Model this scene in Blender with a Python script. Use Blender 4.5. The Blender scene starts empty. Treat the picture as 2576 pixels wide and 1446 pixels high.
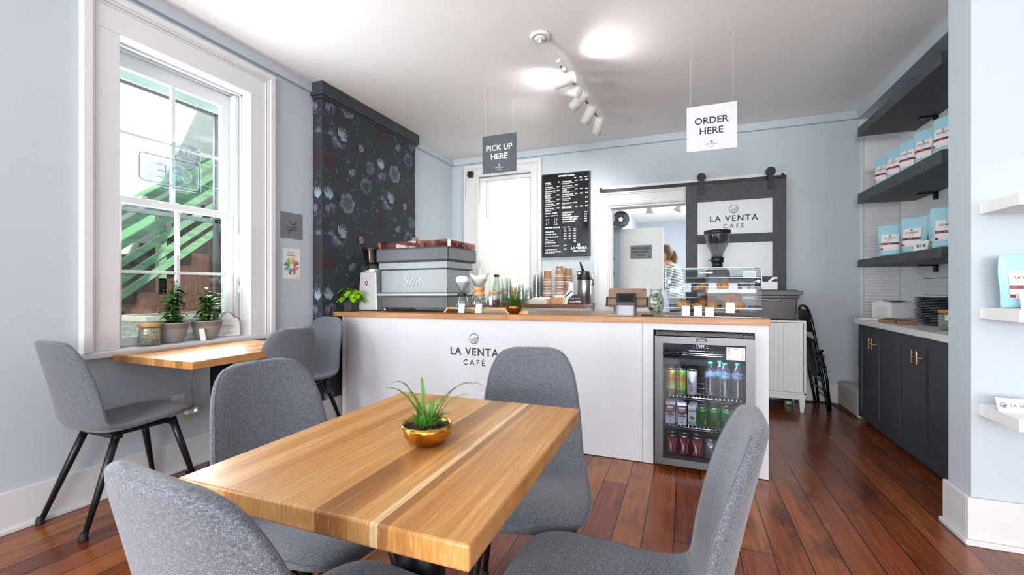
import bpy, bmesh, math, random
from mathutils import Vector, Matrix, noise
# ------------------------------------------------------------------ camera, world, sun, light, exposure
sc = bpy.context.scene
C = sc.collection
PI = math.pi
cam_d = bpy.data.cameras.new('camera'); cam = bpy.data.objects.new('camera', cam_d); C.objects.link(cam)
cam.location = (0, 0, 1.1); cam.rotation_euler = (PI/2, 0, math.radians(21.7))
cam_d.sensor_width = 36; cam_d.lens = 36*1095/2576; cam_d.clip_start = 0.02; cam_d.clip_end = 200
sc.camera = cam
sc.view_settings.view_transform = 'Standard'; sc.view_settings.look = 'None'
sc.view_settings.gamma = 1; sc.view_settings.use_curve_mapping = False
sc.view_settings.exposure = 0.36
sc.cycles.use_denoising = True
sc.cycles.transparent_max_bounces = 24
sc.cycles.max_bounces = 8; sc.cycles.diffuse_bounces = 5; sc.cycles.use_adaptive_sampling = True; sc.cycles.adaptive_threshold = 0.02
sc.cycles.sample_clamp_indirect = 6
w = bpy.data.worlds.new('sky'); sc.world = w; w.use_nodes = True
w.node_tree.nodes['Background'].inputs[0].default_value = (0.80, 0.90, 1.0, 1)
w.node_tree.nodes['Background'].inputs[1].default_value = 2.2
def light(kind, name, loc, energy, col=(1, 1, 1), **kw):
    d = bpy.data.lights.new(name, kind); d.energy = energy; d.color = col
    aim = kw.pop('aim', None)
    for k, v in kw.items(): setattr(d, k, v)
    o = bpy.data.objects.new(name, d); C.objects.link(o); o.location = loc
    if aim: o.rotation_euler = Vector(aim).to_track_quat('-Z', 'Y').to_euler()
    return o
light('SUN', 'sun', (5, 8, 12), 8, (1, .95, .88), angle=0.01, aim=(-.62, -.29, -.73))
# daylight through the tall windows: the one seen, the one behind the blind, and the shopfront windows behind the camera
COOL = (.95, .975, 1.0)
light('AREA', 'daylight_left_window', (-3.06, 1.74, 1.62), 42, COOL, shape='RECTANGLE', size=.62, size_y=1.6, aim=(1, .1, .42))
light('AREA', 'daylight_left_window_near', (-3.02, -.55, 1.62), 62, COOL, shape='RECTANGLE', size=.85, size_y=1.65, aim=(1, 0, .5))
light('AREA', 'daylight_shopfront', (-1.3, -6.42, 1.5), 300, (1, .98, .96), shape='RECTANGLE', size=2.4, size_y=2.1, aim=(0, 1, .8))
light('AREA', 'daylight_shopfront', (1.7, -4.42-2, 1.5), 300, (1, .98, .96), shape='RECTANGLE', size=2.4, size_y=2.1, aim=(0, 1, .8))
light('AREA', 'daylight_right_window', (4.42, -2.9, 1.62), 30, COOL, shape='RECTANGLE', size=1.6, size_y=1.9, aim=(-1, 0, .7))
light('AREA', 'daylight_back_window', (-2.09, 5.5, 1.8), 26, COOL, shape='RECTANGLE', size=1.1, size_y=1.9, aim=(0, -1, 0))
light('AREA', 'back_room_daylight', (.9, 7.0, 1.5), 45, COOL, shape='RECTANGLE', size=1.2, size_y=1.5, aim=(-1, 0, 0))
# ------------------------------------------------------------------ helpers
def srgb(h):
    h = h.lstrip('#'); v = [int(h[i:i+2], 16)/255 for i in (0, 2, 4)]
    return tuple((c/12.92 if c <= .04045 else ((c+.055)/1.055)**2.4) for c in v) + (1,)
class G:
    """material graph"""
    def __init__(s, name, col='#808080', rough=.5, metal=0, **kw):
        s.m = bpy.data.materials.new(name); s.m.use_nodes = True; s.nt = s.m.node_tree
        s.b = s.nt.nodes['Principled BSDF']; s.out = s.nt.nodes['Material Output']
        s.set(**{'Base Color': srgb(col) if isinstance(col, str) else col, 'Roughness': rough, 'Metallic': metal}); s.set(**kw)
    def set(s, **kw):
        for k, v in kw.items():
            k = k.replace('_', ' ')
            if isinstance(v, bpy.types.NodeSocket): s.nt.links.new(v, s.b.inputs[k])
            else: s.b.inputs[k].default_value = v
    def n(s, t, ins=None, out=0, **at):
        nd = s.nt.nodes.new('ShaderNode' + t)
        for k, v in at.items(): setattr(nd, k, v)
        for k, v in (ins or {}).items():
            if isinstance(v, bpy.types.NodeSocket): s.nt.links.new(v, nd.inputs[k])
            else: nd.inputs[k].default_value = v
        return nd.outputs[out]
    def math(s, op, a, b=0.0, c=0.0): return s.n('Math', {0: a, 1: b, 2: c}, operation=op)
    def ramp(s, fac, stops, interp='LINEAR'):
        nd = s.nt.nodes.new('ShaderNodeValToRGB'); s.nt.links.new(fac, nd.inputs[0]); r = nd.color_ramp; r.interpolation = interp
        while len(r.elements) < len(stops): r.elements.new(.5)
        for e, (p, c) in zip(r.elements, stops): e.position = p
        for e, (p, c) in zip(r.elements, stops): e.color = srgb(c) if isinstance(c, str) else (c, c, c, 1)
        return nd.outputs[0]
    def mix(s, fac, a, b, blend='MIX'):
        nd = s.nt.nodes.new('ShaderNodeMix'); nd.data_type = 'RGBA'; nd.blend_type = blend
        for i, v in ((0, fac), (6, a), (7, b)):
            if isinstance(v, str): v = srgb(v)
            if isinstance(v, bpy.types.NodeSocket): s.nt.links.new(v, nd.inputs[i])
            else: nd.inputs[i].default_value = v
        return nd.outputs[2]
    def xyz(s, src='Object'):
        co = s.n('TexCoord', out={'Object': 3, 'Generated': 0, 'Normal': 1}[src])
        nd = s.nt.nodes.new('ShaderNodeSeparateXYZ'); s.nt.links.new(co, nd.inputs[0]); return co, nd.outputs[0], nd.outputs[1], nd.outputs[2]
    def vec(s, x, y, z): return s.n('CombineXYZ', {0: x, 1: y, 2: z})
    def noise(s, vec, scale, detail=3, rough=.5, dist=0.0): return s.n('TexNoise', {'Vector': vec, 'Scale': scale, 'Detail': detail, 'Roughness': rough, 'Distortion': dist})
    def bump(s, h, strength=.2, dist=.002): s.set(Normal=s.n('Bump', {'Height': h, 'Strength': strength, 'Distance': dist}))
MATS = {}
def P(name, col, rough=.5, metal=0, **kw):
    if name not in MATS: MATS[name] = G(name, col, rough, metal, **kw).m
    return MATS[name]
def glass(name, tint='#ffffff', refl=.06, rough=.0, k=.55):
    if name in MATS: return MATS[name]
    g = G(name); nt = g.nt; nt.nodes.remove(g.b)
    tr = nt.nodes.new('ShaderNodeBsdfTransparent'); tr.inputs[0].default_value = srgb(tint)
    gl = nt.nodes.new('ShaderNodeBsdfGlossy'); gl.inputs['Roughness'].default_value = rough
    fr = nt.nodes.new('ShaderNodeLayerWeight'); fr.inputs[0].default_value = .25
    ma = nt.nodes.new('ShaderNodeMath'); ma.operation = 'MULTIPLY_ADD'; ma.inputs[1].default_value = k; ma.inputs[2].default_value = refl
    nt.links.new(fr.outputs['Facing'], ma.inputs[0])
    mx = nt.nodes.new('ShaderNodeMixShader'); nt.links.new(ma.outputs[0], mx.inputs[0]); nt.links.new(tr.outputs[0], mx.inputs[1]); nt.links.new(gl.outputs[0], mx.inputs[2])
    nt.links.new(mx.outputs[0], g.out.inputs[0]); MATS[name] = g.m; return g.m
def speckle(name, a, b, scale=400, rough=.9, bump=.25, stretch=(1, 1, 1), big=None):
    if name in MATS: return MATS[name]
    g = G(name, a, rough); co = g.n('TexCoord', out=3)
    v = g.n('Mapping', {'Vector': co, 'Scale': stretch})
    f = g.noise(v, scale, 2, .6); c = g.ramp(f, [(.35, a), (.65, b)])
    if big: c = g.mix(g.math('MULTIPLY', g.noise(co, 6, 3), .5), c, big)
    g.set(**{'Base Color': c}); g.bump(f, bump, .001); MATS[name] = g.m; return g.m
TXT = {}
def textgeo(s, bold=0, spacing=1.0):
    key = (s, bold, spacing)
    if key in TXT: return TXT[key]
    cu = bpy.data.curves.new('t', 'FONT'); cu.body = s; cu.size = 1; cu.offset = bold; cu.resolution_u = 2; cu.space_character = spacing
    o = bpy.data.objects.new('t', cu); C.objects.link(o)
    dg = bpy.context.evaluated_depsgraph_get(); me = o.evaluated_get(dg).to_mesh()
    vs = [(v.co.x, v.co.y) for v in me.vertices]; fs = [tuple(p.vertices) for p in me.polygons]
    o.evaluated_get(dg).to_mesh_clear(); bpy.data.objects.remove(o); bpy.data.curves.remove(cu)
    xs = [v[0] for v in vs] or [0]
    TXT[key] = (vs, fs, min(xs), max(xs)); return TXT[key]
class MB:
    def __init__(s): s.v = []; s.f = []; s.mi = []; s.sm = []
    def add(s, vs, fs, m=0, smooth=False, M=None):
        b = len(s.v)
        if M is not None: vs = [M @ Vector(v) for v in vs]
        s.v += [tuple(v) for v in vs]
        for f in fs: s.f.append(tuple(i+b for i in f)); s.mi.append(m); s.sm.append(smooth)
        return s
    def box(s, x0, y0, z0, x1, y1, z1, m=0, M=None):
        vs = [(x, y, z) for x in (x0, x1) for y in (y0, y1) for z in (z0, z1)]
        return s.add(vs, [(0, 1, 3, 2), (4, 6, 7, 5), (0, 4, 5, 1), (2, 3, 7, 6), (0, 2, 6, 4), (1, 5, 7, 3)], m, False, M)
    def obox(s, c, a, b, d, hx, hy, hz, m=0):   # oriented box from axes
        a, b, d = Vector(a).normalized(), Vector(b).normalized(), Vector(d).normalized(); c = Vector(c)
        vs = [c+a*x*hx+b*y*hy+d*z*hz for x in (-1, 1) for y in (-1, 1) for z in (-1, 1)]
        return s.add(vs, [(0, 1, 3, 2), (4, 6, 7, 5), (0, 4, 5, 1), (2, 3, 7, 6), (0, 2, 6, 4), (1, 5, 7, 3)], m)
    def bar(s, p, q, w, h, m=0, up=(0, 0, 1)):
        p, q = Vector(p), Vector(q); d = (q-p).normalized(); u = Vector(up); sd = d.cross(u).normalized(); u2 = sd.cross(d)
        return s.obox((p+q)/2, sd, d, u2, w/2, (q-p).length/2, h/2, m)
    def lathe(s, prof, c=(0, 0, 0), seg=24, m=0, smooth=True, M=None, mfn=None):
        n = len(prof); vs = []; fs = []; cx, cy, cz = c
        for i, (r, z) in enumerate(prof):
            for k in range(seg): a = 2*PI*k/seg; vs.append((cx+r*math.cos(a), cy+r*math.sin(a), cz+z))
        b = len(s.v)
        for i in range(n-1):
            fs = [(i*seg+k, i*seg+(k+1) % seg, (i+1)*seg+(k+1) % seg, (i+1)*seg+k) for k in range(seg)]
            for f in fs: s.f.append(tuple(j+b for j in f)); s.mi.append(mfn(i) if mfn else m); s.sm.append(smooth)
        for i, rev in ((0, True), (n-1, False)):
            if prof[i][0] > 1e-5:
                f = [i*seg+k for k in range(seg)]; f = f[::-1] if rev else f
                s.f.append(tuple(j+b for j in f)); s.mi.append(mfn(min(i, n-2)) if mfn else m); s.sm.append(False)
        if M is not None: vs = [tuple(M @ Vector(v)) for v in vs]
        s.v += vs; return s
    def tube(s, pts, r, seg=8, m=0, smooth=True, caps=True, flat=1.0):
        pts = [Vector(p) for p in pts]; n = len(pts); rs = r if isinstance(r, (list, tuple)) else [r]*n
        t0 = (pts[1]-pts[0]).normalized(); up = Vector((0, 0, 1)) if abs(t0.z) < .9 else Vector((1, 0, 0))
        vs = []; u = None
        for i, p in enumerate(pts):
            t = (pts[min(i+1, n-1)]-pts[max(i-1, 0)]).normalized()
            if u is None: sd = t.cross(up).normalized()
            else:
                sd = (sd - t*sd.dot(t)).normalized()
            u = sd.cross(t)
            for k in range(seg):
                a = 2*PI*k/seg; vs.append(p+(sd*math.cos(a)+u*math.sin(a)*flat)*rs[i])
        fs = [(i*seg+k, i*seg+(k+1) % seg, (i+1)*seg+(k+1) % seg, (i+1)*seg+k) for i in range(n-1) for k in range(seg)]
        s.add(vs, fs, m, smooth)
        if caps: s.add([], [], m); b = len(s.v)-n*seg; s.f += [tuple(b+k for k in range(seg))[::-1], tuple(b+(n-1)*seg+k for k in range(seg))]; s.mi += [m, m]; s.sm += [False, False]
        return s
    def cyl(s, p, q, r, r2=None, seg=16, m=0): return s.tube([p, q], [r, r if r2 is None else r2], seg, m)
    def prism(s, poly, o, U, V, D, m=0, ms=None, smooth=False):  # polygon in plane U,V extruded by vector D
        o, U, V, D = map(Vector, (o, U, V, D)); n = len(poly)
        a = [o+U*x+V*y for x, y in poly]; b = [p+D for p in a]
        s.add(a+b, [tuple(range(n))[::-1], tuple(range(n, 2*n))], m)
        s.add(a+b, [(i, (i+1) % n, n+(i+1) % n, n+i) for i in range(n)], m if ms is None else ms, smooth); return s
    def poly(s, pts2, o, U, V, m=0):
        o, U, V = map(Vector, (o, U, V)); return s.add([o+U*x+V*y for x, y in pts2], [tuple(range(len(pts2)))], m)
    def rect(s, x0, y0, x1, y1, o, U, V, m=0): return s.poly([(x0, y0), (x1, y0), (x1, y1), (x0, y1)], o, U, V, m)
    def text(s, t, o, U, V, size, m=0, align='C', bold=0.0, spacing=1.0, maxw=None):
        vs, fs, x0, x1 = textgeo(t, bold, spacing); o, U, V = Vector(o), Vector(U).normalized(), Vector(V).normalized()
        wd = x1-x0; sx = size
        if maxw and wd*size > maxw: sx = maxw/wd
        off = {'C': -(x0+x1)/2, 'L': -x0, 'R': -x1}[align]
        return s.add([o+U*(x+off)*sx+V*y*size for x, y in vs], fs, m)
    def strip(s, pts, wd, o, U, V, m=0, taper=False):  # painted line
        n = len(pts); L = []; R = []
        for i, (x, y) in enumerate(pts):
            a = pts[max(i-1, 0)]; b = pts[min(i+1, n-1)]; dx, dy = b[0]-a[0], b[1]-a[1]; l = math.hypot(dx, dy) or 1
            h = wd/2*(math.sin(PI*min(1, (i+.35)/(n-.3))) if taper else 1)
            L.append((x-dy/l*h, y+dx/l*h)); R.append((x+dy/l*h, y-dx/l*h))
        o, U, V = map(Vector, (o, U, V)); vs = [o+U*x+V*y for x, y in L+R]
        return s.add(vs, [(i, i+1, n+i+1, n+i) for i in range(n-1)], m)
    def logo(s, c, U, V, r, m=0, w=.11):   # ring with a hill and furrows
        U, V = Vector(U).normalized(), Vector(V).normalized()
        s.strip([(r*math.cos(2*PI*k/28), r*math.sin(2*PI*k/28)) for k in range(29)], r*w, c, U, V, m)
        hill = lambda x: (-.28+.62/(1+math.exp(-4.2*x)))*1.0
        s.strip([(r*x, r*hill(x)) for x in [i/10-1 for i in range(1, 20) if (i/10-1)**2+hill(i/10-1)**2 < .97]], r*w*.8, c, U, V, m)
        for k in range(4):
            pts = []
            for i in range(12):
                t = i/11; x = .95-t*1.5+k*.08; y = hill(.95)-.2-k*.27-t*.62
                if x*x+y*y < .92: pts.append((r*x, r*y))
            if len(pts) > 2: s.strip(pts, r*w*.8, c, U, V, m)
        return s
    def leaf(s, base, d, up, L, W, m=0, fold=.25, droop=.3, n=5, heart=0):
        d = Vector(d).normalized(); up = Vector(up); sd = d.cross(up)
        if sd.length < 1e-3: sd = d.cross(Vector((1, 0, 0)))
        sd.normalize(); u = sd.cross(d).normalized(); b = Vector(base); vs = []
        for i in range(n+1):
            t = i/n; wd = W/2*math.sin(PI*min(1, t**.75*.98+.02)) if not heart else W/2*(math.sin(PI*(t*.86+.14))**.8 if t < 1 else .02)
            p = b+d*L*t-Vector((0, 0, 1))*L*droop*t*t
            if heart and i == 0: p = p
            vs += [p-sd*wd+u*wd*fold, p, p+sd*wd+u*wd*fold]
        fs = []
        for i in range(n): a = i*3; fs += [(a, a+1, a+4, a+3), (a+1, a+2, a+5, a+4)]
        return s.add(vs, fs, m, True)
    def build(s, name, mats, parent=None, loc=None, bevel=0, seg=2, sub=0, world=False, solid=0, mesh_only=False):
        if not isinstance(mats, (list, tuple)): mats = [mats]
        me = bpy.data.meshes.new(name); vs = s.v
        off = Vector(loc) if loc else (parent.location.copy() if (world and parent is not None) else Vector((0, 0, 0)))
        if world and parent is not None:
            Mi = (Matrix.Translation(parent.location) @ parent.rotation_euler.to_matrix().to_4x4()).inverted(); vs = [Mi @ Vector(v) for v in vs]
        elif loc: vs = [Vector(v)-off for v in vs]
        me.from_pydata([tuple(v) for v in vs], [], s.f)
        for m in mats: me.materials.append(m)
        me.polygons.foreach_set('material_index', s.mi); me.polygons.foreach_set('use_smooth', s.sm); me.update()
        o = bpy.data.objects.new(name, me); C.objects.link(o)
        if parent is not None: o.parent = parent
        elif loc: o.location = off
        if bevel: b = o.modifiers.new('bevel', 'BEVEL'); b.width = bevel; b.segments = seg; b.limit_method = 'ANGLE'; b.angle_limit = math.radians(35)
        if solid: q = o.modifiers.new('thickness', 'SOLIDIFY'); q.thickness = solid; q.offset = 0
        if sub: q = o.modifiers.new('smooth', 'SUBSURF'); q.levels = q.render_levels = sub
        return o
def tag(o, label=None, cat=None, group=None, kind=None):
    if label: o['label'] = label
    if cat: o['category'] = cat
    if group: o['group'] = group
    if kind: o['kind'] = kind
    return o
def thing(name, label, cat, loc=(0, 0, 0), rz=0, group=None):
    o = bpy.data.objects.new(name, None); C.objects.link(o); o.empty_display_size = .05
    o.location = loc; o.rotation_euler = (0, 0, rz); return tag(o, label, cat, group)
def struct(o): o['kind'] = 'structure'; return o
def dup(root, loc=None, rz=None, label=None, group=None, rot=None, scale=None):
    def cp(o, par):
        c = o.copy(); C.objects.link(c)
        if par is not None: c.parent = par
        for ch in list(o.children): cp(ch, c)
        return c
    r = cp(root, None)
    if loc is not None: r.location = loc
    if rz is not None: r.rotation_euler = (0, 0, rz)
    if rot is not None: r.rotation_euler = rot
    if scale is not None: r.scale = scale
    if label: r['label'] = label
    if group: r['group'] = group
    return r
X, Y, Z = Vector((1, 0, 0)), Vector((0, 1, 0)), Vector((0, 0, 1))
def solo(name, label, cat, mb, mats, loc, group=None, **kw):
    o = mb.build(name, mats, loc=loc, **kw); return tag(o, label, cat, group)
def rrect(x0, y0, x1, y1, r, n=4):
    pts = []
    for cx, cy, a0 in ((x1-r, y1-r, 0), (x0+r, y1-r, 90), (x0+r, y0+r, 180), (x1-r, y0+r, 270)):
        for k in range(n+1): a = math.radians(a0+90*k/n); pts.append((cx+r*math.cos(a), cy+r*math.sin(a)))
    return pts
def crom(pts, per=4):
    out = []; n = len(pts)
    for i in range(n-1):
        p = [pts[max(i-1, 0)], pts[i], pts[i+1], pts[min(i+2, n-1)]]
        for k in range(per):
            t = k/per; out.append(tuple(.5*((2*b)+(-a+c)*t+(2*a-5*b+4*c-d)*t*t+(-a+3*b-3*c+d)*t**3) for a, b, c, d in zip(*p)))
    out.append(tuple(pts[-1])); return out
# ------------------------------------------------------------------ materials
def wall_mat():
    g = G('blue_grey_wall_paint', '#b6c0c8', .75); co = g.n('TexCoord', out=3); f = g.noise(co, 260, 3); g.bump(f, .12, .0008); return g.m
WALL = wall_mat()
CEIL = P('white_ceiling_paint', '#f4f4f4', .9)
TRIM = P('white_gloss_trim', '#d3d4d7', .4)
WHITE = P('white_paint', '#d9dadd', .45)
WSHELF = P('white_lacquer', '#eeeeee', .4)
BLACK = P('black_plastic', '#15161a', .4)
BLACKM = P('black_powder_coat', '#17171b', .35, .3)
RUBBER = P('black_rubber', '#0c0c0d', .6)
STEEL = P('brushed_steel', '#5f6064', .32, 1)
SILVER = P('satin_silver', '#7f8386', .5, .7)
CHROME = P('chrome', '#d8d8da', .12, 1)
BRASS = P('polished_brass', '#c58f3a', .2, 1)
COPPER = P('copper_bowl', '#a8642c', .22, 1)
GOLD = P('champagne_brass', '#cdb391', .3, 1)
CHAR = P('charcoal_enamel', '#42474c', .42)
NAVY = P('charcoal_blue_cabinet', '#3a4048', .5)
INK = P('black_ink', '#26292d', .6)
PAPER = P('white_paper', '#dedede', .7)
GREYINK = P('grey_ink', '#9a9a9c', .7)
GLASS = glass('clear_glass', '#f6faf9', .05)
PANE = glass('window_pane', '#f2f7f6', .04)
ACRYL = glass('clear_acrylic', '#f2f5f7', .004, 0, .05)
DGLASS = glass('fridge_glass', '#dcdfe4', .012, 0, .2)
PLAST = glass('clear_cup_plastic', '#fbfcfc', .03, .1, .3)
SOIL = speckle('potting_soil', '#0b0908', '#3a322b', 180, .95, .8)
FERN = P('fern_green', '#4f9a2c', .5, Subsurface_Weight=.0)
FERND = P('dark_fern_green', '#2f6a1e', .55)
LEAF = P('glossy_dark_leaf', '#23571a', .6, Specular_IOR_Level=.1)
LIME = P('lime_leaf', '#8ac21a', .4)
STEM = P('green_brown_stem', '#5a6a32', .6)
def fabric():
    g = G('grey_woven_fabric', '#6b7078', .92); co = g.n('TexCoord', out=3)
    f1 = g.noise(g.n('Mapping', {'Vector': co, 'Scale': (1, 1, .22)}), 800, 2, .7)
    f2 = g.noise(g.n('Mapping', {'Vector': co, 'Scale': (.22, .22, 1)}), 800, 2, .7)
    f = g.math('ADD', g.math('MULTIPLY', f1, .5), g.math('MULTIPLY', f2, .5))
    c = g.ramp(f, [(.36, '#3b3f47'), (.5, '#555a63'), (.64, '#7f848d')]); g.set(**{'Base Color': c}); g.set(Sheen_Weight=.25)
    g.bump(f, .5, .0012); return g.m
FABRIC = fabric()
SEAM = P('dark_grey_stitching', '#5f636b', .9)
def woodgrain(name, cols, along='X', wd=.09, seg=1.1, grain=1.0, rough=.35, seam=.25, ends=None):
    """staves of random tone running along one object axis"""
    g = G(name, cols[0], rough); co, x, y, z = g.xyz()
    a, b = (x, y) if along == 'X' else (y, x)
    bz = g.math('ADD', b, g.math('MULTIPLY', z, .37))
    pid = g.math('FLOOR', g.math('DIVIDE', b, wd)); r1 = g.n('TexWhiteNoise', {'W': pid}, noise_dimensions='1D')
    sg = g.math('FLOOR', g.math('ADD', g.math('DIVIDE', a, seg), g.math('MULTIPLY', r1, 9.3)))
    r2 = g.n('TexWhiteNoise', {'Vector': g.vec(pid, sg, 0.0)}, noise_dimensions='2D')
    base = g.ramp(r2, [(i/(len(cols)), c) for i, c in enumerate(cols)], 'CONSTANT')
    vv = g.vec(g.math('MULTIPLY', a, 2.2), g.math('MULTIPLY', bz, 34.0), g.math('ADD', g.math('MULTIPLY', r2, 30.0), g.math('MULTIPLY', z, 20.0)))
    gr = g.noise(vv, 1.6, 6, .62, .6)
    c = g.mix(g.math('MULTIPLY', g.ramp(gr, [(.30, 1.0), (.52, 0.0)]), .42*grain), base, '#6b3f1c', 'MIX')
    c = g.mix(g.math('MULTIPLY', g.ramp(gr, [(.55, 0.0), (.75, 1.0)]), .28*grain), c, '#f3d9a5')
    g.set(**{'Base Color': c}); g.bump(gr, .06, .001); return g.m
OAK = woodgrain('oak_worktop', ['#a87848', '#a06e3e', '#b08252', '#99673a'], 'X', .07, 1.3)
OAKD = woodgrain('walnut_worktop', ['#7a5236', '#6d472d', '#85593a'], 'X', .07, 1.2)
BAMBOO = woodgrain('light_bamboo', ['#c79a62', '#bd8f57', '#cfa46c'], 'X', .012, .6, .5)
def butcher(name, stops, x0, wdt):
    g = G(name, '#c89458', .32); co, x, y, z = g.xyz()
    f = g.math('DIVIDE', g.math('SUBTRACT', x, x0), wdt)
    c = g.ramp(f, stops, 'CONSTANT'); sid = g.n('SeparateColor', {0: c}, out=1)
    wv = g.noise(g.vec(g.math('MULTIPLY', x, 9.0), g.math('MULTIPLY', y, 2.0), g.math('MULTIPLY', sid, 70.0)), 2.2, 2)
    v = g.vec(g.math('ADD', g.math('MULTIPLY', x, 190.0), g.math('MULTIPLY', wv, 5.0)), g.math('MULTIPLY', y, 3.0), g.math('ADD', g.math('MULTIPLY', sid, 55.0), g.math('MULTIPLY', z, 30.0)))
    gr = g.noise(v, 1.0, 5, .65)
    c2 = g.mix(g.math('MULTIPLY', g.ramp(gr, [(.36, 1.0), (.56, 0.0)]), .45), c, '#9a6230')
    c2 = g.mix(g.math('MULTIPLY', g.ramp(gr, [(.56, 0.0), (.72, 1.0)]), .4), c2, '#eccb92')
    c2 = g.mix(g.math('MULTIPLY', g.ramp(g.noise(g.vec(g.math('MULTIPLY', x, 400.0), g.math('MULTIPLY', y, 26.0), z), 1.0, 2), [(.3, 1.0), (.42, 0.0)]), .3), c2, '#8a5628')
    g.set(**{'Base Color': c2}); g.bump(gr, .05, .0008); return g.m
L1, L2, L3, D1, D2, PL, M1 = '#cc9c62', '#c59256', '#bf8a4d', '#8f6237', '#9c6d40', '#e3c898', '#b6824a'
BUTCH = butcher('butcher_block_table', [(0, L1), (.07, L3), (.13, L1), (.21, M1), (.27, L2), (.36, L1), (.47, L1), (.545, D1), (.605, D2), (.635, M1), (.655, L1), (.72, PL), (.745, D2), (.775, L2), (.80, M1), (.85, L3), (.93, L2)], -.30, .60)
BUTCH2 = butcher('butcher_block_window_table', [(0, M1), (.1, D2), (.2, L3), (.33, M1), (.45, L2), (.55, D2), (.66, L3), (.8, D1), (.88, M1)], -.32, .64)
def floor_mat():
    g = G('reddish_pine_floorboards', '#7a3c1c', .22); co, x, y, z = g.xyz(); W = .128
    px = g.math('DIVIDE', g.math('ADD', x, 10.03), W); pid = g.math('FLOOR', px); fx = g.math('FRACT', px)
    r1 = g.n('TexWhiteNoise', {'W': pid}, noise_dimensions='1D')
    sy = g.math('ADD', g.math('DIVIDE', y, 2.9), g.math('MULTIPLY', r1, 7.7)); sg = g.math('FLOOR', sy); fy = g.math('FRACT', sy)
    r2 = g.n('TexWhiteNoise', {'Vector': g.vec(pid, sg, 0.0)}, noise_dimensions='2D')
    base = g.ramp(r2, [(0, '#7d4021'), (.18, '#8c4e28'), (.36, '#672f18'), (.52, '#935629'), (.68, '#753919'), (.84, '#834520')], 'CONSTANT')
    gr = g.noise(g.vec(g.math('MULTIPLY', x, 42.0), g.math('MULTIPLY', y, 1.7), g.math('MULTIPLY', r2, 40.0)), 1.5, 6, .65, 1.2)
    c = g.mix(g.math('MULTIPLY', g.ramp(gr, [(.34, 1.0), (.52, 0.0)]), .5), base, '#421b0d')
    c = g.mix(g.math('MULTIPLY', g.ramp(gr, [(.55, 0.0), (.75, 1.0)]), .4), c, '#b5723c')
    st = g.noise(g.vec(g.math('MULTIPLY', x, 2.6), g.math('MULTIPLY', y, 1.4), g.math('MULTIPLY', r2, 3.0)), 1.6, 5, .62)
    c = g.mix(g.math('MULTIPLY', g.ramp(st, [(.52, 0.0), (.66, 1.0)]), .62), c, '#2c1009')
    seam = g.ramp(fx, [(0, 1.0), (.012, 1.0), (.03, 0.0), (.975, 0.0), (.99, 1.0)]); end = g.ramp(fy, [(0, 1.0), (.0015, 1.0), (.003, 0.0)])
    c = g.mix(g.math('MAXIMUM', seam, end), c, '#1a0b06')
    g.set(**{'Base Color': c}); rr = g.math('MULTIPLY_ADD', gr, .18, .13); g.set(Roughness=rr)
    g.bump(g.math('SUBTRACT', g.math('MULTIPLY', gr, .15), seam), .25, .0012); return g.m
FLOOR = floor_mat()
def siding_mat(name, col):
    g = G(name, col, .8); co, x, y, z = g.xyz(); f = g.math('FRACT', g.math('DIVIDE', z, .2))
    c = g.mix(g.ramp(f, [(0, 1.0), (.03, 0.0)]), col, '#8d8d8d'); g.set(**{'Base Color': c}); g.bump(f, .4, .02); return g.m
CARPET = speckle('grey_carpet', '#9b9a95', '#d6d4ce', 260, .98, .9)
SHADOWBOX = P('charcoal_painted_shelf', '#3e4144', .6)
# ------------------------------------------------------------------ room shell
XL, XR, YB, YF, ZC = -2.83, 4.5, 5.0, -6.5, 2.76
m = MB(); m.box(-2.95, YF-.1, -.06, 4.6, 9.0, 0); struct(m.build('floor', FLOOR))
m = MB(); m.box(-3.05, YF-.1, ZC, 4.6, 5.15, ZC+.25); struct(m.build('ceiling', CEIL))
def wall_x(name, x0, x1, y0, y1, holes, z1=ZC, mat=WALL, z0=0):  # wall along Y with holes (ya,yb,za,zb)
    m = MB(); ys = y0
    for ya, yb, za, zb in sorted(holes):
        m.box(x0, ys, z0, x1, ya, z1)
        if za > z0: m.box(x0, ya, z0, x1, yb, za)
        if zb < z1: m.box(x0, ya, zb, x1, yb, z1)
        ys = yb
    m.box(x0, ys, z0, x1, y1, z1); return struct(m.build(name, mat))
def wall_y(name, y0, y1, x0, x1, holes, z1=ZC, mat=WALL, z0=0):
    m = MB(); xs = x0
    for xa, xb, za, zb in sorted(holes):
        m.box(xs, y0, z0, xa, y1, z1)
        if za > z0: m.box(xa, y0, z0, xb, y1, za)
        if zb < z1: m.box(xa, y0, zb, xb, y1, z1)
        xs = xb
    m.box(xs, y0, z0, x1, y1, z1); return struct(m.build(name, mat))
wall_x('wall_left', XL-.22, XL, YF, YB+.15, [(1.386, 2.139, .745, 2.45), (-.98, -.12, .745, 2.45)])
wall_y('wall_back', YB, YB+.15, XL, 1.52, [(-2.44, -1.74, .95, 2.5), (-.80, .11, 0, 2.02)])
wall_y('wall_front', YF-.15, YF, XL, XR, [(-2.5, -.1, .45, 2.65), (.5, 2.9, .45, 2.65)])
wall_x('wall_right', XR, XR+.15, YF, 2.65, [(-3.7, -2.1, .65, 2.6)])
wall_y('wall_pillar', 2.475, 2.65, 1.145, XR, [])
ALC = P('white_panelling', '#e2e3e4', .6)
m = MB(); m.box(1.815, 2.65, 0, 1.93, 5.15, ZC)
struct(m.build('wall_alcove', ALC))
m = MB()
for z in (1.30, 1.17, 1.04, .93, 1.90): m.box(1.812, 2.7, z, 1.8155, 4.55, z+.004)
struct(m.build('trim_shiplap_gap', P('dark_gap', '#2c2c2e', .8)))
m = MB(); m.box(1.50, 2.65, ZC-.085, 1.815, YB, ZC); struct(m.build('trim_header', WALL))
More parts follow.
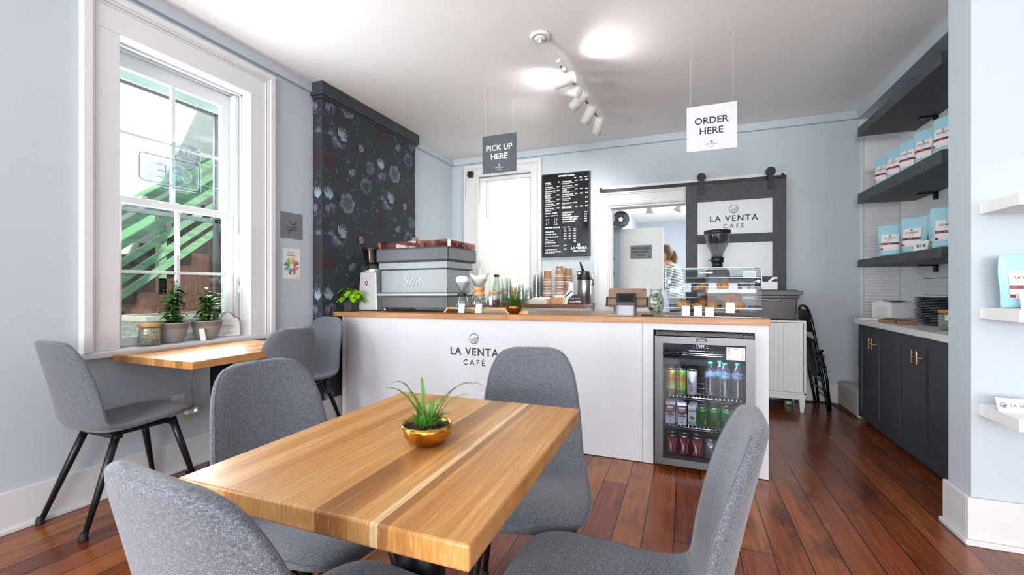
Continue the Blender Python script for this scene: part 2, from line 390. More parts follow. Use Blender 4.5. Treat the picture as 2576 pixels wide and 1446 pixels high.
m = MB(); m.box(1.52, YB, 0, 1.93, YB+.15, ZC); struct(m.build('wall_alcove_end', ALC))
m = MB(); m.box(1.52, YB-.012, .22, 1.545, YB, ZC-.085); m.box(1.545, YB-.03, 2.17, 1.815, YB, 2.2); struct(m.build('trim_alcove_corner', TRIM))
# pleated blind filling the end of the alcove
m = MB(); pts = []
z = .86; k = 0
while z < 2.16: pts.append((0.0 if k % 2 else .014, z)); z += .014; k += 1
m.prism([(-.002, .86)]+[(-a-.004, z) for a, z in pts]+[(-.002, 2.16)], (1.55, YB-.004, 0), Y, Z, X*.262)
solo('pleated_blind', 'white pleated blind with fine horizontal folds at the end of the shelf alcove', 'blind', m, P('white_pleats', '#dcddde', .7), (1.68, YB-.01, .86))
# picture rails
RAIL = WALL
def rail(name, *b):
    m = MB()
    for q in b: m.box(*q)
    return struct(m.build(name, RAIL, bevel=.004))
rail('trim_rail_left', (XL, YF, 2.685, XL+.022, 2.706, ZC), (XL, 4.015, 2.685, XL+.022, YB, ZC), (XL, YF, 2.68, XL+.03, 2.706, 2.69), (XL, 4.015, 2.68, XL+.03, YB, 2.69))
rail('trim_rail_back', (XL+.022, YB-.022, 2.685, 1.5, YB, ZC), (XL+.022, YB-.03, 2.68, 1.5, YB, 2.69))
# baseboards with shoe moulding
BASE = P('white_baseboard', '#d0d1d4', .4)
def baseboard(name, *b): 
    m = MB()
    for q in b: m.box(*q)
    return struct(m.build(name, BASE, bevel=.004))
baseboard('baseboard_left', (XL, YF, 0, XL+.018, 2.706, .185), (XL, YF, 0, XL+.03, 2.706, .022))
baseboard('baseboard_chimney', (XL, 2.69, 0, -2.712, 4.03, .185))
baseboard('baseboard_back', (.11, YB-.018, 0, 1.45, YB, .19), (XL, YB-.018, 0, -.97, YB, .19))
baseboard('baseboard_pillar', (1.127, 2.457, 0, XR, 2.4748, .20), (1.127, 2.475, 0, 1.1448, 2.66, .20), (1.113, 2.443, 0, XR, 2.4568, .024), (1.113, 2.457, 0, 1.1268, 2.66, .024))
# chimney breast with floral wallpaper
DARKWP = P('dark_slate_wallpaper', '#2b3138', .8)
WPM = [DARKWP, P('print_pale_blue', '#8fa3b3', .8), P('print_teal_grey', '#5f7f86', .8), P('print_lilac_grey', '#6a6a85', .8), P('print_maroon', '#45222b', .8), P('print_green', '#2c4f42', .8), P('print_soft_slate', '#444c58', .8)]
def wallpaper():
    rnd = random.Random(4); m = MB(); m.box(XL, 2.706, 0, -2.73, 4.015, 2.76)
    tw, th = .66, .83
    def petalflower(c, r, n, mo, mi, jag=.12, fill=True):
        for k in range(n):
            a = 2*PI*k/n+rnd.random()*.3; P_ = []
            for i in range(9):
                t = i/8*2-1; rr = r*(1-.18*t*t)*(1+jag*(i % 2-.5)); P_.append((c[0]+rr*math.cos(a+t*PI/n*1.05), c[1]+rr*math.sin(a+t*PI/n*1.05)))
            if fill: yield ('poly', [c]+P_, mi)
            yield ('line', [(c[0]+(p[0]-c[0])*.25, c[1]+(p[1]-c[1])*.25) for p in P_[:1]]+P_+[(c[0]+(P_[-1][0]-c[0])*.3, c[1]+(P_[-1][1]-c[1])*.3)], mo, r*.055)
            for j in range(1, 8): q = P_[j]; f = .62+.14*rnd.random(); yield ('line', [(c[0]+(q[0]-c[0])*f, c[1]+(q[1]-c[1])*f), (c[0]+(q[0]-c[0])*.98, c[1]+(q[1]-c[1])*.98)], mo, r*.045)
        for k in range(7):
            a = rnd.random()*6.28; yield ('line', [c, (c[0]+r*.45*math.cos(a), c[1]+r*.45*math.sin(a))], 5, r*.05)
    def spray(c, L, a0, n, mo, spread=1.2):
        for k in range(n):
            a = a0+(k/(n-1)-.5)*spread; l = L*(.7+.3*math.cos((k/(n-1)-.5)*2.5))
            pts = [(c[0]+l*t*math.cos(a+t*.25), c[1]+l*t*math.sin(a+t*.25)) for t in (.25, .5, .75, 1)]
            yield ('line', pts, mo, L*.09)
    def leafm(c, L, a, mo, wd=.3):
        q = [(c[0]+L*t*math.cos(a)-L*wd*math.sin(PI*t)*math.sin(a)*s, c[1]+L*t*math.sin(a)+L*wd*math.sin(PI*t)*math.cos(a)*s) for s, ts in ((.5, (0, .25, .5, .75, 1)), (-.5, (.75, .5, .25))) for t in ts]
        yield ('poly', q, mo)
    def stem(a, b, mo):
        mx = ((a[0]+b[0])/2+.04, (a[1]+b[1])/2-.03); yield ('line', [a, mx, b], mo, .004)
    els = []
    els += petalflower((.33, .42), .085, 6, 1, 6, .15)
    els += petalflower((.50, .12), .06, 9, 4, 4, .3); els += petalflower((.50, .12), .032, 6, 1, 3); els += spray((.22, .12), .13, .6, 8, 1, 1.5); els += spray((.22, .12), .10, 3.9, 8, 3, 1.6); els += petalflower((.62, .80), .06, 7, 2, 6, .2)
    els += petalflower((.12, .72), .05, 8, 4, 4, .25); els += petalflower((.56, .62), .07, 12, 2, 6, .3, False)
    els += spray((.10, .40), .12, 1.2, 9, 1, 1.3); els += spray((.10, .40), .12, -1.3, 9, 3, 1.6); els += spray((.10, .38), .10, 2.4, 7, 5, 1.0)
    els += spray((.36, .74), .09, -1.2, 6, 1, 1.6); els += spray((.33, .76), .06, 1.4, 5, 3, 1.4)
    for k in range(7): els += spray((.13+.017*k, .12-.012*k+.01*math.sin(k)), .05, 2.2-.3*k, 4, 1 if k % 2 else 2, 1.2)
    for k in range(60):
        c = (rnd.random()*tw, rnd.random()*th); els += leafm(c, .03+rnd.random()*.05, rnd.random()*6.28, rnd.choice([4, 6, 5, 6, 6, 6, 5]))
    for k in range(9):
        c = (rnd.random()*tw, rnd.random()*th); els += petalflower(c, .016+.01*rnd.random(), 5, rnd.choice([1, 3, 3]), 6, .3, False)
    for k in range(16):
        c = (rnd.random()*tw, rnd.random()*th); els += spray(c, .03, rnd.random()*6.28, 4, rnd.choice([3, 3, 1, 2]), 1.4)
    for k in range(10):
        a = (rnd.random()*tw, rnd.random()*th); els += stem(a, (a[0]+rnd.uniform(-.13, .13), a[1]+rnd.uniform(.05, .15)), rnd.choice([4, 6, 5]))
    def clipx(q, lo, hi):
        return all(lo <= p[0] <= hi and 0.02 <= p[1] <= 2.68 for p in q)
    for face in (0, 1):
        if face == 0: o, U, V, W0, W1 = (-2.7292, 0, 0), Y, Z, 2.708, 4.013
        else: o, U, V, W0, W1 = (0, 2.7052, 0), X, Z, -2.829, -2.731
        for ix in range(-1, 4):
            for iz in range(0, 5):
                ox = (2.66+ix*tw) if face == 0 else (-2.9+(ix)*tw); oz = iz*th-(th/2 if ix % 2 else 0)-.25
                for j, e in enumerate(els):
                    q = [(ox+x, oz+z) for x, z in e[1]]
                    if not clipx(q, W0, W1): continue
                    dp = Vector((1, 0, 0))*.000006*j if face == 0 else Vector((0, -1, 0))*.000006*j
                    oo = Vector(o)+dp
                    if e[0] == 'poly': m.poly(q, oo, U, V, e[2])
                    else: m.strip(q, e[3], oo, U, V, e[2], True)
    return struct(m.build('wall_chimney', WPM))
wallpaper()
m = MB(); m.box(XL, 2.675, 2.655, -2.70, 4.045, 2.76); m.box(XL, 2.69, 2.635, -2.715, 4.03, 2.655)
struct(m.build('trim_chimney_crown', P('charcoal_crown', '#33383e', .6), bevel=.004))
# ------------------------------------------------------------------ window_1 (left wall)
wn = bpy.data.objects.new('window_1', None); C.objects.link(wn); wn.location = (-2.83, 1.76, .75); struct(wn)
m = MB(); xa = XL
for a, b in ((1.255, 1.386), (2.139, 2.288)): m.box(xa, a, .768, xa+.025, b, 2.45)
m.box(xa, 1.255, 2.4502, xa+.025, 2.288, 2.625)
# moulded outer edge
for d, h in ((0, .048), (.014, .036)):
    m.box(xa, 1.255-.03+d, .768, xa+h, 1.255+.008+d, 2.6049-d); m.box(xa, 2.288-.008-d, .768, xa+h, 2.288+.03-d, 2.6049-d)
    m.box(xa, 1.225+d, 2.605-d, xa+h, 2.318-d, 2.64-d)
m.box(xa, 1.28, .768, xa+.031, 1.288, 2.574); m.box(xa, 2.25, .768, xa+.031, 2.258, 2.574); m.box(xa, 1.28, 2.575, xa+.0305, 2.258, 2.583)
m.build('casing', TRIM, wn, world=True, bevel=.003)
m = MB()
m.box(-3.05, 1.372, .745, XL+.003, 1.388, 2.46); m.box(-3.05, 2.137, .745, XL+.003, 2.153, 2.46); m.box(-3.05, 1.372, 2.448, XL+.003, 2.153, 2.47)
for x in (-2.90, -2.955, -3.02):   # stops
    m.box(x, 2.125, .768, x+.014, 2.138, 2.45); m.box(x, 1.387, .768, x+.014, 1.40, 2.45); m.box(x, 1.387, 2.435, x+.014, 2.138, 2.449)
m.build('jamb', TRIM, wn, world=True, bevel=.002)
m = MB(); m.box(-3.05, 1.386, .735, -2.83, 2.139, .768); m.box(-2.832, 1.215, .735, -2.785, 2.325, .768); m.build('sill_board', TRIM, wn, world=True, bevel=.005)
def sash(name, x, z0, z1, rb, rt, zbar):
    s_ = MB(); ya, yb = 1.40, 2.098; st = .052
    s_.box(x, ya, z0+rb+.0002, x+.035, ya+st, z1-rt-.0002); s_.box(x, yb-st, z0+rb+.0002, x+.035, yb, z1-rt-.0002)
    s_.box(x, ya, z0, x+.035, yb, z0+rb); s_.box(x, ya, z1-rt, x+.035, yb, z1)
    s_.box(x+.006, 1.735, z0+rb, x+.03, 1.757, z1-rt); s_.box(x+.007, ya+st, zbar-.009, x+.029, 1.7348, zbar+.009); s_.box(x+.007, 1.7572, zbar-.009, x+.029, yb-st, zbar+.009)
    f = s_.build(name, P('white_vinyl_sash', '#dfe3e6', .35), wn, world=True, bevel=.003)
    p = MB(); p.box(x+.016, ya+st-.01, z0+rb-.01, x+.019, yb-st+.01, z1-rt+.01); q = p.build('pane', PANE); q.parent = f
    q.data.transform(Matrix.Translation(-wn.location)); return f
sash('upper_sash', -3.0, 1.59, 2.435, .035, .085, 1.985)
sash('lower_sash', -2.955, .77, 1.615, .05, .04, 1.19)
m = MB(); m.cyl((-2.94, 1.55, 1.62), (-2.94, 1.58, 1.62), .012); m.box(-2.975, 1.72, 1.612, -2.945, 1.76, 1.628); m.build('sash_lock', TRIM, wn, world=True)
m = MB()
m.box(-3.13, 1.36, 2.325, -3.06, 2.18, 2.46); m.box(-3.14, 1.36, 2.39, -3.055, 2.18, 2.396)
m.build('green_head_board', P('pale_green_paint', '#a9bdb4', .6), wn, world=True)
m = MB(); m.box(-3.10, 1.40, 1.553, -3.08, 2.10, 1.58); m.box(-3.10, 2.075, .80, -3.08, 2.105, 2.33); m.box(-3.10, 1.40, .78, -3.08, 2.1, .80); m.box(-3.10, 1.40, 2.305, -3.08, 2.10, 2.325)
m.build('storm_frame', P('dark_storm_frame', '#3c4040', .5), wn, world=True)
m = MB(); m.box(-3.05, 2.099, .77, -2.906, 2.1365, 2.434); m.build('jamb_liner', P('pale_liner', '#cfd8d8', .4), wn, world=True)
# ------------------------------------------------------------------ window_2 (back wall) with blind
w2 = bpy.data.objects.new('window_2', None); C.objects.link(w2); w2.location = (-2.09, YB, .95); struct(w2)
m = MB()
m.box(-2.60, YB-.025, .95, -2.44, YB, 2.50); m.box(-1.74, YB-.025, .95, -1.64, YB, 2.50); m.box(-2.60, YB-.025, 2.5002, -1.64, YB, 2.61)
for d, h in ((0, .045), (.014, .034)):
    m.box(-2.64+d, YB-h, .95, -2.60+d, YB, 2.6099-d); m.box(-1.64-d, YB-h, .95, -1.60-d, YB, 2.6099-d); m.box(-2.64+d, YB-h, 2.61-d, -1.60-d, YB, 2.65-d)
m.box(-2.47, YB-.031, .95, -2.455, YB, 2.514); m.box(-1.735, YB-.031, .95, -1.72, YB, 2.514); m.box(-2.47, YB-.03, 2.515, -1.72, YB, 2.53)
m.build('casing', TRIM, w2, world=True, bevel=.003)
m = MB(); m.box(-2.44, YB+.07, 1.57, -1.74, YB+.11, 1.61); m.box(-2.44, YB+.07, .95, -2.40, YB+.11, 2.5); m.box(-1.78, YB+.07, .95, -1.74, YB+.11, 2.5); m.box(-2.44, YB+.07, 2.45, -1.74, YB+.11, 2.5); m.box(-2.1, YB+.08, .95, -2.08, YB+.10, 2.5)
m.box(-2.44, YB+.07, .95, -1.74, YB+.11, 1.0)
sf = m.build('sash', TRIM, w2, world=True)
m = MB(); m.box(-2.42, YB+.088, .97, -1.76, YB+.092, 2.48); m.build('pane', PANE, w2, world=True)
BLD = G('translucent_blind_slat', '#eef0ea', .5); nt = BLD.nt
tl = nt.nodes.new('ShaderNodeBsdfTranslucent'); tl.inputs[0].default_value = srgb('#f4f4ec'); mx = nt.nodes.new('ShaderNodeMixShader'); mx.inputs[0].default_value = .28
nt.links.new(BLD.b.outputs[0], mx.inputs[1]); nt.links.new(tl.outputs[0], mx.inputs[2]); nt.links.new(mx.outputs[0], BLD.out.inputs[0])
bl = thing('window_blind', 'white slatted blind drawn down over the back window', 'blind', (-2.09, YB-.01, .97))
m = MB(); z = .98
while z < 2.44: m.obox((-2.09, YB+.015, z), X, (0, .35, 1), (0, 1, -.35), .343, .0145, .0006); z += .026
m.build('slats', BLD.m, bl, world=True)
m = MB(); m.box(-2.435, YB-.005, 2.445, -1.745, YB+.03, 2.485); m.build('headrail', TRIM, bl, world=True, bevel=.003)
m = MB(); m.cyl((-2.33, YB-.012, 2.44), (-2.33, YB-.012, 1.98), .004, seg=8); m.build('tilt_wand', P('grey_wand', '#8a8c8c', .4), bl, world=True)
m = MB(); 
for x in (-2.29, -1.9): m.cyl((x, YB-.003, .98), (x, YB-.003, 2.45), .0012, seg=6)
m.build('ladder_cord', TRIM, bl, world=True)
# ------------------------------------------------------------------ doorway, barn door
dc = bpy.data.objects.new('door_2', None); C.objects.link(dc); dc.location = (-.35, YB, 0); struct(dc)
m = MB()
m.box(-.94, YB-.022, 0, -.80, YB, 2.0199); m.box(.11, YB-.022, 0, .25, YB, 2.0199); m.box(-.94, YB-.022, 2.02, .25, YB, 2.15)
for d, h in ((0, .04), (.014, .03)):
    m.box(-.965+d, YB-h, 0, -.93+d, YB, 2.1499-d); m.box(-.965+d, YB-h, 2.15-d, .27, YB, 2.185-d)
m.box(-.825, YB-.028, 0, -.812, YB, 2.0319); m.box(-.825, YB-.028, 2.032, .12, YB, 2.045)
m.build('casing', TRIM, dc, world=True, bevel=.003)
m = MB(); m.box(-.7995, YB-.002, 0, -.787, YB+.152, 2.0); m.box(.097, YB-.002, 0, .1095, YB+.152, 2.0); m.box(-.7995, YB-.0021, 2.0002, .1095, YB+.1521, 2.0195); m.box(-.7869, YB+.05, 0, -.777, YB+.065, 2.0)
m.build('jamb', TRIM, dc, world=True)
def darkwood():
    g = G('charcoal_stained_wood', '#35383d', .6); co, x, y, z = g.xyz()
    f = g.noise(g.vec(g.math('MULTIPLY', x, 90.0), y, g.math('MULTIPLY', z, 5.0)), 1.5, 5, .6); g.set(**{'Base Color': g.ramp(f, [(.35, '#2c2e33'), (.65, '#45484e')])}); g.bump(f, .3, .001); return g.m
DW = darkwood()
bd = thing('barn_door', 'charcoal sliding barn door with frosted panels hung from a black rail', 'door', (.46, 4.93, 0))
bx0, bx1, by = .005, .912, 4.91
m = MB()
m.box(bx0, by, .02, bx0+.112, by+.035, 2.157); m.box(bx1-.116, by, .02, bx1, by+.035, 2.157)
for a, b in ((1.983, 2.157), (1.553, 1.643), (1.10, 1.209), (.62, .71), (.02, .20)): m.box(bx0+.1122, by+.002, a, bx1-.1162, by+.033, b)
m.build('frame', DW, bd, world=True, bevel=.002)
FROST = P('frosted_panel', '#c4cdd0', .35)
for a, b in ((1.643, 1.983), (1.209, 1.553), (.71, 1.10), (.20, .62)):
    m = MB(); m.box(bx0+.112, by+.012, a, bx1-.116, by+.024, b); pn = m.build('frosted_panel', FROST, bd, world=True)
    if b > 1.9:
        m = MB(); o = Vector((.455, by+.0108, 0))
        m.logo(o+Z*1.894, X, Z, .041, 0, .10); m.text('LA VENTA', o+Z*1.775, X, Z, .080, 0, 'C', .02, 1.25, .445); m.text('CAFÉ', o+Z*1.703, X, Z, .060, 0, 'C', .004, 1.6, .235)
        m.build('lettering', INK, pn).data.transform(Matrix.Translation(-bd.location))
for x in (.155, .775):
    m = MB(); m.cyl((x, by-.035, 2.235), (x, by-.012, 2.235), .043, seg=24); m.box(x-.02, by-.045, 2.06, x+.02, by-.037, 2.245); m.cyl((x, by-.052, 2.235), (x, by-.036, 2.235), .012, seg=10); m.cyl((x, by-.052, 2.10), (x, by-.036, 2.10), .008, seg=6)
    m.build('roller_hanger', BLACKM, bd, world=True)
m = MB(); m.box(-.91, YB-.02, 2.15, .925, YB-.003, 2.24); hb = solo('rail_board', 'white backing board behind the black sliding door rail', 'board', m, TRIM, (0, YB-.01, 2.2))
m = MB(); m.box(-.905, YB-.045, 2.168, .92, YB-.037, 2.206)
for x in (-.86, -.45, -.05, .35, .86): m.cyl((x, YB-.06, 2.187), (x, YB-.02, 2.187), .009, seg=8)
for x in (-.885, .89): m.box(x-.012, YB-.055, 2.2, x+.012, YB-.037, 2.225)
solo('sliding_door_rail', 'flat black steel rail bolted above the doorway', 'rail', m, BLACKM, (0, YB-.04, 2.187))
# ------------------------------------------------------------------ back room seen through the doorway
wall_x('wall_back_room_left', -1.0, -.85, 5.15, 8.9, [(5.42, 6.22, .15, 1.93)], 2.6)
wall_y('wall_back_room_end', 8.75, 8.9, -.9, 3.0, [], 2.6)
wall_x('wall_back_room_right', 2.6, 2.75, 5.15, 8.9, [], 2.6)
m = MB(); m.box(-1.0, 5.15, 2.36, 2.75, 8.9, 2.5); struct(m.build('ceiling_back_room', CEIL))
m = MB(); m.box(-.8495, 5.36, 0, -.82, 5.42, 2.0); m.box(-.8495, 6.22, 0, -.82, 6.28, 2.0); m.box(-.8495, 5.36, 1.93, -.82, 6.28, 2.0)
struct(m.build('trim_exterior_door', TRIM, bevel=.003))
rnd = random.Random(3)
MOS = [P('mosaic_white', '#e8efec', .3), P('mosaic_grey', '#8c9a96', .3), P('mosaic_dark', '#3c4744', .3), P('mosaic_green', '#b7d3c6', .3)]
m = MB(); y = 5.425
while y < 6.215:
    z = .16
    while z < 1.92:
        h = .03+rnd.random()*.06; m.box(-.93, y+.001, z, -.925, min(6.219, y+.022), min(1.928, z+h-.003), rnd.choice([0, 0, 0, 1, 2, 3])); z += h
    y += .023
solo('stained_glass_screen', 'tall narrow mosaic glass light beside the open back door', 'window', m, MOS, (-.93, 5.8, .16))
dr = thing('back_door', 'white slab door standing open, with the authorized personnel notice', 'door', (-.84, 6.3, 0))
m = MB(); m.box(-.84, 6.28, .01, -.275, 6.32, 1.925); m.build('slab', P('offwhite_door', '#e3e6e2', .5), dr, world=True, bevel=.003)
m = MB(); 
for z in (.3, 1.62): m.box(-.852, 6.262, z-.05, -.838, 6.28, z+.05)
m.build('hinge', BLACKM, dr, world=True)
ns = thing('authorized_sign', 'grey notice reading AUTHORIZED PERSONNEL ONLY on the open door', 'sign', (-.57, 6.275, 1.6))
m = MB(); m.box(-.712, 6.272, 1.50, -.425, 6.28, 1.687); m.build('plate', P('grey_sign_plate', '#6f757b', .5), ns, world=True)
m = MB(); o = Vector((-.568, 6.2712, 0))
for t, z in (('AUTHORIZED', 1.628), ('PERSONNEL', 1.58), ('ONLY', 1.535)): m.text(t, o+Z*z, X, Z, .040, 0, 'C', .03, 1.0)
m.logo(o+Vector((.105, 0, 1.528)), X, Z, .012, 0, .3)
m.build('lettering', P('dark_ink', '#1b1e22', .6), ns, world=True)
# fan on the left of the back room doorway
fn = thing('wall_fan', 'round black fan mounted high in the doorway corner of the back room', 'fan', (-.76, 5.62, 1.93))
fc = Vector((-.755, 5.60, 1.955)); fd = Vector((.15, -1, -.05)).normalized(); fu = fd.cross(Z).normalized(); fw = fu.cross(fd)
m = MB(); m.cyl(fc+fd*.0, fc-fd*.06, .105, .09, 32); m.box(-.849, 5.60, 1.90, -.78, 5.64, 2.02); m.build('housing', BLACK, fn, world=True)
m = MB()
for k in range(5):
    a = 2*PI*k/5; d = fu*math.cos(a)+fw*math.sin(a); e = fd.cross(d); m.add([fc+fd*.006+d*.02-e*.01, fc+fd*.006+d*.085-e*.03, fc+fd*.012+d*.09+e*.03, fc+fd*.012+d*.02+e*.01], [(0, 1, 2, 3)])
m.build('blades', P('dark_fan_blade', '#2b2d30', .35), fn, world=True, solid=.002)
m = MB()
for k in range(28):
    a = 2*PI*k/28; d = fu*math.cos(a)+fw*math.sin(a); a2 = a+.35; d2 = fu*math.cos(a2)+fw*math.sin(a2); m.tube([fc+fd*.03+d*.025, fc+fd*.028+(d+d2)/2*.065, fc+fd*.01+d2*.104], .0012, 5)
m.cyl(fc+fd*.026, fc+fd*.034, .028, seg=16)
for r, h in ((.105, .008), (.07, .027)):
    m.tube([fc+fd*h+(fu*math.cos(2*PI*k/32)+fw*math.sin(2*PI*k/32))*r for k in range(33)], .002, 6)
m.build('grille', P('grey_grille', '#8f9396', .35, .6), fn, world=True)
# back room track light
bt = thing('back_room_track_light', 'white track on the back room ceiling carrying bell-shaped spotlights', 'light', (-.2, 6.4, 2.36))
m = MB(); m.box(-.62, 6.385, 2.335, .9, 6.41, 2.36); m.build('track', P('white_track', '#c9ccc8', .4), bt, world=True)
for x, a in ((-.48, -.15), (-.05, .35)):
    m = MB(); m.cyl((x, 6.397, 2.335), (x, 6.397, 2.29), .008, seg=8); m.box(x-.025, 6.387, 2.30, x+.025, 6.407, 2.337)
    M_ = Matrix.Translation((x, 6.397, 2.28)) @ Matrix.Rotation(a, 4, 'Y')
    m.lathe([(.0, .01), (.032, .005), (.036, -.06), (.042, -.09), (.058, -.125), (.06, -.14), (.052, -.14), (.03, -.08), (.0, -.06)], seg=20, M=M_)
    m.build('spotlight_head', P('cream_enamel', '#d9dacb', .4), bt, world=True)
light('AREA', 'back_room_lamp', (.6, 7.3, 2.3), 16, (1, .98, .95), shape='DISK', size=.5)
# ------------------------------------------------------------------ person in the back room
def person():
    r = thing('person', 'person in a striped shirt, brown hair tied back, bending behind the open door', 'person', (-.12, 6.75, 0), 0)
    J = [  # name, pos, radius, parent
        ('pelvis', (0, 0, .93), .135, None), ('waist', (-.01, -.01, 1.08), .12, 0), ('chest', (-.05, -.02, 1.26), .145, 1), ('uchest', (-.075, -.02, 1.38), .125, 2), ('neck', (-.10, -.02, 1.455), .052, 3), ('headb', (-.125, -.02, 1.52), .062, 4),
        ('lsh', (-.07, -.17, 1.385), .062, 3), ('lel', (-.15, -.24, 1.12), .045, 6), ('lwr', (-.33, -.19, .98), .03, 7), ('lhand', (-.40, -.17, .965), .034, 8),
        ('rsh', (-.07, .15, 1.385), .062, 3), ('rel', (-.14, .22, 1.12), .045, 10), ('rwr', (-.33, .17, .98), .03, 11), ('rhand', (-.40, .15, .965), .034, 12),
        ('lhip', (0, -.10, .88), .10, 0), ('lkn', (-.02, -.11, .48), .062, 14), ('lan', (.02, -.11, .09), .04, 15), ('ltoe', (-.13, -.12, .045), .036, 16),
        ('rhip', (0, .10, .88), .10, 0), ('rkn', (-.02, .11, .48), .062, 18), ('ran', (.02, .11, .09), .04, 19), ('rtoe', (-.13, .12, .045), .036, 20)]
    vs = [j[1] for j in J]; rad = [j[2] for j in J]; es = [(j[3], i) for i, j in enumerate(J) if j[3] is not None]
    for hand, sgn in ((9, -1), (13, 1)):
        hx, hy, hz = J[hand][1]
        for k in range(4):
            y0 = hy+(k-1.5)*.018; b = len(vs); L = (.055, .065, .06, .045)[k]
            vs += [(hx-.03, y0, hz), (hx-.03-L*.55, y0, hz-.004), (hx-.03-L, y0, hz-.025)]; rad += [.010, .009, .008]; es += [(hand, b), (b, b+1), (b+1, b+2)]
        b = len(vs); vs += [(hx+.01, hy-sgn*.035, hz-.005), (hx-.025, hy-sgn*.052, hz-.015)]; rad += [.011, .009]; es += [(hand, b), (b, b+1)]
    me = bpy.data.meshes.new('body'); me.from_pydata(vs, es, []); o = bpy.data.objects.new('body', me); C.objects.link(o); o.parent = r
    sk = o.modifiers.new('skin', 'SKIN'); sk.use_smooth_shade = True
    for i, v in enumerate(me.skin_vertices[0].data): v.radius = (rad[i], rad[i]); v.use_root = (i == 0)
    o.modifiers.new('s', 'SUBSURF').levels = 1
    skin = G('person_clothes_and_skin', '#c79a82', .6); co, x, y, z = skin.xyz()
    ux = skin.math('ADD', z, skin.math('MULTIPLY', x, .3)); stp = skin.ramp(skin.math('FRACT', skin.math('MULTIPLY', ux, 26.0)), [(0, '#5b605c'), (.42, '#c9cdc6')], 'CONSTANT')
    c = skin.mix(skin.math('GREATER_THAN', z, 1.43), stp, '#c8977c'); c = skin.mix(skin.math('LESS_THAN', x, -.34), c, '#c8977c'); c = skin.mix(skin.math('LESS_THAN', z, .95), c, '#2d3038')
    c = skin.mix(skin.math('MULTIPLY', skin.math('LESS_THAN', x, -.28), skin.math('GREATER_THAN', z, .9)), c, '#c8977c')
    skin.set(**{'Base Color': c}); me.materials.append(skin.m)
    m = MB(); SK = P('skin', '#c8977c', .55)
    hc = Vector((-.155, -.02, 1.585)); bmv = bmesh.new(); bmesh.ops.create_uvsphere(bmv, u_segments=24, v_segments=18, radius=1)
    vv = []
    for v in bmv.verts:
        x, y, z = v.co; jaw = 1-.25*max(0, -z)*(1 if x > 0 else .6); nose = .16*math.exp(-((y/.14)**2+((z+.12)/.18)**2)) if x < 0 else 0
        brow = .05*math.exp(-(((z-.18)/.10)**2))*(1 if x < 0 else 0)-.07*math.exp(-(((abs(y)-.32)/.16)**2+((z-.02)/.12)**2))*(1 if x < 0 else 0)
        vv.append(hc+Vector((x*.098-(nose+brow)*.098*1.2, y*.076*jaw, z*.122)))
    m.add(vv, [tuple(q.index for q in f.verts) for f in bmv.faces], 0, True); bmv.free()
    m.tube([hc+Vector((-.103, -.018, -.052)), hc+Vector((-.108, 0, -.05)), hc+Vector((-.103, .018, -.052))], .006, 8, 1)
    for s in (-1, 1):
        m.lathe([(0, -.006), (.009, -.003), (.011, .0), (.009, .003), (0, .006)], seg=10, m=2, M=Matrix.Translation(hc+Vector((-.082, s*.030, .005))) @ Matrix.Rotation(PI/2, 4, 'Y'))
        m.tube([hc+Vector((.0, s*.077, -.02)), hc+Vector((.008, s*.086, .0)), hc+Vector((.006, s*.084, .025)), hc+Vector((-.006, s*.078, .02))], .006, 8, 0)
    m.build('head', [SK, P('lips', '#a8655a', .5), P('eye_white', '#e6e2de', .3)], r, sub=1)
    m = MB(); HAIR = speckle('brown_hair', '#2c1a10', '#6a4428', 120, .5, .6, (1, 1, .12)); vv = []; bmv = bmesh.new(); bmesh.ops.create_uvsphere(bmv, u_segments=28, v_segments=20, radius=1); keep = {}
    for v in bmv.verts:
        x, y, z = v.co
        if z > -.05+(-.9*x) or (x > .15 and z > -.75): keep[v.index] = len(vv); n = noise.noise(Vector((x*3, y*9, z*2)))*.05; vv.append(hc+Vector((x*(.112+n*.3)+.006, y*(.088+n*.3), z*(.134+n*.2)+.004)))
    m.add(vv, [tuple(keep[q.index] for q in f.verts) for f in bmv.faces if all(q.index in keep for q in f.verts)], 0, True); bmv.free()
    m.tube([hc+Vector((.08, 0, .03)), hc+Vector((.115, 0, .01)), hc+Vector((.13, 0, -.05)), hc+Vector((.12, .0, -.12)), hc+Vector((.10, 0, -.17))], [.03, .045, .052, .042, .010], 12)
    m.build('hair', HAIR, r, solid=.006)
    m = MB(); m.tube([hc+Vector((.09, .0, .03)), hc+Vector((.105, 0, .028))], [.026, .026], 12); m.build('hair_tie', BLACK, r)
person()
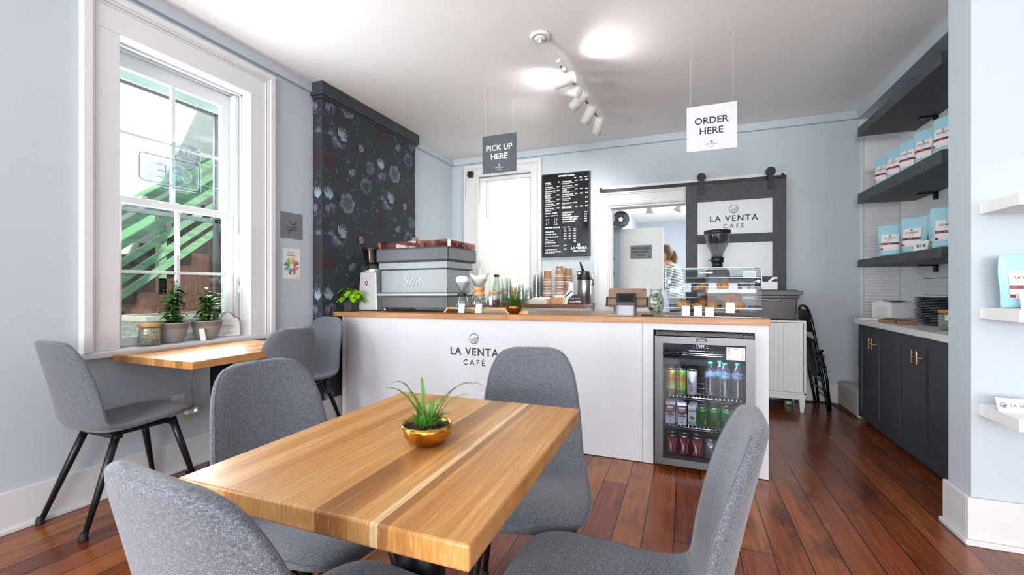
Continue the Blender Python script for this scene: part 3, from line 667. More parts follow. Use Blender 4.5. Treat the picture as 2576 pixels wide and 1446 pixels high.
# ------------------------------------------------------------------ tables
def table(name, label, loc, hx, hy, mat, armlen, z=.75):
    t = thing(name, label, 'table', loc)
    m = MB(); m.box(-hx, -hy, z-.038, hx, hy, z); m.build('tabletop', mat, t, bevel=.004)
    m = MB(); m.cyl((0, 0, .02), (0, 0, z-.05), .054, seg=32); m.build('column', BLACKM, t)
    m = MB(); m.box(-.15, -.15, z-.047, .15, .15, z-.0385); m.lathe([(.056, z-.07), (.075, z-.048)], seg=24); m.build('mounting_plate', BLACKM, t)
    m = MB()
    for k in range(4):
        a = k*PI/2+PI/4*0; d = Vector((math.cos(a), math.sin(a), 0)); n = Vector((-d.y, d.x, 0)); pts = []
        for i in range(8):
            s_ = i/7; pts.append(d*(armlen*s_)+Z*(.075*(1-s_)**1.5+.022))
        for i in range(7):
            w0, w1 = .042-.012*i/7, .042-.012*(i+1)/7; p, q = pts[i], pts[i+1]
            m.add([p-n*w0, p+n*w0, q+n*w1, q-n*w1, Vector((p.x, p.y, .004))-n*w0, Vector((p.x, p.y, .004))+n*w0, Vector((q.x, q.y, .004))+n*w1, Vector((q.x, q.y, .004))-n*w1], [(0, 3, 2, 1), (0, 4, 7, 3), (1, 2, 6, 5), (2, 3, 7, 6), (4, 5, 6, 7)])
        e = d*(armlen-.02); m.cyl((e.x, e.y, 0), (e.x, e.y, .012), .018, seg=12)
    m.lathe([(.09, .004), (.09, .08), (.06, .11), (.054, .12)], seg=28); m.build('cross_base', BLACKM, t)
    return t
table('dining_table', 'small butcher-block cafe table on a black pedestal in the foreground', (-.577, .878, 0), .299, .357, BUTCH, .24)
bpy.data.objects['dining_table'].rotation_euler[2] = math.radians(1.0)
table('window_table', 'butcher-block table on a black pedestal pushed against the window sill', (-2.465, 1.70, 0), .315, .357, BUTCH2, .27)
# ------------------------------------------------------------------ chairs
prof = [(.262, .438, .085, 0, 0), (.258, .450, .135, 0, 0), (.235, .459, .180, 0, 0), (.17, .460, .207, .002, 0), (.09, .452, .218, .006, 0), (.0, .443, .223, .012, 0), (-.08, .436, .224, .018, .0), (-.145, .437, .222, .026, .008),
        (-.19, .458, .218, .022, .02), (-.213, .50, .213, .012, .034), (-.229, .56, .209, .004, .044), (-.246, .63, .204, 0, .048), (-.262, .70, .195, 0, .046), (-.276, .76, .185, 0, .04), (-.288, .81, .168, 0, .03), (-.296, .845, .142, 0, .02), (-.300, .861, .112, 0, .012), (-.3015, .868, .070, 0, .006)]
prof = [(a*.91 if a > 0 else a, b, c*.90, d, e) for a, b, c, d, e in prof]
def chair():
    t = thing('upholstered_chair', 'x', 'chair')
    R = crom(prof, 2); nu = 14; n = len(R)
    def pt(i, u):
        y, z, wd, su, sb = R[i]; a = abs(u); return Vector((wd*u, y+sb*a**2.4, z+su*a**2.2))
    P_ = [[pt(i, (2*k/nu-1)) for k in range(nu+1)] for i in range(n)]
    def nrm(i, k):
        a = P_[min(i+1, n-1)][k]-P_[max(i-1, 0)][k]; b = P_[i][min(k+1, nu)]-P_[i][max(k-1, 0)]; return a.cross(b).normalized()
    vs = []; 
    for side in (1, -1):
        for i in range(n):
            e = min(i, n-1-i); ve = min(1, .45+.25*e)
            for k in range(nu+1):
                u = abs(2*k/nu-1); th = .0165*ve*(.42 if u > .999 else (.8 if u > .85 else 1))
                if -.16 > R[i][0] > -.23 and side < 0: th *= 1.25
                vs.append(P_[i][k]-nrm(i, k)*th*side)
    W_ = nu+1; N_ = n*W_; fs = []
    for i in range(n-1):
        for k in range(nu):
            a = i*W_+k; fs.append((a, a+1, a+W_+1, a+W_)); fs.append((N_+a, N_+a+W_, N_+a+W_+1, N_+a+1))
    for i in range(n-1):
        for k in (0, nu):
            a = i*W_+k; q = (a, a+W_, N_+a+W_, N_+a); fs.append(q if k == 0 else q[::-1])
    for k in range(nu):
        a = k; fs.append((a, N_+a, N_+a+1, a+1)); a = (n-1)*W_+k; fs.append((a, a+1, N_+a+1, N_+a))
    m = MB(); m.add(vs, fs, 0, True); sh = m.build('seat_shell', FABRIC, t, sub=1)
    # stitched seam round the rim on the back, and one across the hip
    path = [P_[i][0] for i in range(n)]+[P_[n-1][k] for k in range(1, nu)]+[P_[i][nu] for i in range(n-1, -1, -1)]
    m = MB(); path2 = []
    for i in range(n): path2.append(P_[i][0].lerp(P_[i][1], .22)+nrm(i, 0)*.0075) if 1 < i < n-3 else None
    for k in range(2, nu-1): path2.append(P_[n-3][k]+nrm(n-3, k)*.009)
    for i in range(n-1, -1, -1): path2.append(P_[i][nu].lerp(P_[i][nu-1], .22)+nrm(i, nu)*.0075) if 1 < i < n-3 else None
    m.tube(path2, .0008, 6)
    j = 16; m.tube([P_[j][k]-nrm(j, k)*.0155 for k in range(1, nu)], .0011, 6)
    j = 17; m.tube([P_[j][k]+nrm(j, k)*.0185 for k in range(nu-3, nu)], .0011, 6); m.tube([P_[j][k]+nrm(j, k)*.0185 for k in range(0, 4)], .0011, 6)
    m.build('piping', SEAM, sh)
    m = MB(); m.box(-.13, -.13, .405, .13, .14, .42); m.bar((-.15, .12, .408), (.15, .12, .408), .03, .018); m.bar((-.15, -.11, .404), (.15, -.11, .404), .03, .02); m.build('mounting_frame', BLACKM, t, bevel=.002)
    for sx in (-1, 1):
        for top, foot in (((.125*sx, .13, .425), (.195*sx, .225, .0)), ((.125*sx, -.105, .42), (.18*sx, -.255, .0))):
            a, b = Vector(top), Vector(foot); m = MB(); m.tube([a, a.lerp(b, .3), a.lerp(b, .97)], [.0165, .016, .0105], 16); lg = m.build('leg', BLACKM, t)
            m = MB(); e = a.lerp(b, .94); m.lathe([(.015, 0), (.0165, .004), (.015, .012), (.0145, .028), (.0125, .034), (.011, .035)], seg=16, c=(b.x+(e.x-b.x)*.3, b.y+(e.y-b.y)*.3, 0)); m.build('rubber_foot', RUBBER, lg)
    return t
ch = chair(); ch.location = (-2.605, 1.32, 0); ch['label'] = 'grey fabric shell chair left of the window table, side-on with all legs in view'
for loc, a, lab in (((-.965, .94, 0), -99, 'grey fabric shell chair on the left side of the foreground table, tall back facing us'),
                    ((-.550, .585, 0), -5, 'grey fabric shell chair nearest us at bottom left, seen from behind its back'),
                    ((-.47, 1.325, 0), 197, 'grey fabric shell chair at the far end of the foreground table, before the white counter'),
                    ((-.152, .915, 0), 88, 'grey fabric shell chair at bottom right, back edge-on in front of the fridge'),
                    ((-2.375, 1.92, 0), 80, 'grey fabric shell chair pushed under the window table, dark back turned to us'),
                    ((-2.60, 2.37, 0), 182, 'grey fabric shell chair between the window table and the floral chimney wall')):
    q = dup(ch, loc, math.radians(a), lab)
    if 'nearest us' in lab: q.scale = (1.06, .92, 1.02)
    if 'edge-on' in lab: q.scale = (1, .92, 1)
for o in C.objects:
    if o.get('category') == 'chair': o['group'] = 'grey upholstered cafe chairs'
# ------------------------------------------------------------------ ferns
def fern_mb(m, R_, H, nf, seed, leaf=.0075, r0=.012, m_leaf=0, m_stem=1, zmin=-.05, arcs=None):
    rnd = random.Random(seed)
    for k in range(nf):
        if arcs and k < len(arcs): a, Lr, Hh = arcs[k]
        else: a, Lr, Hh = rnd.random()*6.28, R_*(.3+.5*rnd.random()), H*(.25+.6*rnd.random())
        r1_ = r0*(.2+1.4*rnd.random()); p0 = Vector((r1_*math.cos(a), r1_*math.sin(a), 0)); pts = []; n = max(9, min(44, int((Lr+abs(Hh))/.0042)))
        dv = Vector((math.cos(a), math.sin(a), 0)); drop = rnd.uniform(.1, .55)
        for i in range(n+1):
            t = i/n; pts.append(p0+dv*Lr*t**1.15+Z*Hh*(1.55*t-(.55+drop)*t*t+0.0))
        pts = [Vector((p.x, p.y, max(p.z, zmin))) for p in pts]
        m.tube(pts, [.0011*(1-.6*i/n) for i in range(n+1)], 5, m_stem, caps=False)
        for i in range(3, n):
            d = (pts[i+1]-pts[i-1]).normalized(); sd = d.cross(Z); 
            if sd.length < .05: sd = Vector((-dv.y, dv.x, 0))
            sd.normalize(); up = sd.cross(d)
            l = leaf*(1.1-.75*abs(i/n-.35)*1.4)*(1 if i < n-3 else .6)
            for s in (-1, 1):
                b = pts[i]; dd = (sd*s+d*.25+up*rnd.uniform(-.1, .35)).normalized(); wv = (d-dd*d.dot(dd)).normalized(); h = l*.24
                m.add([b, b+dd*l*.35+wv*h, b+dd*l*.8+wv*h*.8, b+dd*l, b+dd*l*.8-wv*h*.8, b+dd*l*.35-wv*h], [(0, 1, 2, 3, 4, 5)], m_leaf, True)
def soil_mb(m, r, z, seed=1, amp=.004):
    rnd = random.Random(seed); vs = [(0, 0, z+amp)]; fs = []; n = 20
    for j in range(1, 5):
        for k in range(n): a = 2*PI*k/n; vs.append((r*j/4*math.cos(a), r*j/4*math.sin(a), z+rnd.uniform(-amp, amp)*(j < 4)))
    for k in range(n): fs.append((0, 1+k, 1+(k+1) % n))
    for j in range(3):
        for k in range(n): fs.append((1+j*n+k, 1+(j+1)*n+k, 1+(j+1)*n+(k+1) % n, 1+j*n+(k+1) % n))
    m.add(vs, fs, 0, True)
def bowlfern(label, loc, R, H, mat, arcs, fr, fh, nf, seed, leafm, leaf=.0075):
    t = thing('potted_fern', label, 'plant', loc)
    m = MB(); pr = [(R*.42, .001), (R*.55, .003), (R*.78, H*.18), (R*.94, H*.45), (R, H*.75), (R*.985, H), (R*.955, H), (R*.95, H*.75), (R*.8, H*.3), (0, H*.2)]
    m.lathe([(0, .001)]+pr, seg=40); m.build('bowl', mat, t)
    m = MB(); soil_mb(m, R*.955, H*.82, seed); m.build('soil', SOIL, t)
    m = MB(); fern_mb(m, fr, fh, nf, seed, leaf=leaf, arcs=arcs); o = m.build('fronds', [leafm, STEM], t); o.location = (0, 0, H*.8)
    return t
th = math.radians
bowlfern('feathery fern in a polished brass bowl on the foreground table', (-.54, .84, .75), .056, .046, BRASS,
         [(th(20), .112, .165), (th(14), .10, .135), (th(203), .072, .16), (th(196), .088, .12), (th(140), .03, .12), (th(30), .075, .10), (th(100), .03, .09), (th(250), .03, .07), (th(60), .035, .10), (th(170), .05, .09), (th(300), .05, .03), (th(-20), .055, .04), (th(240), .05, .035), (th(270), .06, .01), (th(-50), .05, .012)], .045, .065, 80, 5, FERN, .0062)
# ------------------------------------------------------------------ serving counter
def ctop(x): return .897+(x+2.74)*(.9225-.897)/3.19
CW = P('white_counter_panel', '#bfc0c6', .4)
ct = thing('serving_counter', 'white panelled serving counter with the cafe name on its front', 'counter', (-1.1, 2.845, 0))
def wedge(m, x0, x1, y0, y1, z0, dz, mi=0):
    a, b = ctop(x0)-dz, ctop(x1)-dz
    m.add([(x0, y0, z0), (x1, y0, z0), (x1, y1, z0), (x0, y1, z0), (x0, y0, a), (x1, y0, b), (x1, y1, b), (x0, y1, a)], [(0, 3, 2, 1), (4, 5, 6, 7), (0, 1, 5, 4), (1, 2, 6, 5), (2, 3, 7, 6), (3, 0, 4, 7)], mi)
m = MB(); wedge(m, -2.624, -.2495, 2.845, 2.865, .004, .0385); m.build('front_panel', CW, ct, world=True, bevel=.001)
m = MB(); wedge(m, -.2475, -.185, 2.845, 2.865, .004, .0385); wedge(m, .373, .442, 2.845, 2.865, 0.004, .0385)
m.add([(-.185, 2.845, .839), (.373, 2.845, .839), (.373, 2.865, .839), (-.185, 2.865, .839), (-.185, 2.845, ctop(-.185)-.0385), (.373, 2.845, ctop(.373)-.0385), (.373, 2.865, ctop(.373)-.0385), (-.185, 2.865, ctop(-.185)-.0385)], [(0, 3, 2, 1), (4, 5, 6, 7), (0, 1, 5, 4), (1, 2, 6, 5), (2, 3, 7, 6), (3, 0, 4, 7)])
m.build('fridge_surround', CW, ct, world=True)
m = MB(); wedge(m, .424, .442, 2.865, 3.46, .0, .0385); m.build('end_panel', CW, ct, world=True)
m = MB(); wedge(m, -2.649, -2.624, 2.84, 3.45, .0, .0385); m.build('corner_post', P('cream_edge_strip', '#dfd8d4', .4), ct, world=True)
m = MB(); wedge(m, -2.61, -.22, 3.42, 3.44, .0, .0385); wedge(m, -.215, -.197, 2.866, 3.42, 0, .0385); m.build('rear_panel', CW, ct, world=True)
m = MB(); o = Vector((-1.43, 2.8444, 0))
m.logo(o+Z*.727, X, Z, .037, 0, .12); m.text('LA VENTA', o+Z*.605-X*.0, X, Z, .078, 0, 'C', .024, 1.2, .39); m.text('CAFÉ', o+Z*.533, X, Z, .058, 0, 'C', .014, 1.5, .215)
m.build('lettering', INK, ct, world=True)
# cable hole marks: worktops in two lengths
for x0, x1, lab in ((-2.728, -1.162, 'long oak worktop length on the counter, left part under the espresso machine'), (-1.160, .448, 'long oak worktop length on the counter, right part under the pastry case')):
    m = MB(); a, b = ctop(x0), ctop(x1); y0, y1 = 2.82, 3.47
    m.add([(x0, y0, a-.038), (x1, y0, b-.038), (x1, y1, b-.038), (x0, y1, a-.038), (x0, y0, a), (x1, y0, b), (x1, y1, b), (x0, y1, a)], [(0, 3, 2, 1), (4, 5, 6, 7), (0, 1, 5, 4), (1, 2, 6, 5), (2, 3, 7, 6), (3, 0, 4, 7)])
    solo('counter_worktop', lab, 'worktop', m, OAK, ((x0+x1)/2, 3.14, a-.02), 'oak counter worktops', bevel=.002)
# ------------------------------------------------------------------ beverage fridge
fr = thing('beverage_fridge', 'glass-fronted stainless beverage fridge built into the right end of the counter', 'fridge', (.097, 3.05, 0))
FB = P('black_fridge_body', '#101114', .5)
m = MB(); x0, x1, y0, y1, z0, z1 = -.172, .366, 2.835, 3.36, .03, .815; w_ = .025
m.box(x0, y0, z0, x0+w_, y1, z1); m.box(x1-w_, y0, z0, x1, y1, z1); m.box(x0, y1-w_, z0, x1, y1, z1); m.box(x0, y0, z1-w_, x1, y1, z1+.004); m.box(x0, y0, z0, x1, y1, z0+.028)
m.box(x0+.025, y0+.08, .50+.12, x0+.30, y1, .645); m.build('cabinet', FB, fr, world=True)
m = MB(); m.box(x0+.005, 2.80, .808, x1-.005, 2.86, .832); m.box(x1-.06, 2.79, .806, x1-.005, 2.84, .829); m.build('top_hinge_cover', BLACK, fr, world=True, bevel=.003)
def mitre(m, x0, x1, z0, z1, a, y0, y1):
    O = [(x0, z0), (x1, z0), (x1, z1), (x0, z1)]; I = [(x0+a, z0+a*.9), (x1-a, z0+a*.9), (x1-a, z1-a*.9), (x0+a, z1-a*.9)]
    for i in range(4):
        j = (i+1) % 4; q = [O[i], O[j], I[j], I[i]]; m.prism([(p[0], p[1]) for p in q], (0, y0, 0), X, Z, Y*(y1-y0))
m = MB(); mitre(m, -.172, .366, .03, .806, .046, 2.787, 2.827); dr_ = m.build('door_frame', STEEL, fr, world=True, bevel=.0025)
m = MB(); m.box(-.128, 2.80, .07, .322, 2.806, .768); q = m.build('door_glass', DGLASS, fr, world=True)
m = MB(); m.box(-.130, 2.808, .068, -.121, 2.83, .77); m.box(.315, 2.808, .068, .324, 2.83, .77); m.box(-.13, 2.808, .76, .324, 2.83, .77); m.box(-.13, 2.808, .068, .324, 2.83, .078); m.build('door_gasket', BLACK, fr, world=True)
m = MB(); m.box(.060, 2.7855, .781, .118, 2.7875, .799, 0); m.text('Galanz', (.089, 2.7849, .7855), X, Z, .0125, 1, 'C', .02, 1.1, .05); m.build('brand_badge', [BLACK, P('badge_text', '#d6d6d8', .4)], fr, world=True)
LED = G('blue_led', '#b9c4ff', .5, Emission_Color=srgb('#8f9cff'), Emission_Strength=6).m
m = MB(); m.text('37F', (.089, 2.7985, .746), X, Z, .018, 0, 'C', .02, 1.2); 
for x in (.062, .118): m.poly([(x+.0018*math.cos(k), .752+.0018*math.sin(k)) for k in range(6)], (0, 2.7985, 0), X, Z)
m.build('temperature_display', LED, fr, world=True)
for z, nm in ((.700, 'wire_shelf'), (.430, 'wire_shelf'), (.246, 'wire_shelf')):
    m = MB(); ya, yb = 2.875, 3.33
    for y in (ya, ya+.006, 3.0, 3.16, yb): m.cyl((-.145, y, z-.004), (.34, y, z-.004), .0022, seg=6)
    x = -.135
    while x < .335: m.cyl((x, ya-.002, z-.0015), (x, yb, z-.0015), .0016, seg=5); x += .022
    m.cyl((-.145, ya, z-.014), (.34, ya, z-.014), .002, seg=6)
    m.build(nm, CHROME, fr, world=True)
for x, y in ((-.15, 2.86), (.345, 2.86), (-.15, 3.33), (.345, 3.33)):
    m = MB(); m.cyl((x, y, 0), (x, y, .03), .013, seg=12); m.build('foot', BLACK, fr, world=True)
light('AREA', 'fridge_led_strip', (.1, 2.86, .772), 5.0, (.85, .88, 1), shape='RECTANGLE', size=.35, size_y=.02, aim=(0, .25, -1))
m = MB(); pr = [('Saber - Topochico', '$3.0'), ('Milk', '$3.0'), ('LaCroix', '$2.5'), ('Coca cola', '$2.5'), ('Juice', '$2.5'), ('Water', '$1.5')]
m.box(.222, 2.7975, .682, .318, 2.7995, .755, 0)
for i, (a, b) in enumerate(pr):
    z = .7445-i*.0117; m.text(a, (.226, 2.7968, z), X, Z, .0085, 1, 'L', .01, 1, .06); m.text(b, (.314, 2.7970, z), X, Z, .0085, 1, 'R', .01)
solo('drinks_price_list', 'white printed drinks price list taped inside the fridge glass, top right', 'notice', m, [PAPER, INK], (.27, 2.798, .70))
# cans, cartons and bottles
ALU = P('aluminium', '#c4c6c8', .25, 1)
def can(name, label, r, h, mats, bands, txt=None, cat='can', grp=None):
    t = thing(name, label, cat, group=grp); m = MB()
    pr = [(0, .004), (r*.72, .002), (r*.82, 0), (r*.95, h*.03), (r, h*.07)]; zz = [h*.07]+[h*b[0] for b in bands]+[h*.91]
    mi = [0, 0, 0, 0]
    for i in range(1, len(zz)): pr.append((r, zz[i])); mi.append(1+i-1 if i-1 < len(bands)+1 else 1)
    m.lathe(pr, seg=24, mfn=lambda i: mi[i] if i < len(mi) else 0); bo = m.build('can_body', [ALU]+mats, t)
    m = MB(); m.lathe([(r, h*.91), (r*.86, h*.975), (r*.84, h*.995), (r*.82, h), (r*.79, h*.985), (0, h*.982)], seg=24); m.obox((0, -.3*r, h*.99), X, Y, Z, r*.2, r*.3, .0008); m.build('lid', ALU, t)
    if txt:
        m = MB(); txt(m, r, h); m.build('print', txt.mats, bo)
    return t
def wrap(m, pts, r, mi):   # polygon wrapped on the can front: x along arc
    n = len(pts); m.add([((r+.0004)*math.sin(x/r), -(r+.0004)*math.cos(x/r), z) for x, z in pts], [tuple(range(n))], mi)
def wtext(m, s, r, z, size, mi, bold=.02, rot=False, x0=0, maxw=None):
    vs, fs, a, b = textgeo(s, bold, 1.0); sx = size if not maxw or (b-a)*size < maxw else maxw/(b-a)
    P2 = [((x-(a+b)/2)*sx, y*size) for x, y in vs]
    if rot: P2 = [(-y, x) for x, y in P2]
    P2 = [(x+x0, y) for x, y in P2]
    m.add([((r+.0006)*math.sin(x/r), -(r+.0006)*math.cos(x/r), z+y) for x, y in P2], fs, mi)
def tt(fn, mats): fn.mats = mats; return fn
RED, MAR = P('cola_red', '#8f1526', .35, .2), P('maroon_print', '#6d1f33', .5)
tan_ = P('tan_print', '#c9b27a', .5); dgr = P('dark_green_print', '#24521f', .4)
def saber(m, r, h):
    wtext(m, 'ToChico', r, h*.56, .017, 0, .03, maxw=.05); wtext(m, 'SPARKLING', r, h*.34, .007, 1, .01)
    wrap(m, [(-.012+.009*math.cos(a/8*6.28), h*.76+.009*math.sin(a/8*6.28)) for a in range(8)], r, 2); wrap(m, [(.013+.006*math.cos(a/8*6.28), h*.80+.006*math.sin(a/8*6.28)) for a in range(8)], r, 3)
tt(saber, [P('rust_print', '#a3431f', .5), P('dark_olive_print', '#39451d', .5), P('brown_print', '#4a3020', .5), P('sky_print', '#9fd0d8', .5)])
def energy(m, r, h):
    wtext(m, 'BUILDR', r, h*.35, .016, 0, .03, True, .004); wtext(m, 'READY', r, h*.55, .011, 1, .03, True, -.013); wrap(m, [(-.016, h*.30), (.016, h*.22), (.016, h*.08), (-.016, h*.08)], r, 2)
tt(energy, [RED, P('charcoal_print', '#41454d', .5), P('brick_print', '#a1432c', .5)])
G1, G2 = P('gold_can', '#c79a1c', .3, .5), P('cream_can', '#c9c88f', .4, .2)
R_ = .029
tall = [can('tall_can', 'x', R_, .168, [P('amber_can', '#a86a1a', .3, .5), G2, G1, G1], [(.22,), (.42,), (.68,)], saber, grp='tall cans in the fridge'),
        can('tall_can', 'x', R_, .168, [P('green_can', '#3c8f2e', .3, .5), P('lime_can', '#9ec23a', .3, .4), G1, P('lime_can2', '#63b028', .3, .5)], [(.2,), (.48,), (.7,)], saber, grp='tall cans in the fridge'),
        can('tall_can', 'x', R_, .168, [P('white_can', '#d5d8dc', .3, .4), P('white_can', '#d5d8dc')], [(.5,)], energy, grp='tall cans in the fridge')]
for i, (t, x) in enumerate(zip(tall, (-.086, -.025, .038))):
    t.location = (x, 2.925, .4308); t['label'] = ('gold and amber tall can, front left on the upper fridge shelf', 'lime green tall can beside the gold one on the upper fridge shelf', 'white tall can with red and grey upright lettering on the upper fridge shelf')[i]
for j, nm in enumerate(('second', 'third', 'fourth')):
    for i, (t, x) in enumerate(zip((tall[0], tall[1], tall[0] if j == 0 else tall[1]), (-.086, -.025, .040))):
        dup(t, (x+.004*j, 2.988+.062*j, .4308), (.8+j*1.3+i), f'tall can in the {nm} row behind the {("gold", "lime green", "white")[i]} one, upper fridge shelf', 'tall cans in the fridge rear rows')
def lacroix(m, r, h):
    wtext(m, 'LaCroix', r, h*.26, .022, 0, .0, True, .006); wrap(m, [(-.022, h*.2), (-.018, h*.2), (-.004, h*.5), (-.010, h*.5)], r, 1); wrap(m, [(.012, h*.12), (.020, h*.12), (.022, h*.42), (.014, h*.34)], r, 1)
tt(lacroix, [P('deep_green_script', '#10240f', .4), P('olive_swirl', '#5f7c2a', .4)])
def cola(m, r, h):
    L = [(-.012+.006*math.sin(t*4.6)*1.3, h*(.12+.74*t)) for t in [i/12 for i in range(13)]]
    for i in range(12):
        w0 = .0065*(1-i/12)+.0015; w1 = .0065*(1-(i+1)/12)+.0015; a, b = L[i], L[i+1]; wrap(m, [(a[0]-w0, a[1]), (a[0]+w0, a[1]), (b[0]+w1, b[1]), (b[0]-w1, b[1])], r, 0)
        a2, b2 = (-a[0]+.012, a[1]), (-b[0]+.012, b[1]); wrap(m, [(a2[0]-.001, a2[1]), (a2[0]+.001, a2[1]), (b2[0]+.001, b2[1]), (b2[0]-.001, b2[1])], r, 0)
tt(cola, [P('white_print', '#e6e6e8', .4)])
def diet(m, r, h): wtext(m, 'Cola', r, h*.46, .042, 0, .02, maxw=.075)
tt(diet, [RED])
lc = can('seltzer_can', 'pale green seltzer can, first in the row on the middle fridge shelf', .0325, .122, [P('green_seltzer', '#2f7f2f', .25, .6), P('green_seltzer_top', '#37b23f', .2, .7)], [(.8,)], lacroix, grp='seltzer cans')
lc.location = (.098, 2.925, .2468)
dup(lc, (.166, 2.925, .2468), .1, 'green seltzer can in the middle of three on the middle fridge shelf'); dup(lc, (.233, 2.925, .2468), -.1, 'green seltzer can, rightmost of three on the middle fridge shelf')
for j in (1, 2):
    for x in (.098, .166, .233): dup(lc, (x+.003*j, 2.925+.068*j, .2468), j+x*9, 'green seltzer can in a rear row of the middle fridge shelf', 'rear seltzer cans')
gc = can('coffee_can', 'white and gold patterned can behind the chair back, middle fridge shelf right', .0325, .122, [P('ochre_can', '#9a6f22', .35, .5), P('cream_can_top', '#d8d6d0', .35, .3)], [(.55,)], diet, grp='gold and white cans'); gc.location = (.299, 2.93, .2468)
dup(gc, (.300, 3.0, .2468), 1.0, 'gold and white can in the second row, middle fridge shelf right')
ck = can('cola_can', 'red cola can with white ribbon, leftmost on the fridge floor', .0325, .122, [RED, RED], [(.5,)], cola, grp='red cola cans'); ck.location = (-.079, 2.925, .0585)
dup(ck, (-.008, 2.925, .0585), .05, 'red cola can with white ribbon, second on the fridge floor'); dup(ck, (.066, 2.92, .0585), -.05, 'red cola can with white ribbon, third on the fridge floor')
for i in range(3): dup(ck, (-.079+.072*i, 2.995, .0585), .6, 'red cola can in the rear row on the fridge floor', 'rear red cola cans')
dk = can('diet_cola_can', 'silver can with red lettering on the fridge floor', .0325, .122, [P('silver_can', '#b4b7ba', .25, .8), P('silver_can', '#b4b7ba')], [(.5,)], diet, grp='silver cola cans'); dk.location = (.143, 2.915, .0585)
dup(dk, (.213, 2.935, .0585), .4, 'silver can half hidden by the chair back on the fridge floor')
def carton(name, label, loc, w, d, h, mats, draw, grp=None, rz=0):
    t = thing(name, label, 'carton', loc, rz, grp); m = MB(); m.box(-w/2, -d/2, 0, w/2, d/2, h*.88)
    m.prism([(-d/2, h*.88), (d/2, h*.88), (0, h)], (-w/2, 0, 0), Y, Z, X*w); o = m.build('carton_box', mats[0], t, bevel=.002); m = MB(); draw(m, w, d, h); m.build('print', mats[1:], o); return t
def milk(m, w, d, h):
    o = (0, -d/2-.0006, 0); m.poly([(-w*.49, h*.52), (-w*.25, h*.46), (w*.2, h*.46), (w*.49, h*.56), (w*.49, h*.87), (-w*.49, h*.87)], o, X, Z, 0)
    m.rect(-w*.42, h*.38, w*.42, h*.44, o, X, Z, 0); o2 = Vector((0, -d/2-.0010, 0)); m.text('HORIZON', o2+Z*h*.62, X, Z, .009, 1, 'C', .02, 1, w*.8); m.rect(-w*.35, h*.71, w*.35, h*.8, o2, X, Z, 1); m.text('MILK', o2+Z*h*.28, X, Z, .010, 2, 'C', .02)
    m.poly([(w*.28*math.cos(k/7*6.28), h*.51+.008*math.sin(k/7*6.28)) for k in range(7)], o2, X, Z, 3); m.poly([(.006*math.cos(k/6*6.28), h*.15+.006*math.sin(k/6*6.28)) for k in range(6)], o2, X, Z, 2)
MC = [P('milk_carton_white', '#dcdde4', .5), P('carton_maroon', '#7a1f3a', .5), P('carton_print_white', '#e8e8ea', .5), P('carton_grey', '#7b7480', .5), P('cow_black', '#26262a', .5)]
ml = carton('milk_carton', 'small maroon and white milk carton, leftmost on the middle fridge shelf', (-.088, 2.925, .2468), .052, .04, .138, MC, milk, 'milk cartons')
dup(ml, (-.020, 2.915, .2468), .12, 'small maroon and white milk carton, second from left on the middle fridge shelf')
dup(ml, (-.086, 2.975, .2468), 0, 'milk carton in the rear row of the middle fridge shelf', 'rear milk cartons'); dup(ml, (-.03, 2.972, .2468), 0, 'milk carton in the rear row of the middle fridge shelf', 'rear milk cartons')
def juice(m, w, d, h):
    o = Vector((0, -d/2-.0006, 0)); m.rect(-w*.49, 0.003, w*.49, h*.2, o, X, Z, 0); m.text('Honest', o+Z*h*.70, X, Z, .015, 1, 'C', .02, 1, w*.85); m.text('KIDS', o+Z*h*.62, X, Z, .006, 1, 'C')
    m.poly([(w*.33*math.cos(k/9*6.28), h*.38+.013*math.sin(k/9*6.28)+.004*math.cos(k*2)) for k in range(9)], o-Y*.0003, X, Z, 2)
ju = carton('juice_carton', 'white juice carton with green base beside the milk cartons', (.039, 2.93, .2468), .048, .04, .124, [P('juice_white', '#d5dad8', .5), P('juice_green', '#7fb08c', .5), INK, P('berry_print', '#8f5a5a', .5)], juice, 'juice cartons')
for j in (1, 2): dup(ju, (.044+.003*j, 2.93+.045*j, .2468), 0, 'white juice carton in a rear row of the middle fridge shelf', 'rear juice cartons')
# water bottles
wb = thing('water_bottle', 'clear water bottle with teal cap, left of the group on the upper fridge shelf', 'bottle', (.143, 2.945, .4308), 0, 'water bottles')
m = MB(); prf = [(.0, .006), (.020, 0), (.029, .004), (.031, .014)]
for i in range(11): prf.append((.0315 if i % 2 else .0288, .02+i*.0085))
prf += [(.0305, .118), (.0305, .146), (.031, .150), (.030, .160), (.0265, .174), (.019, .188), (.0125, .196), (.012, .200)]
m.lathe(prf, seg=26); m.build('bottle_body', glass('pet_plastic', '#e3ecf2', .22, .05), wb)
m = MB(); m.lathe([(.0308, .118), (.0312, .119), (.0312, .146), (.0308, .147)], seg=26); lb = m.build('bottle_label', P('pale_blue_label', '#7fa9c6', .4), wb)
m = MB(); wtext(m, 'DASANI', .0312, .129, .012, 0, .02, maxw=.04); m.build('print', P('label_white', '#e8f0f4', .5), lb)
m = MB(); m.lathe([(.0135, .198), (.014, .199), (.014, .211), (.012, .213), (0, .2135)], seg=20); m.build('cap', P('teal_cap', '#12907a', .4), wb)
dup(wb, (.222, 2.925, .4308), .2, 'clear water bottle with teal cap, middle front on the upper fridge shelf'); dup(wb, (.293, 2.935, .4308), -.2, 'clear water bottle with teal cap, rightmost on the upper fridge shelf'); dup(wb, (.200, 3.0, .4308), .6, 'clear water bottle behind the middle one on the upper fridge shelf')
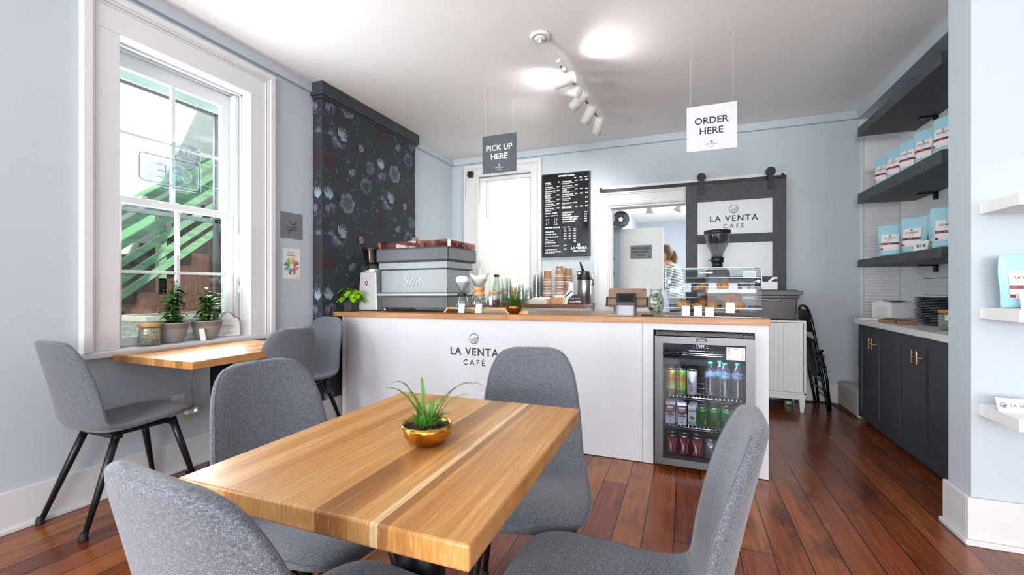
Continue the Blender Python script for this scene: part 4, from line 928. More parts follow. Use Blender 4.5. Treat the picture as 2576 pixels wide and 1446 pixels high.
# ------------------------------------------------------------------ espresso machine
MX0, MX1, MY0, MY1 = -2.372, -1.722, 2.975, 3.42
mz = ctop(-2.05)
em = thing('espresso_machine', 'large charcoal and silver espresso machine, back panel embossed with initials', 'coffee machine', (-2.05, 3.2, mz), 0)
em.rotation_euler = (0, -math.atan((.9225-.897)/3.19), 0)
def emb(m, name, mat, **kw):
    m.v = [(x+2.05, y-3.2, z-mz) for x, y, z in m.v]; return m.build(name, mat, em, **kw)
m = MB(); m.box(MX0+.008, MY0+.005, mz+.028, MX1-.008, MY1, mz+.125); lo = emb(m, 'drip_base', CHAR, bevel=.008)
m = MB(); m.box(MX0-.018, MY0-.028, mz+.125, MX1+.012, MY1+.01, mz+.153); emb(m, 'base_ledge', P('light_silver', '#a9adad', .4, .6), bevel=.012)
m = MB(); m.box(MX0+.012, MY0+.002, mz+.153, MX1-.010, MY1-.05, mz+.345); body = emb(m, 'back_panel', SILVER, bevel=.006)
m = MB()
for pts in ([(-.13, -.045), (-.10, -.065), (-.055, -.055), (-.025, -.02), (-.035, .01), (-.06, .02), (-.055, .05), (-.01, .055), (.01, .04)], [(.0, -.06), (.02, -.01), (.04, .03), (.045, .0), (.04, -.05)], [(.04, -.05), (.06, 0), (.085, .032), (.088, 0), (.085, -.05)], [(.085, -.05), (.105, .0), (.13, .035), (.125, -.01), (.12, -.045), (.14, -.03)]):
    m.tube([(-2.075+x*.78, MY0+.0005, mz+.25+z*.78) for x, z in crom([(a, b) for a, b in pts], 3)], .0032, 6)
m.v = [(x+2.05, y-3.2, z-mz) for x, y, z in m.v]; m.build('embossed_initials', P('silver_emboss', '#c9cdce', .3, .8), body)
m = MB(); m.box(MX0-.002, MY0-.012, mz+.345, MX1+.004, MY1-.03, mz+.405); emb(m, 'silver_band', SILVER, bevel=.006)
m = MB(); m.box(MX0-.004, MY0-.014, mz+.343, MX1+.006, MY1-.02, mz+.350); m.box(MX0+.06-.056, MY0-.002, mz+.16, MX0+.013, MY0+.05, mz+.34); emb(m, 'shadow_gap', P('dark_joint', '#26292c', .6))
m = MB(); m.box(MX0-.018, MY0-.03, mz+.405, MX1+.018, MY1+.03, mz+.52); emb(m, 'top_housing', CHAR, bevel=.016)
m = MB(); m.box(MX1-.055, MY0-.0306, mz+.41, MX1-.053, MY0-.03, mz+.515); emb(m, 'corner_seam', BLACK)
m = MB()
for a in ((MX0-.005, MY0-.018, MX1+.01, MY0-.014), (MX1+.006, MY0-.014, MX1+.01, MY1+.015), (MX0-.005, MY0-.018, MX0-.001, MY1+.015)): m.box(a[0], a[1], mz+.52, a[2], a[3], mz+.572)
emb(m, 'cup_guard', glass('rose_tinted_guard', '#e0b4a6', .03, .02, .25))
m = MB(); 
for i in range(5): m.cyl((MX1+.008, MY0+.26, mz+.53+i*.009), (MX1+.008, MY1+.01, mz+.53+i*.009), .0015, seg=6)
emb(m, 'guard_rail', GOLD)
for x in (MX0+.03, MX1-.03):
    for y in (MY0+.03, MY1-.03):
        m = MB(); m.cyl((x, y, mz+.0005), (x, y, mz+.03), .017, seg=16); emb(m, 'foot', CHROME)
# cups on the machine
ROSE = P('rose_brown_ceramic', '#8f5f54', .3); DCUP = P('dark_plum_ceramic', '#4a3238', .3)
cup = thing('ceramic_cup', 'x', 'cup', (0, 0, 0), 0, 'upturned ceramic cups on the espresso machine')
m = MB(); m.lathe([(.036, 0), (.038, .002), (.0385, .012), (.036, .03), (.030, .042), (.022, .047), (.021, .05), (.019, .05), (.018, .047), (0, .046)], seg=24); b_ = m.build('cup_body', ROSE, cup)
m = MB(); m.tube([(.036, 0, .012), (.052, 0, .012), (.058, 0, .022), (.052, 0, .033), (.034, 0, .034)], .004, 8); m.build('handle', ROSE, cup)
zt = mz+.5205
cups = [(-2.29, 'upturned rose cup at the left end of the espresso machine top', -2.0), (-2.17, 'upturned rose cup second from the left on the espresso machine', -1.6), (-2.055, 'tall upturned rose cup stack base third from the left on the espresso machine', -1.5), (-1.93, 'upturned rose cup fourth from the left on the espresso machine', -1.7), (-1.845, 'upturned rose cup fifth along, near the machine corner', -1.2)]
for i, (x, lab, rz) in enumerate(cups):
    c = cup if i == 0 else dup(cup); c.location = (x, MY0+.045, zt+.0018*0+(x+2.05)*.008); c.rotation_euler = (0, 0, rz); c['label'] = lab
for j, y in enumerate((3.10, 3.19, 3.28, 3.37)):
    dup(cup, (-1.765, y, zt+.0025), .2, f'upturned rose cup with its handle out, {("first", "second", "third", "fourth")[j]} back along the right edge of the machine')
dk_ = dup(cup, (-1.84, 3.10, zt+.002), .9, 'dark upturned cup behind the front row, near the machine corner')
for q in dk_.children: q.data = q.data.copy(); q.data.materials[0] = DCUP
m = MB(); m.lathe([(.017, .0), (.019, .0), (.019, .012), (.0, .013)], seg=16); solo('cup_lid', 'x', 'cup', MB().lathe([(.032, 0), (.031, .01), (.024, .032), (.016, .036), (0, .036)], seg=20), ROSE, (0, 0, 0), 'upturned ceramic cups on the espresso machine')
o = bpy.data.objects['cup_lid']; o.name = 'ceramic_cup'; o.location = (-2.055, MY0+.045, zt+.0505); o['label'] = 'small rose cup stacked on top of the third upturned cup'
# ------------------------------------------------------------------ things on the counter
GLASSJ = glass('jar_glass', '#f4f8f7', .05, 0, .4)
BEANS = speckle('roasted_beans', '#1c0e08', '#5a3521', 170, .5, 1.0)
GREENB = speckle('green_coffee_beans', '#7a745e', '#d8d0ba', 150, .7, 1.0)
def on(x, y=0): return ctop(x)+.0006
# grinder with hopper on the left
gx, gy = -2.555, 3.12; gr = thing('coffee_grinder', 'silver coffee grinder with red shield badge and clear bean hopper, left of the espresso machine', 'grinder', (gx, gy, on(gx)))
m = MB(); m.add([(-.105, -.09, .006), (.105, -.09, .006), (.105, .12, .006), (-.105, .12, .006), (-.085, -.075, .335), (.085, -.075, .335), (.085, .11, .335), (-.085, .11, .335)], [(0, 3, 2, 1), (4, 5, 6, 7), (0, 1, 5, 4), (1, 2, 6, 5), (2, 3, 7, 6), (3, 0, 4, 7)]); gb = m.build('body', P('light_grey_enamel', '#c4c7c9', .35, .3), gr, bevel=.01)
m = MB()
def shield(s, dy, mi): m.poly([(-.022*s, .018*s), (0, .026*s), (.022*s, .018*s), (.020*s, -.008*s), (0, -.030*s), (-.020*s, -.008*s)], (-.012, -.0855+.0118+dy, .238), X, Vector((0, .0455, 1)).normalized(), mi)
shield(1.0, -.0002-.0, 0); shield(.84, -.0008, 1); m.logo((-.012, -.0752, .238), X, Vector((0, .0455, 1)), .007, 2, .4)
m.v = [(x, y-.0065, z) for x, y, z in m.v]; m.build('shield_badge', [P('badge_white', '#e3e3e3', .4), RED, P('badge_cream', '#e8e0d8', .4)], gb)
m = MB(); m.lathe([(.042, .335), (.042, .362), (.036, .365)], seg=24); m.box(-.05, -.05, .34, .05, .04, .35); m.build('collar', P('white_collar', '#d9d9d9', .4), gr)
m = MB(); m.lathe([(.034, .365), (.05, .385), (.072, .405), (.076, .42), (.095, .53), (.0975, .535), (.093, .528), (.074, .42), (.07, .408), (.045, .388), (.030, .367)], seg=32); m.build('hopper', glass('smoke_hopper', '#b8babd', .12), gr)
m = MB(); m.lathe([(.030, .368), (.047, .388), (.069, .405), (.071, .412), (.04, .425), (0, .43)], seg=24); m.build('beans', BEANS, gr)
m = MB(); m.lathe([(.099, .530), (.101, .534), (.100, .545), (.090, .547), (.088, .541), (.094, .530)], seg=32); m.build('hopper_lid', BLACK, gr)
# pothos
px, py = -2.672, 2.965; pt = thing('pothos_plant', 'lime green heart-leaved plant in a small charcoal pot at the left end of the counter', 'plant', (px+.0, py, on(px)))
m = MB(); m.lathe([(0, .001), (.046, .001), (.048, .008), (.048, .010), (.043, .012), (.052, .088), (.0535, .09), (.049, .088), (0, .08)], seg=4, smooth=False, M=Matrix.Rotation(PI/4, 4, 'Z') @ Matrix.Scale(1.25, 4)); m.build('square_pot', P('charcoal_pot', '#3b3f44', .6), pt, bevel=.003)
rnd = random.Random(8); m = MB(); ms = MB()
for k in range(52):
    a = rnd.uniform(0, 6.28); el = rnd.uniform(.1, 1.25); R0 = rnd.uniform(.03, .105); b = Vector((math.cos(a)*R0*math.cos(el)*1.15, math.sin(a)*R0*math.cos(el)*.8, .10+.11*math.sin(el)*rnd.uniform(.5, 1)))
    ms.tube([(0, 0, .09), b*.6+Z*.05, b], .0016, 5); d = Vector((math.cos(a), math.sin(a)*.8-.35, -.35 if el < .6 else .0))
    m.leaf(b, d, Z, rnd.uniform(.05, .075), rnd.uniform(.04, .055), 0 if rnd.random() < .7 else 1, .18, .4, 6, 1)
m.build('leaves', [LIME, P('deeper_lime_leaf', '#5f9a18', .4)], pt); ms.build('stems', STEM, pt)
# riser board
rx = -1.46; rb = thing('serving_riser', 'low bamboo riser board with sloped ends under the pour-over coffee set', 'riser', (rx, 2.985, on(rx)))
m = MB(); m.box(-.235, -.06, .028, .235, .075, .040); m.prism([(.235, .028), (.262, .0), (.275, .0), (.243, .040), (.235, .040)], (0, -.06, 0), X, Z, Y*.135); m.prism([(-.235, .028), (-.262, .0), (-.275, .0), (-.243, .040), (-.235, .040)], (0, -.06, 0), X, Z, Y*.135)
m.box(-.13, -.03, 0.0, -.11, .05, .028); m.build('board', BAMBOO, rb, bevel=.002)
m = MB(); m.box(0, 0, 0, .135, .10, .022); solo('folded_board', 'x', 'board', m, BAMBOO, (0, 0, 0)); q = bpy.data.objects['folded_board']; q.name = 'wooden_block'; q.location = (-1.275+.09, 2.90+.06, on(-1.2)); q['label'] = 'flat bamboo block beside the sloped end of the riser'
zb = on(rx)+.0405
# v60 dripper + server
v6 = thing('pour_over_dripper', 'clear cone dripper with white paper filter on a black collar and glass server', 'coffee dripper', (-1.60, 2.985, zb))
m = MB(); m.lathe([(.0, .002), (.047, .001), (.05, .006), (.052, .02), (.045, .06), (.034, .085), (.030, .10), (.033, .108), (.031, .108), (.028, .1), (.032, .084), (.043, .058), (.050, .02), (.0, .006)], seg=28); m.tube([(.033, 0, .1), (.06, 0, .095), (.066, 0, .06), (.05, 0, .03)], .004, 8); m.build('glass_server', GLASSJ, v6)
m = MB(); m.lathe([(.034, .084), (.036, .088), (.036, .106), (.034, .108)], seg=28); m.build('black_collar', BLACK, v6)
m = MB(); m.lathe([(.016, .118), (.020, .125), (.054, .19), (.056, .192), (.05, .186), (.017, .124)], seg=20); m.lathe([(.05, .112), (.05, .116), (.016, .118), (.016, .112)], seg=28)
for k in range(10):
    a = 2*PI*k/10; m.tube([(.018*math.cos(a), .018*math.sin(a), .122), (.052*math.cos(a+.5), .052*math.sin(a+.5), .186)], .0025, 5)
m.build('dripper_cone', GLASSJ, v6)
m = MB(); m.lathe([(.012, .125), (.046, .188), (.052, .212), (.042, .232), (.025, .240), (.0, .236)], seg=24); m.build('paper_filter', PAPER, v6, solid=.001)
cx = thing('chemex_brewer', 'hourglass glass coffee brewer with wooden collar and folded white filter', 'coffee maker', (-1.455, 2.985, zb))
m = MB(); hp = [(.0, .002), (.052, .001), (.060, .008), (.064, .022), (.060, .045), (.036, .095), (.024, .118), (.022, .125), (.026, .135), (.062, .215), (.064, .218), (.060, .212), (.024, .135), (.020, .125), (.022, .116), (.034, .094), (.058, .044), (.061, .022), (.0, .006)]
m.lathe(hp, seg=32); m.build('glass_body', GLASSJ, cx)
m = MB(); m.lathe([(.040, .088), (.030, .110), (.0265, .125), (.031, .14), (.041, .158), (.046, .158), (.040, .14), (.035, .125), (.038, .11), (.046, .088)], seg=28); m.build('wooden_collar', P('collar_wood', '#c9945c', .45), cx)
m = MB(); m.tube([(.036*math.cos(a), .036*math.sin(a), .125) for a in [k*2*PI/20 for k in range(21)]], .0018, 6); m.tube([(-.02, -.034, .125), (-.03, -.05, .11), (-.02, -.052, .09), (.01, -.055, .08), (.03, -.052, .06), (.04, -.056, .05)], .0018, 6); m.build('leather_tie', P('brown_leather', '#5a3420', .6), cx)
m = MB(); m.lathe([(0, 0), (.006, .002), (.008, .008), (.006, .014), (0, .016)], seg=12, M=Matrix.Translation((-.018, -.046, .118))); m.build('wooden_bead', P('bead_wood', '#d2a26a', .4), cx)
m = MB(); n = 24; vs = [(0, 0, .13)]
for k in range(n):
    a = 2*PI*k/n; r = .066+.008*abs(math.cos(a)); z = .238+.028*abs(math.cos(a*1.0))**1.5*(1 if math.cos(a) < 0 else .75); vs.append((r*math.cos(a)*1.08, r*math.sin(a)*.8, z))
m.add(vs, [(0, 1+k, 1+(k+1) % n) for k in range(n)], 0, True); m.build('paper_filter', PAPER, cx, solid=.0015)
# bean jar on the riser's right
def jar(name, label, loc, r, h, fill, fh, lidm, tagged=False):
    t = thing(name, label, 'jar', loc); m = MB(); m.lathe([(0, .002), (r*.9, .0), (r, .006), (r, h*.80), (r*.93, h*.85), (r*.9, h*.85), (r*.95, h*.79), (r*.95, .01), (0, .006)], seg=32); m.build('glass_body', GLASSJ, t)
    m = MB(); m.lathe([(0, .0065), (r*.93, .011), (r*.94, fh), (r*.5, fh+.004), (0, fh+.002)], seg=28); m.build('contents', fill, t)
    m = MB(); m.lathe([(0, h*.84), (r*.99, h*.845), (r*1.03, h*.86), (r*1.03, h*.985), (r*1.0, h), (0, h)], seg=32); m.build('lid', lidm, t)
    if tagged:
        m = MB(); pp = [(-.040, .02), (-.004, .02), (-.004, .075), (-.040, .075)]; n = 6
        for i in range(n):
            x0, x1 = -.040+.036*i/n, -.040+.036*(i+1)/n; wrap(m, [(x0, .02), (x1, .02), (x1, .085), (x0, .085)], r+.0004, 0)
        for i in range(6): m.add([((r+.0015)*math.sin(x/r), -(r+.0015)*math.cos(x/r), .03+.008*i+dz) for x, dz in ((-.036, 0), (-.010-.004*(i % 2), 0), (-.010-.004*(i % 2), .002), (-.036, .002))], [(0, 1, 2, 3)], 1)
        m.build('paper_label', [PAPER, GREYINK], t)
    return t
LIDW = P('acacia_lid', '#b98654', .45)
jar('bean_jar', 'glass jar of roasted beans with wooden lid and paper label on the riser', (-1.33, 2.995, zb), .044, .125, BEANS, .058, LIDW, True)
bowlfern('dark arching fern in a copper bowl in the middle of the counter', (-1.155, 2.96, on(-1.155)), .057, .060, COPPER,
         [(th(188), .16, .16), (th(172), .15, .13), (th(10), .17, .15), (th(15), .18, .10), (th(-10), .20, .03), (th(60), .06, .17), (th(110), .05, .18), (th(140), .09, .16), (th(-35), .11, -.02), (th(200), .1, .05), (th(25), .12, .17), (th(-70), .06, .06)], .15, .13, 60, 9, FERND, .0085)
# card holders
for x, lab, t_ in ((-1.558, 'small white drip cone price card standing before the clear dripper', 'V60'), (-1.415, 'small white brewer price card standing before the hourglass brewer', 'Chemex')):
    t = thing('price_card', lab, 'card', (x, 2.885, on(x)), 0, 'pour-over price cards'); U_, V_ = X, Vector((0, .22, 1)).normalized()
    m = MB(); m.obox((0, .008, .038), X, V_, Y, .026, .038, .0012); m.obox((0, .014, .0012), X, Y, Z, .026, .02, .0012); m.build('acrylic_stand', ACRYL, t)
    m = MB(); o = Vector((0, -.0022, 0)); m.rect(-.025, .004, .025, .074, o, U_, V_, 0); o = o+Vector((0, -.0008, 0)); m.text('POUR OVER', o+V_*.066, U_, V_, .0065, 1, 'C', .02); m.text(t_, o+V_*.010, U_, V_, .0065, 1, 'C', .02)
    m.strip([(-.010, .024), (-.006, .040), (-.012, .055), (.012, .055), (.006, .040), (.010, .024), (-.010, .024)], .0012, o, U_, V_, 1); m.build('card', [PAPER, INK], t)
# tablet POS
tx = -.365; ps = thing('tablet_register', 'rose gold tablet held in a black and silver register stand, its back to us', 'tablet', (tx, 2.99, on(tx)))
m = MB(); m.prism(rrect(-.125, 0, .125, .135, .012), (0, .075, .0), X, Vector((0, .40, 1)).normalized(), Vector((0, 1, -.40)).normalized()*.008); m.v = [(x, y-.072, z+.052) for x, y, z in m.v]; m.build('tablet', P('rose_gold', '#8d7466', .35, .5), ps, bevel=.002)
m = MB(); m.poly([(.108+.005*math.cos(k), .122+.005*math.sin(k)) for k in range(7)], (0, .0022, .052), X, Vector((0, .40, 1)).normalized()); m.build('camera_lens', BLACK, ps)
m = MB()
for z in (.062, .112): m.bar((-.132, -.022+.40*z, z), (.132, -.022+.40*z, z), .008, .008)
for x in (-.132, .132): m.bar((x, .000, .055), (x, .026, .118), .012, .016)
m.build('bracket', BLACK, ps, bevel=.002)
m = MB(); m.prism(rrect(-.062, -.055, .062, .05, .02), (0, 0, 0), X, Y, Z*.066); m.build('stand_base', P('register_silver', '#85878d', .4, .3), ps, bevel=.004)
m = MB(); m.prism([(-.058, .066), (-.055, .085), (-.03, .145), (.0, .147), (.05, .07), (.048, .0665)], (-.060, 0, 0), Y, Z, X*.12); m.build('stand_head', BLACK, ps, bevel=.012)
m = MB(); m.add([(-.045, -.0525, .100), (.045, -.0525, .100), (.045, -.036, .135), (-.045, -.036, .135)], [(0, 1, 2, 3)]); m.v = [(x, y-.004, z) for x, y, z in m.v]; m.build('card_slot_window', P('gloss_black', '#08090b', .1), ps)
m = MB(); m.box(0, 0, 0, .16, .075, .0005); q = solo('paper_sheet', 'loose white paper sheet on the counter before the register', 'paper', m, PAPER, (0, 0, 0)); q.location = (-.475, 2.868, on(-.3)+.0008); q.rotation_euler = (0, -.008, .12)
m = MB(); m.box(0, 0, 0, .080, .035, .004, 0); m.box(.004, .004, .004, .076, .031, .008, 0); q = solo('card_tray', 'small flat black tray between the register and the pastry case', 'tray', m, BLACK, (0, 0, 0), bevel=.002); q.location = (-.265, 2.89, on(-.2)+.0008)
# tip jar
jx, jy = -.180, 3.02; tj = thing('tip_jar', 'glass vase stuffed with banknotes beside the register', 'jar', (jx, jy, on(jx)))
m = MB(); vp = [(.0, .003), (.032, .001), (.036, .006), (.040, .02), (.052, .06), (.054, .09), (.044, .125), (.034, .142), (.033, .155), (.042, .172), (.040, .172), (.031, .156), (.032, .142), (.042, .124), (.051, .09), (.049, .06), (.037, .02), (.0, .009)]
m.lathe(vp, seg=32); m.build('glass_body', GLASSJ, tj)
m = MB(); rnd = random.Random(5)
for k in range(90):
    z = .02+rnd.random()*.115; R2 = .036 if z > .04 else .026; a = rnd.random()*6.28; c = Vector((R2*math.cos(a)*rnd.random(), R2*math.sin(a)*rnd.random(), z)); d = Vector((rnd.uniform(-1, 1), rnd.uniform(-1, 1), rnd.uniform(-1, 1))).normalized(); e = d.orthogonal().normalized(); f = d.cross(e)
    vs = []; L, W_ = .024, .009
    for i in range(5):
        t = i/4-.5; vs += [c+d*t*L+f*.008*math.cos(t*5)-e*W_, c+d*t*L+f*.008*math.cos(t*5)+e*W_]
    m.add(vs, [(2*i, 2*i+1, 2*i+3, 2*i+2) for i in range(4)], rnd.choice([0, 1, 1, 2]), True)
m.build('banknotes', [P('note_green', '#728560', .8), P('note_pale', '#c4c8ae', .8), P('note_dark', '#39402f', .8)], tj)
# ------------------------------------------------------------------ pastry case
pc0, pc1, py0, py1 = -.112, .412, 2.872, 3.14; cz0 = ctop(.15)+.003; ch_ = .298
pcs = thing('pastry_case', 'clear acrylic two-tier pastry display case at the right end of the counter', 'display case', (.15, 3.0, cz0))
m = MB(); t_ = .004
top_y = py0+.10
side = [(py0, 0), (py1, 0), (py1, ch_), (top_y, ch_), (py0+.03, ch_-.06), (py0, ch_-.12)]
side = [(py0, 0), (py1, 0), (py1, ch_), (py0+.035, ch_), (py0, .18)]
for x in (pc0, pc1-t_): m.prism(side, (x, 0, cz0), Y, Z, X*t_)
m.box(pc0, py0, cz0, pc1, py1, cz0+t_); m.box(pc0, py0+.035, cz0+ch_-t_, pc1, py1, cz0+ch_)
m.box(pc0, py1-t_, cz0, pc1, py1, cz0+ch_)
m.build('acrylic_shell', ACRYL, pcs, world=True)
m = MB(); m.obox(((pc0+pc1)/2, py0+.0165, cz0+.24), X, Vector((0, .28, 1)), Vector((0, 1, -.28)), (pc1-pc0)/2, .059, .002); m.box(pc0+t_, py0, cz0+.05, pc1-t_, py0+.003, cz0+.178); dv = m.build('front_door', ACRYL, pcs, world=True)
EDGE = P('acrylic_edge', '#c9d2d8', .15, 0, Alpha=.75)
m = MB()
for x in (pc0, pc1):
    for a, b in ((side[0], side[4]), (side[4], side[3]), (side[3], side[2])): m.bar((x, a[0], cz0+a[1]), (x, b[0], cz0+b[1]), .005, .005)
for y, z in ((py0, .002), (py0, .052), (py0, .18), (py0+.033, ch_-.002), (py0+.01, .235), (py1, ch_-.002), (py1-.01, .11), (py1-.01, .205)): m.bar((pc0, y, cz0+z), (pc1, y, cz0+z), .003, .004)
for x in (.03, .13): m.bar((x, py1, cz0+.01), (x, py1, cz0+ch_), .003, .003)
m.build('polished_edges', EDGE, pcs, world=True)
for z, ya in ((.145, py0+.055), (.035, py0+.02)):
    m = MB(); m.box(pc0+.02, ya, cz0+z, pc1-.02, py1-.02, cz0+z+.003); m.box(pc0+.02, ya, cz0+z, pc1-.02, ya+.003, cz0+z+.022); m.box(pc0+.02, py1-.022, cz0+z, pc1-.02, py1-.02, cz0+z+.03)
    for x, s in ((pc0+.045, 1), (pc1-.045, -1)): m.obox((x, (ya+py1)/2, cz0+z+.03), Y, Vector((-.5*s, 0, 1)), Vector((1, 0, .5*s)), .10, .03, .0015)
    m.build('shelf_tray', glass('tray_acrylic', '#e9eef0', .03, .05), pcs, world=True)
m = MB()
for x in (pc0+.012, pc1-.022): m.box(x, py0+.012, cz0+.205, x+.014, py0+.028, cz0+.222); m.cyl((x-.01, py0+.02, cz0+.213), (x+.024, py0+.02, cz0+.213), .004, seg=8)
m.build('door_hinge', P('white_hinge', '#dfe3e5', .3), pcs, world=True)
m = MB(); m.box(.318, py0+.026, cz0+.232, .386, py0+.0275, cz0+.272, 0)
for i in range(5): m.box(.326, py0+.0255, cz0+.238+i*.007, .378-.006*(i % 2), py0+.026, cz0+.2392+i*.007, 1)
m.box(.08, py0+.028, cz0+.262, .155, py0+.0285, cz0+.272, 0)
m.build('notice', [PAPER, GREYINK], pcs, world=True)
# pastries
def crust(name, a, b, c_):
    g = G(name, a, .45); co, x, y, z = g.xyz(); f = g.noise(co, 45, 4, .6); c2 = g.ramp(f, [(.3, a), (.5, b), (.7, c_)]); g.set(**{'Base Color': c2}); g.bump(f, .6, .004); return g.m
GOLDC = crust('golden_crust', '#7a3d14', '#c07a32', '#e0ab62'); BRNC = crust('dark_crust', '#3d1d0e', '#6e3c1e', '#a86c3c'); PNKC = crust('tan_bun_crust', '#6b3a26', '#9c6544', '#b98560')
def croissant(name, label, loc, L, r, mat, rz=0, segs=9, bend=.35, grp=None):
    t = thing(name, label, 'pastry', loc, rz, grp); m = MB(); pts = []; rs = []; N = segs*3
    for i in range(N+1):
        u = i/N*2-1; pts.append((L/2*u, bend*L*(u*u)*.5, r*.92*(1-abs(u)**2.2*.55))); rs.append(max(.0035, r*(1-abs(u)**2.0*.78))*(1-.13*((i % 3) == 0)))
    m.tube(pts, rs, 14); o = m.build('crust', mat, t); o.modifiers.new('s', 'SUBSURF').levels = 1; return t
def loaf(name, label, loc, rx, ry, rz_, mat, a=0, grp=None, seed=1, cuts=5):
    t = thing(name, label, 'pastry', loc, a, grp); m = MB(); bmv = bmesh.new(); bmesh.ops.create_uvsphere(bmv, u_segments=24, v_segments=14, radius=1); vv = []
    for v in bmv.verts:
        x, y, z = v.co; n = noise.noise(Vector((x*2+seed, y*2, z*2)))*.12; w_ = 1+.06*math.sin(x*cuts*3)*(z > 0); vv.append((x*rx*(1+n), y*ry*(1+n), (z*.5+.5)*rz_*w_*(1+n) if z > -.6 else .2*rz_*(z+1)))
    m.add(vv, [tuple(q.index for q in f.verts) for f in bmv.faces], 0, True); bmv.free(); m.build('crust', mat, t); return t
zu, zl = cz0+.1485, cz0+.0385
croissant('croissant', 'golden croissant on the upper tray beside the middle card', (.105, 3.02, zu), .12, .028, GOLDC, .5)
croissant('croissant', 'large flaky croissant on the upper tray behind the rightmost card', (.235, 3.02, zu), .13, .036, GOLDC, -.15)
croissant('croissant', 'darker croissant leaning behind the large one on the upper tray', (.29, 3.075, zu), .12, .032, BRNC, .6)
loaf('pastry_roll', 'golden roll at the left end of the lower tray', (-.01, 2.99, zl), .050, .04, .058, GOLDC, .2, seed=2)
loaf('almond_pastry', 'dark nut-crusted pastry in the middle of the lower tray', (.13, 3.05, zl), .075, .04, .083, BRNC, .1, seed=5, cuts=9)
loaf('pastry_roll', 'small golden roll in front of the nut-crusted pastry', (.08, 2.965, zl), .042, .028, .042, GOLDC, 0, seed=9); loaf('pastry_roll', 'small orange roll right of the front cards on the lower tray', (.155, 2.96, zl), .034, .028, .040, GOLDC, 0, seed=12)
croissant('croissant', 'pale golden croissant at the front right of the lower tray', (.275, 2.975, zl), .125, .030, GOLDC, .05)
croissant('croissant', 'brown croissant stacked behind the front right one', (.28, 3.04, zl), .13, .042, PNKC, 0)
b_ = croissant('croissant', 'uppermost brown croissant of the right-hand stack on the lower tray', (.27, 3.065, zl+.050), .125, .034, PNKC, .1)
for i, (x, y, z, w_, h, lab, tx_) in enumerate(((-.012, py0+.052, cz0+.148, .046, .054, 'small price card on the upper tray, left one with a dark round badge', 'Donut'), (.132, py0+.052, cz0+.148, .046, .056, 'small price card on the upper tray, middle one', 'Almond'), (.243, py0+.052, cz0+.148, .049, .056, 'small price card on the upper tray, right one', 'Pastry'),
    (-.020, py0-.003, cz0+.004, .046, .062, 'white price card outside the case front, leftmost of the low three', 'Guava'), (.048, py0-.003, cz0+.004, .046, .062, 'white price card outside the case front, middle of the low three', 'Chocolate'), (.113, py0-.003, cz0+.0015, .047, .056, 'white price card outside the case front, right of the low three', 'Croissant'), (.222, py0-.003, cz0+.026, .050, .062, 'white price card taped higher on the case front, before the stacked croissants', 'Croissant'))):
    m = MB(); m.box(x, y, z, x+w_, y+.0012, z+h, 0); o = Vector((x+w_/2, y-.0004, z))
    if i == 0: m.strip([(.004*math.cos(k*.7), h*.62+.004*math.sin(k*.7)) for k in range(10)], .003, o, X, Z, 1)
    else: m.strip([(-.006, h*.72), (-.004, h*.60), (.004, h*.58), (.008, h*.64), (.002, h*.62), (-.006, h*.72)], .0007, o, X, Z, 2)
    m.text(tx_, o+Z*h*.32, X, Z, .006, 2 if i != 5 else 1, 'C', .01); m.text('$4.5', o+Z*h*.12, X, Z, .005, 2, 'C', .01)
    solo('pastry_card', lab, 'card', m, [PAPER, INK, GREYINK], (x+w_/2, y, z), 'pastry price cards')
# tape dispenser / white holder sits on the bin lid
# ------------------------------------------------------------------ white cabinet, storage bin, folding chair
wc = thing('white_cabinet', 'white reeded cabinet on tapered legs between the counter and the folding chair', 'cabinet', (.70, 4.68, 0))
cx0, cx1, cy0, cy1, z0, z1 = .42, .985, 4.49, 4.93, .155, .808
m = MB(); m.box(cx0, cy0, z1-.018, cx1, cy1, z1); m.box(cx0, cy0, z0, cx0+.018, cy1, z1-.018); m.box(cx1-.018, cy0, z0, cx1, cy1, z1-.018); m.box(cx0, cy1-.01, z0, cx1, cy1, z1); m.box(cx0, cy0, z0, cx1, cy1, z0+.018); m.box(cx0+.005, cy0+.015, z0-.045, cx1-.005, cy0+.035, z0-.0005); m.build('carcass', WHITE, wc, world=True, bevel=.002)
m = MB(); m.box(cx0+.02, cy0+.004, z0+.02, cx1-.022, cy0+.02, z1-.022); q = m.build('door', WHITE, wc, world=True, bevel=.001)
m = MB()
for k in range(7): m.box(cx0+.175+k*.036, cy0-.0015, z0+.03, cx0+.175+k*.036+.030, cy0+.004, z1-.03)
m.build('reeded_strips', WHITE, q, bevel=.002).data.transform(Matrix.Translation(-wc.location))
for x in (cx0+.03, cx1-.03):
    for y in (cy0+.025, cy1-.04):
        m = MB(); m.add([(x-.013, y-.013, 0), (x+.013, y-.013, 0), (x+.013, y+.013, 0), (x-.013, y+.013, 0), (x-.024, y-.02, z0-.0005), (x+.024, y-.02, z0-.0005), (x+.024, y+.02, z0-.0005), (x-.024, y+.02, z0-.0005)], [(0, 3, 2, 1), (4, 5, 6, 7), (0, 1, 5, 4), (1, 2, 6, 5), (2, 3, 7, 6), (3, 0, 4, 7)]); m.build('leg', WHITE, wc, world=True)
bn = thing('storage_bin', 'dark translucent lidded storage bin on top of the white cabinet', 'storage bin', (.69, 4.7, z1))
SM = P('smoky_plastic', '#3d3738', .35); m = MB(); A = [(.455, 4.53), (.915, 4.53), (.915, 4.88), (.455, 4.88)]; B = [(.44, 4.515), (.93, 4.515), (.93, 4.895), (.44, 4.895)]
m.add([(x, y, z1+.001) for x, y in A]+[(x, y, z1+.225) for x, y in B], [(0, 3, 2, 1), (4, 5, 6, 7), (0, 1, 5, 4), (1, 2, 6, 5), (2, 3, 7, 6), (3, 0, 4, 7)]); m.build('tub', SM, bn, world=True, bevel=.012)
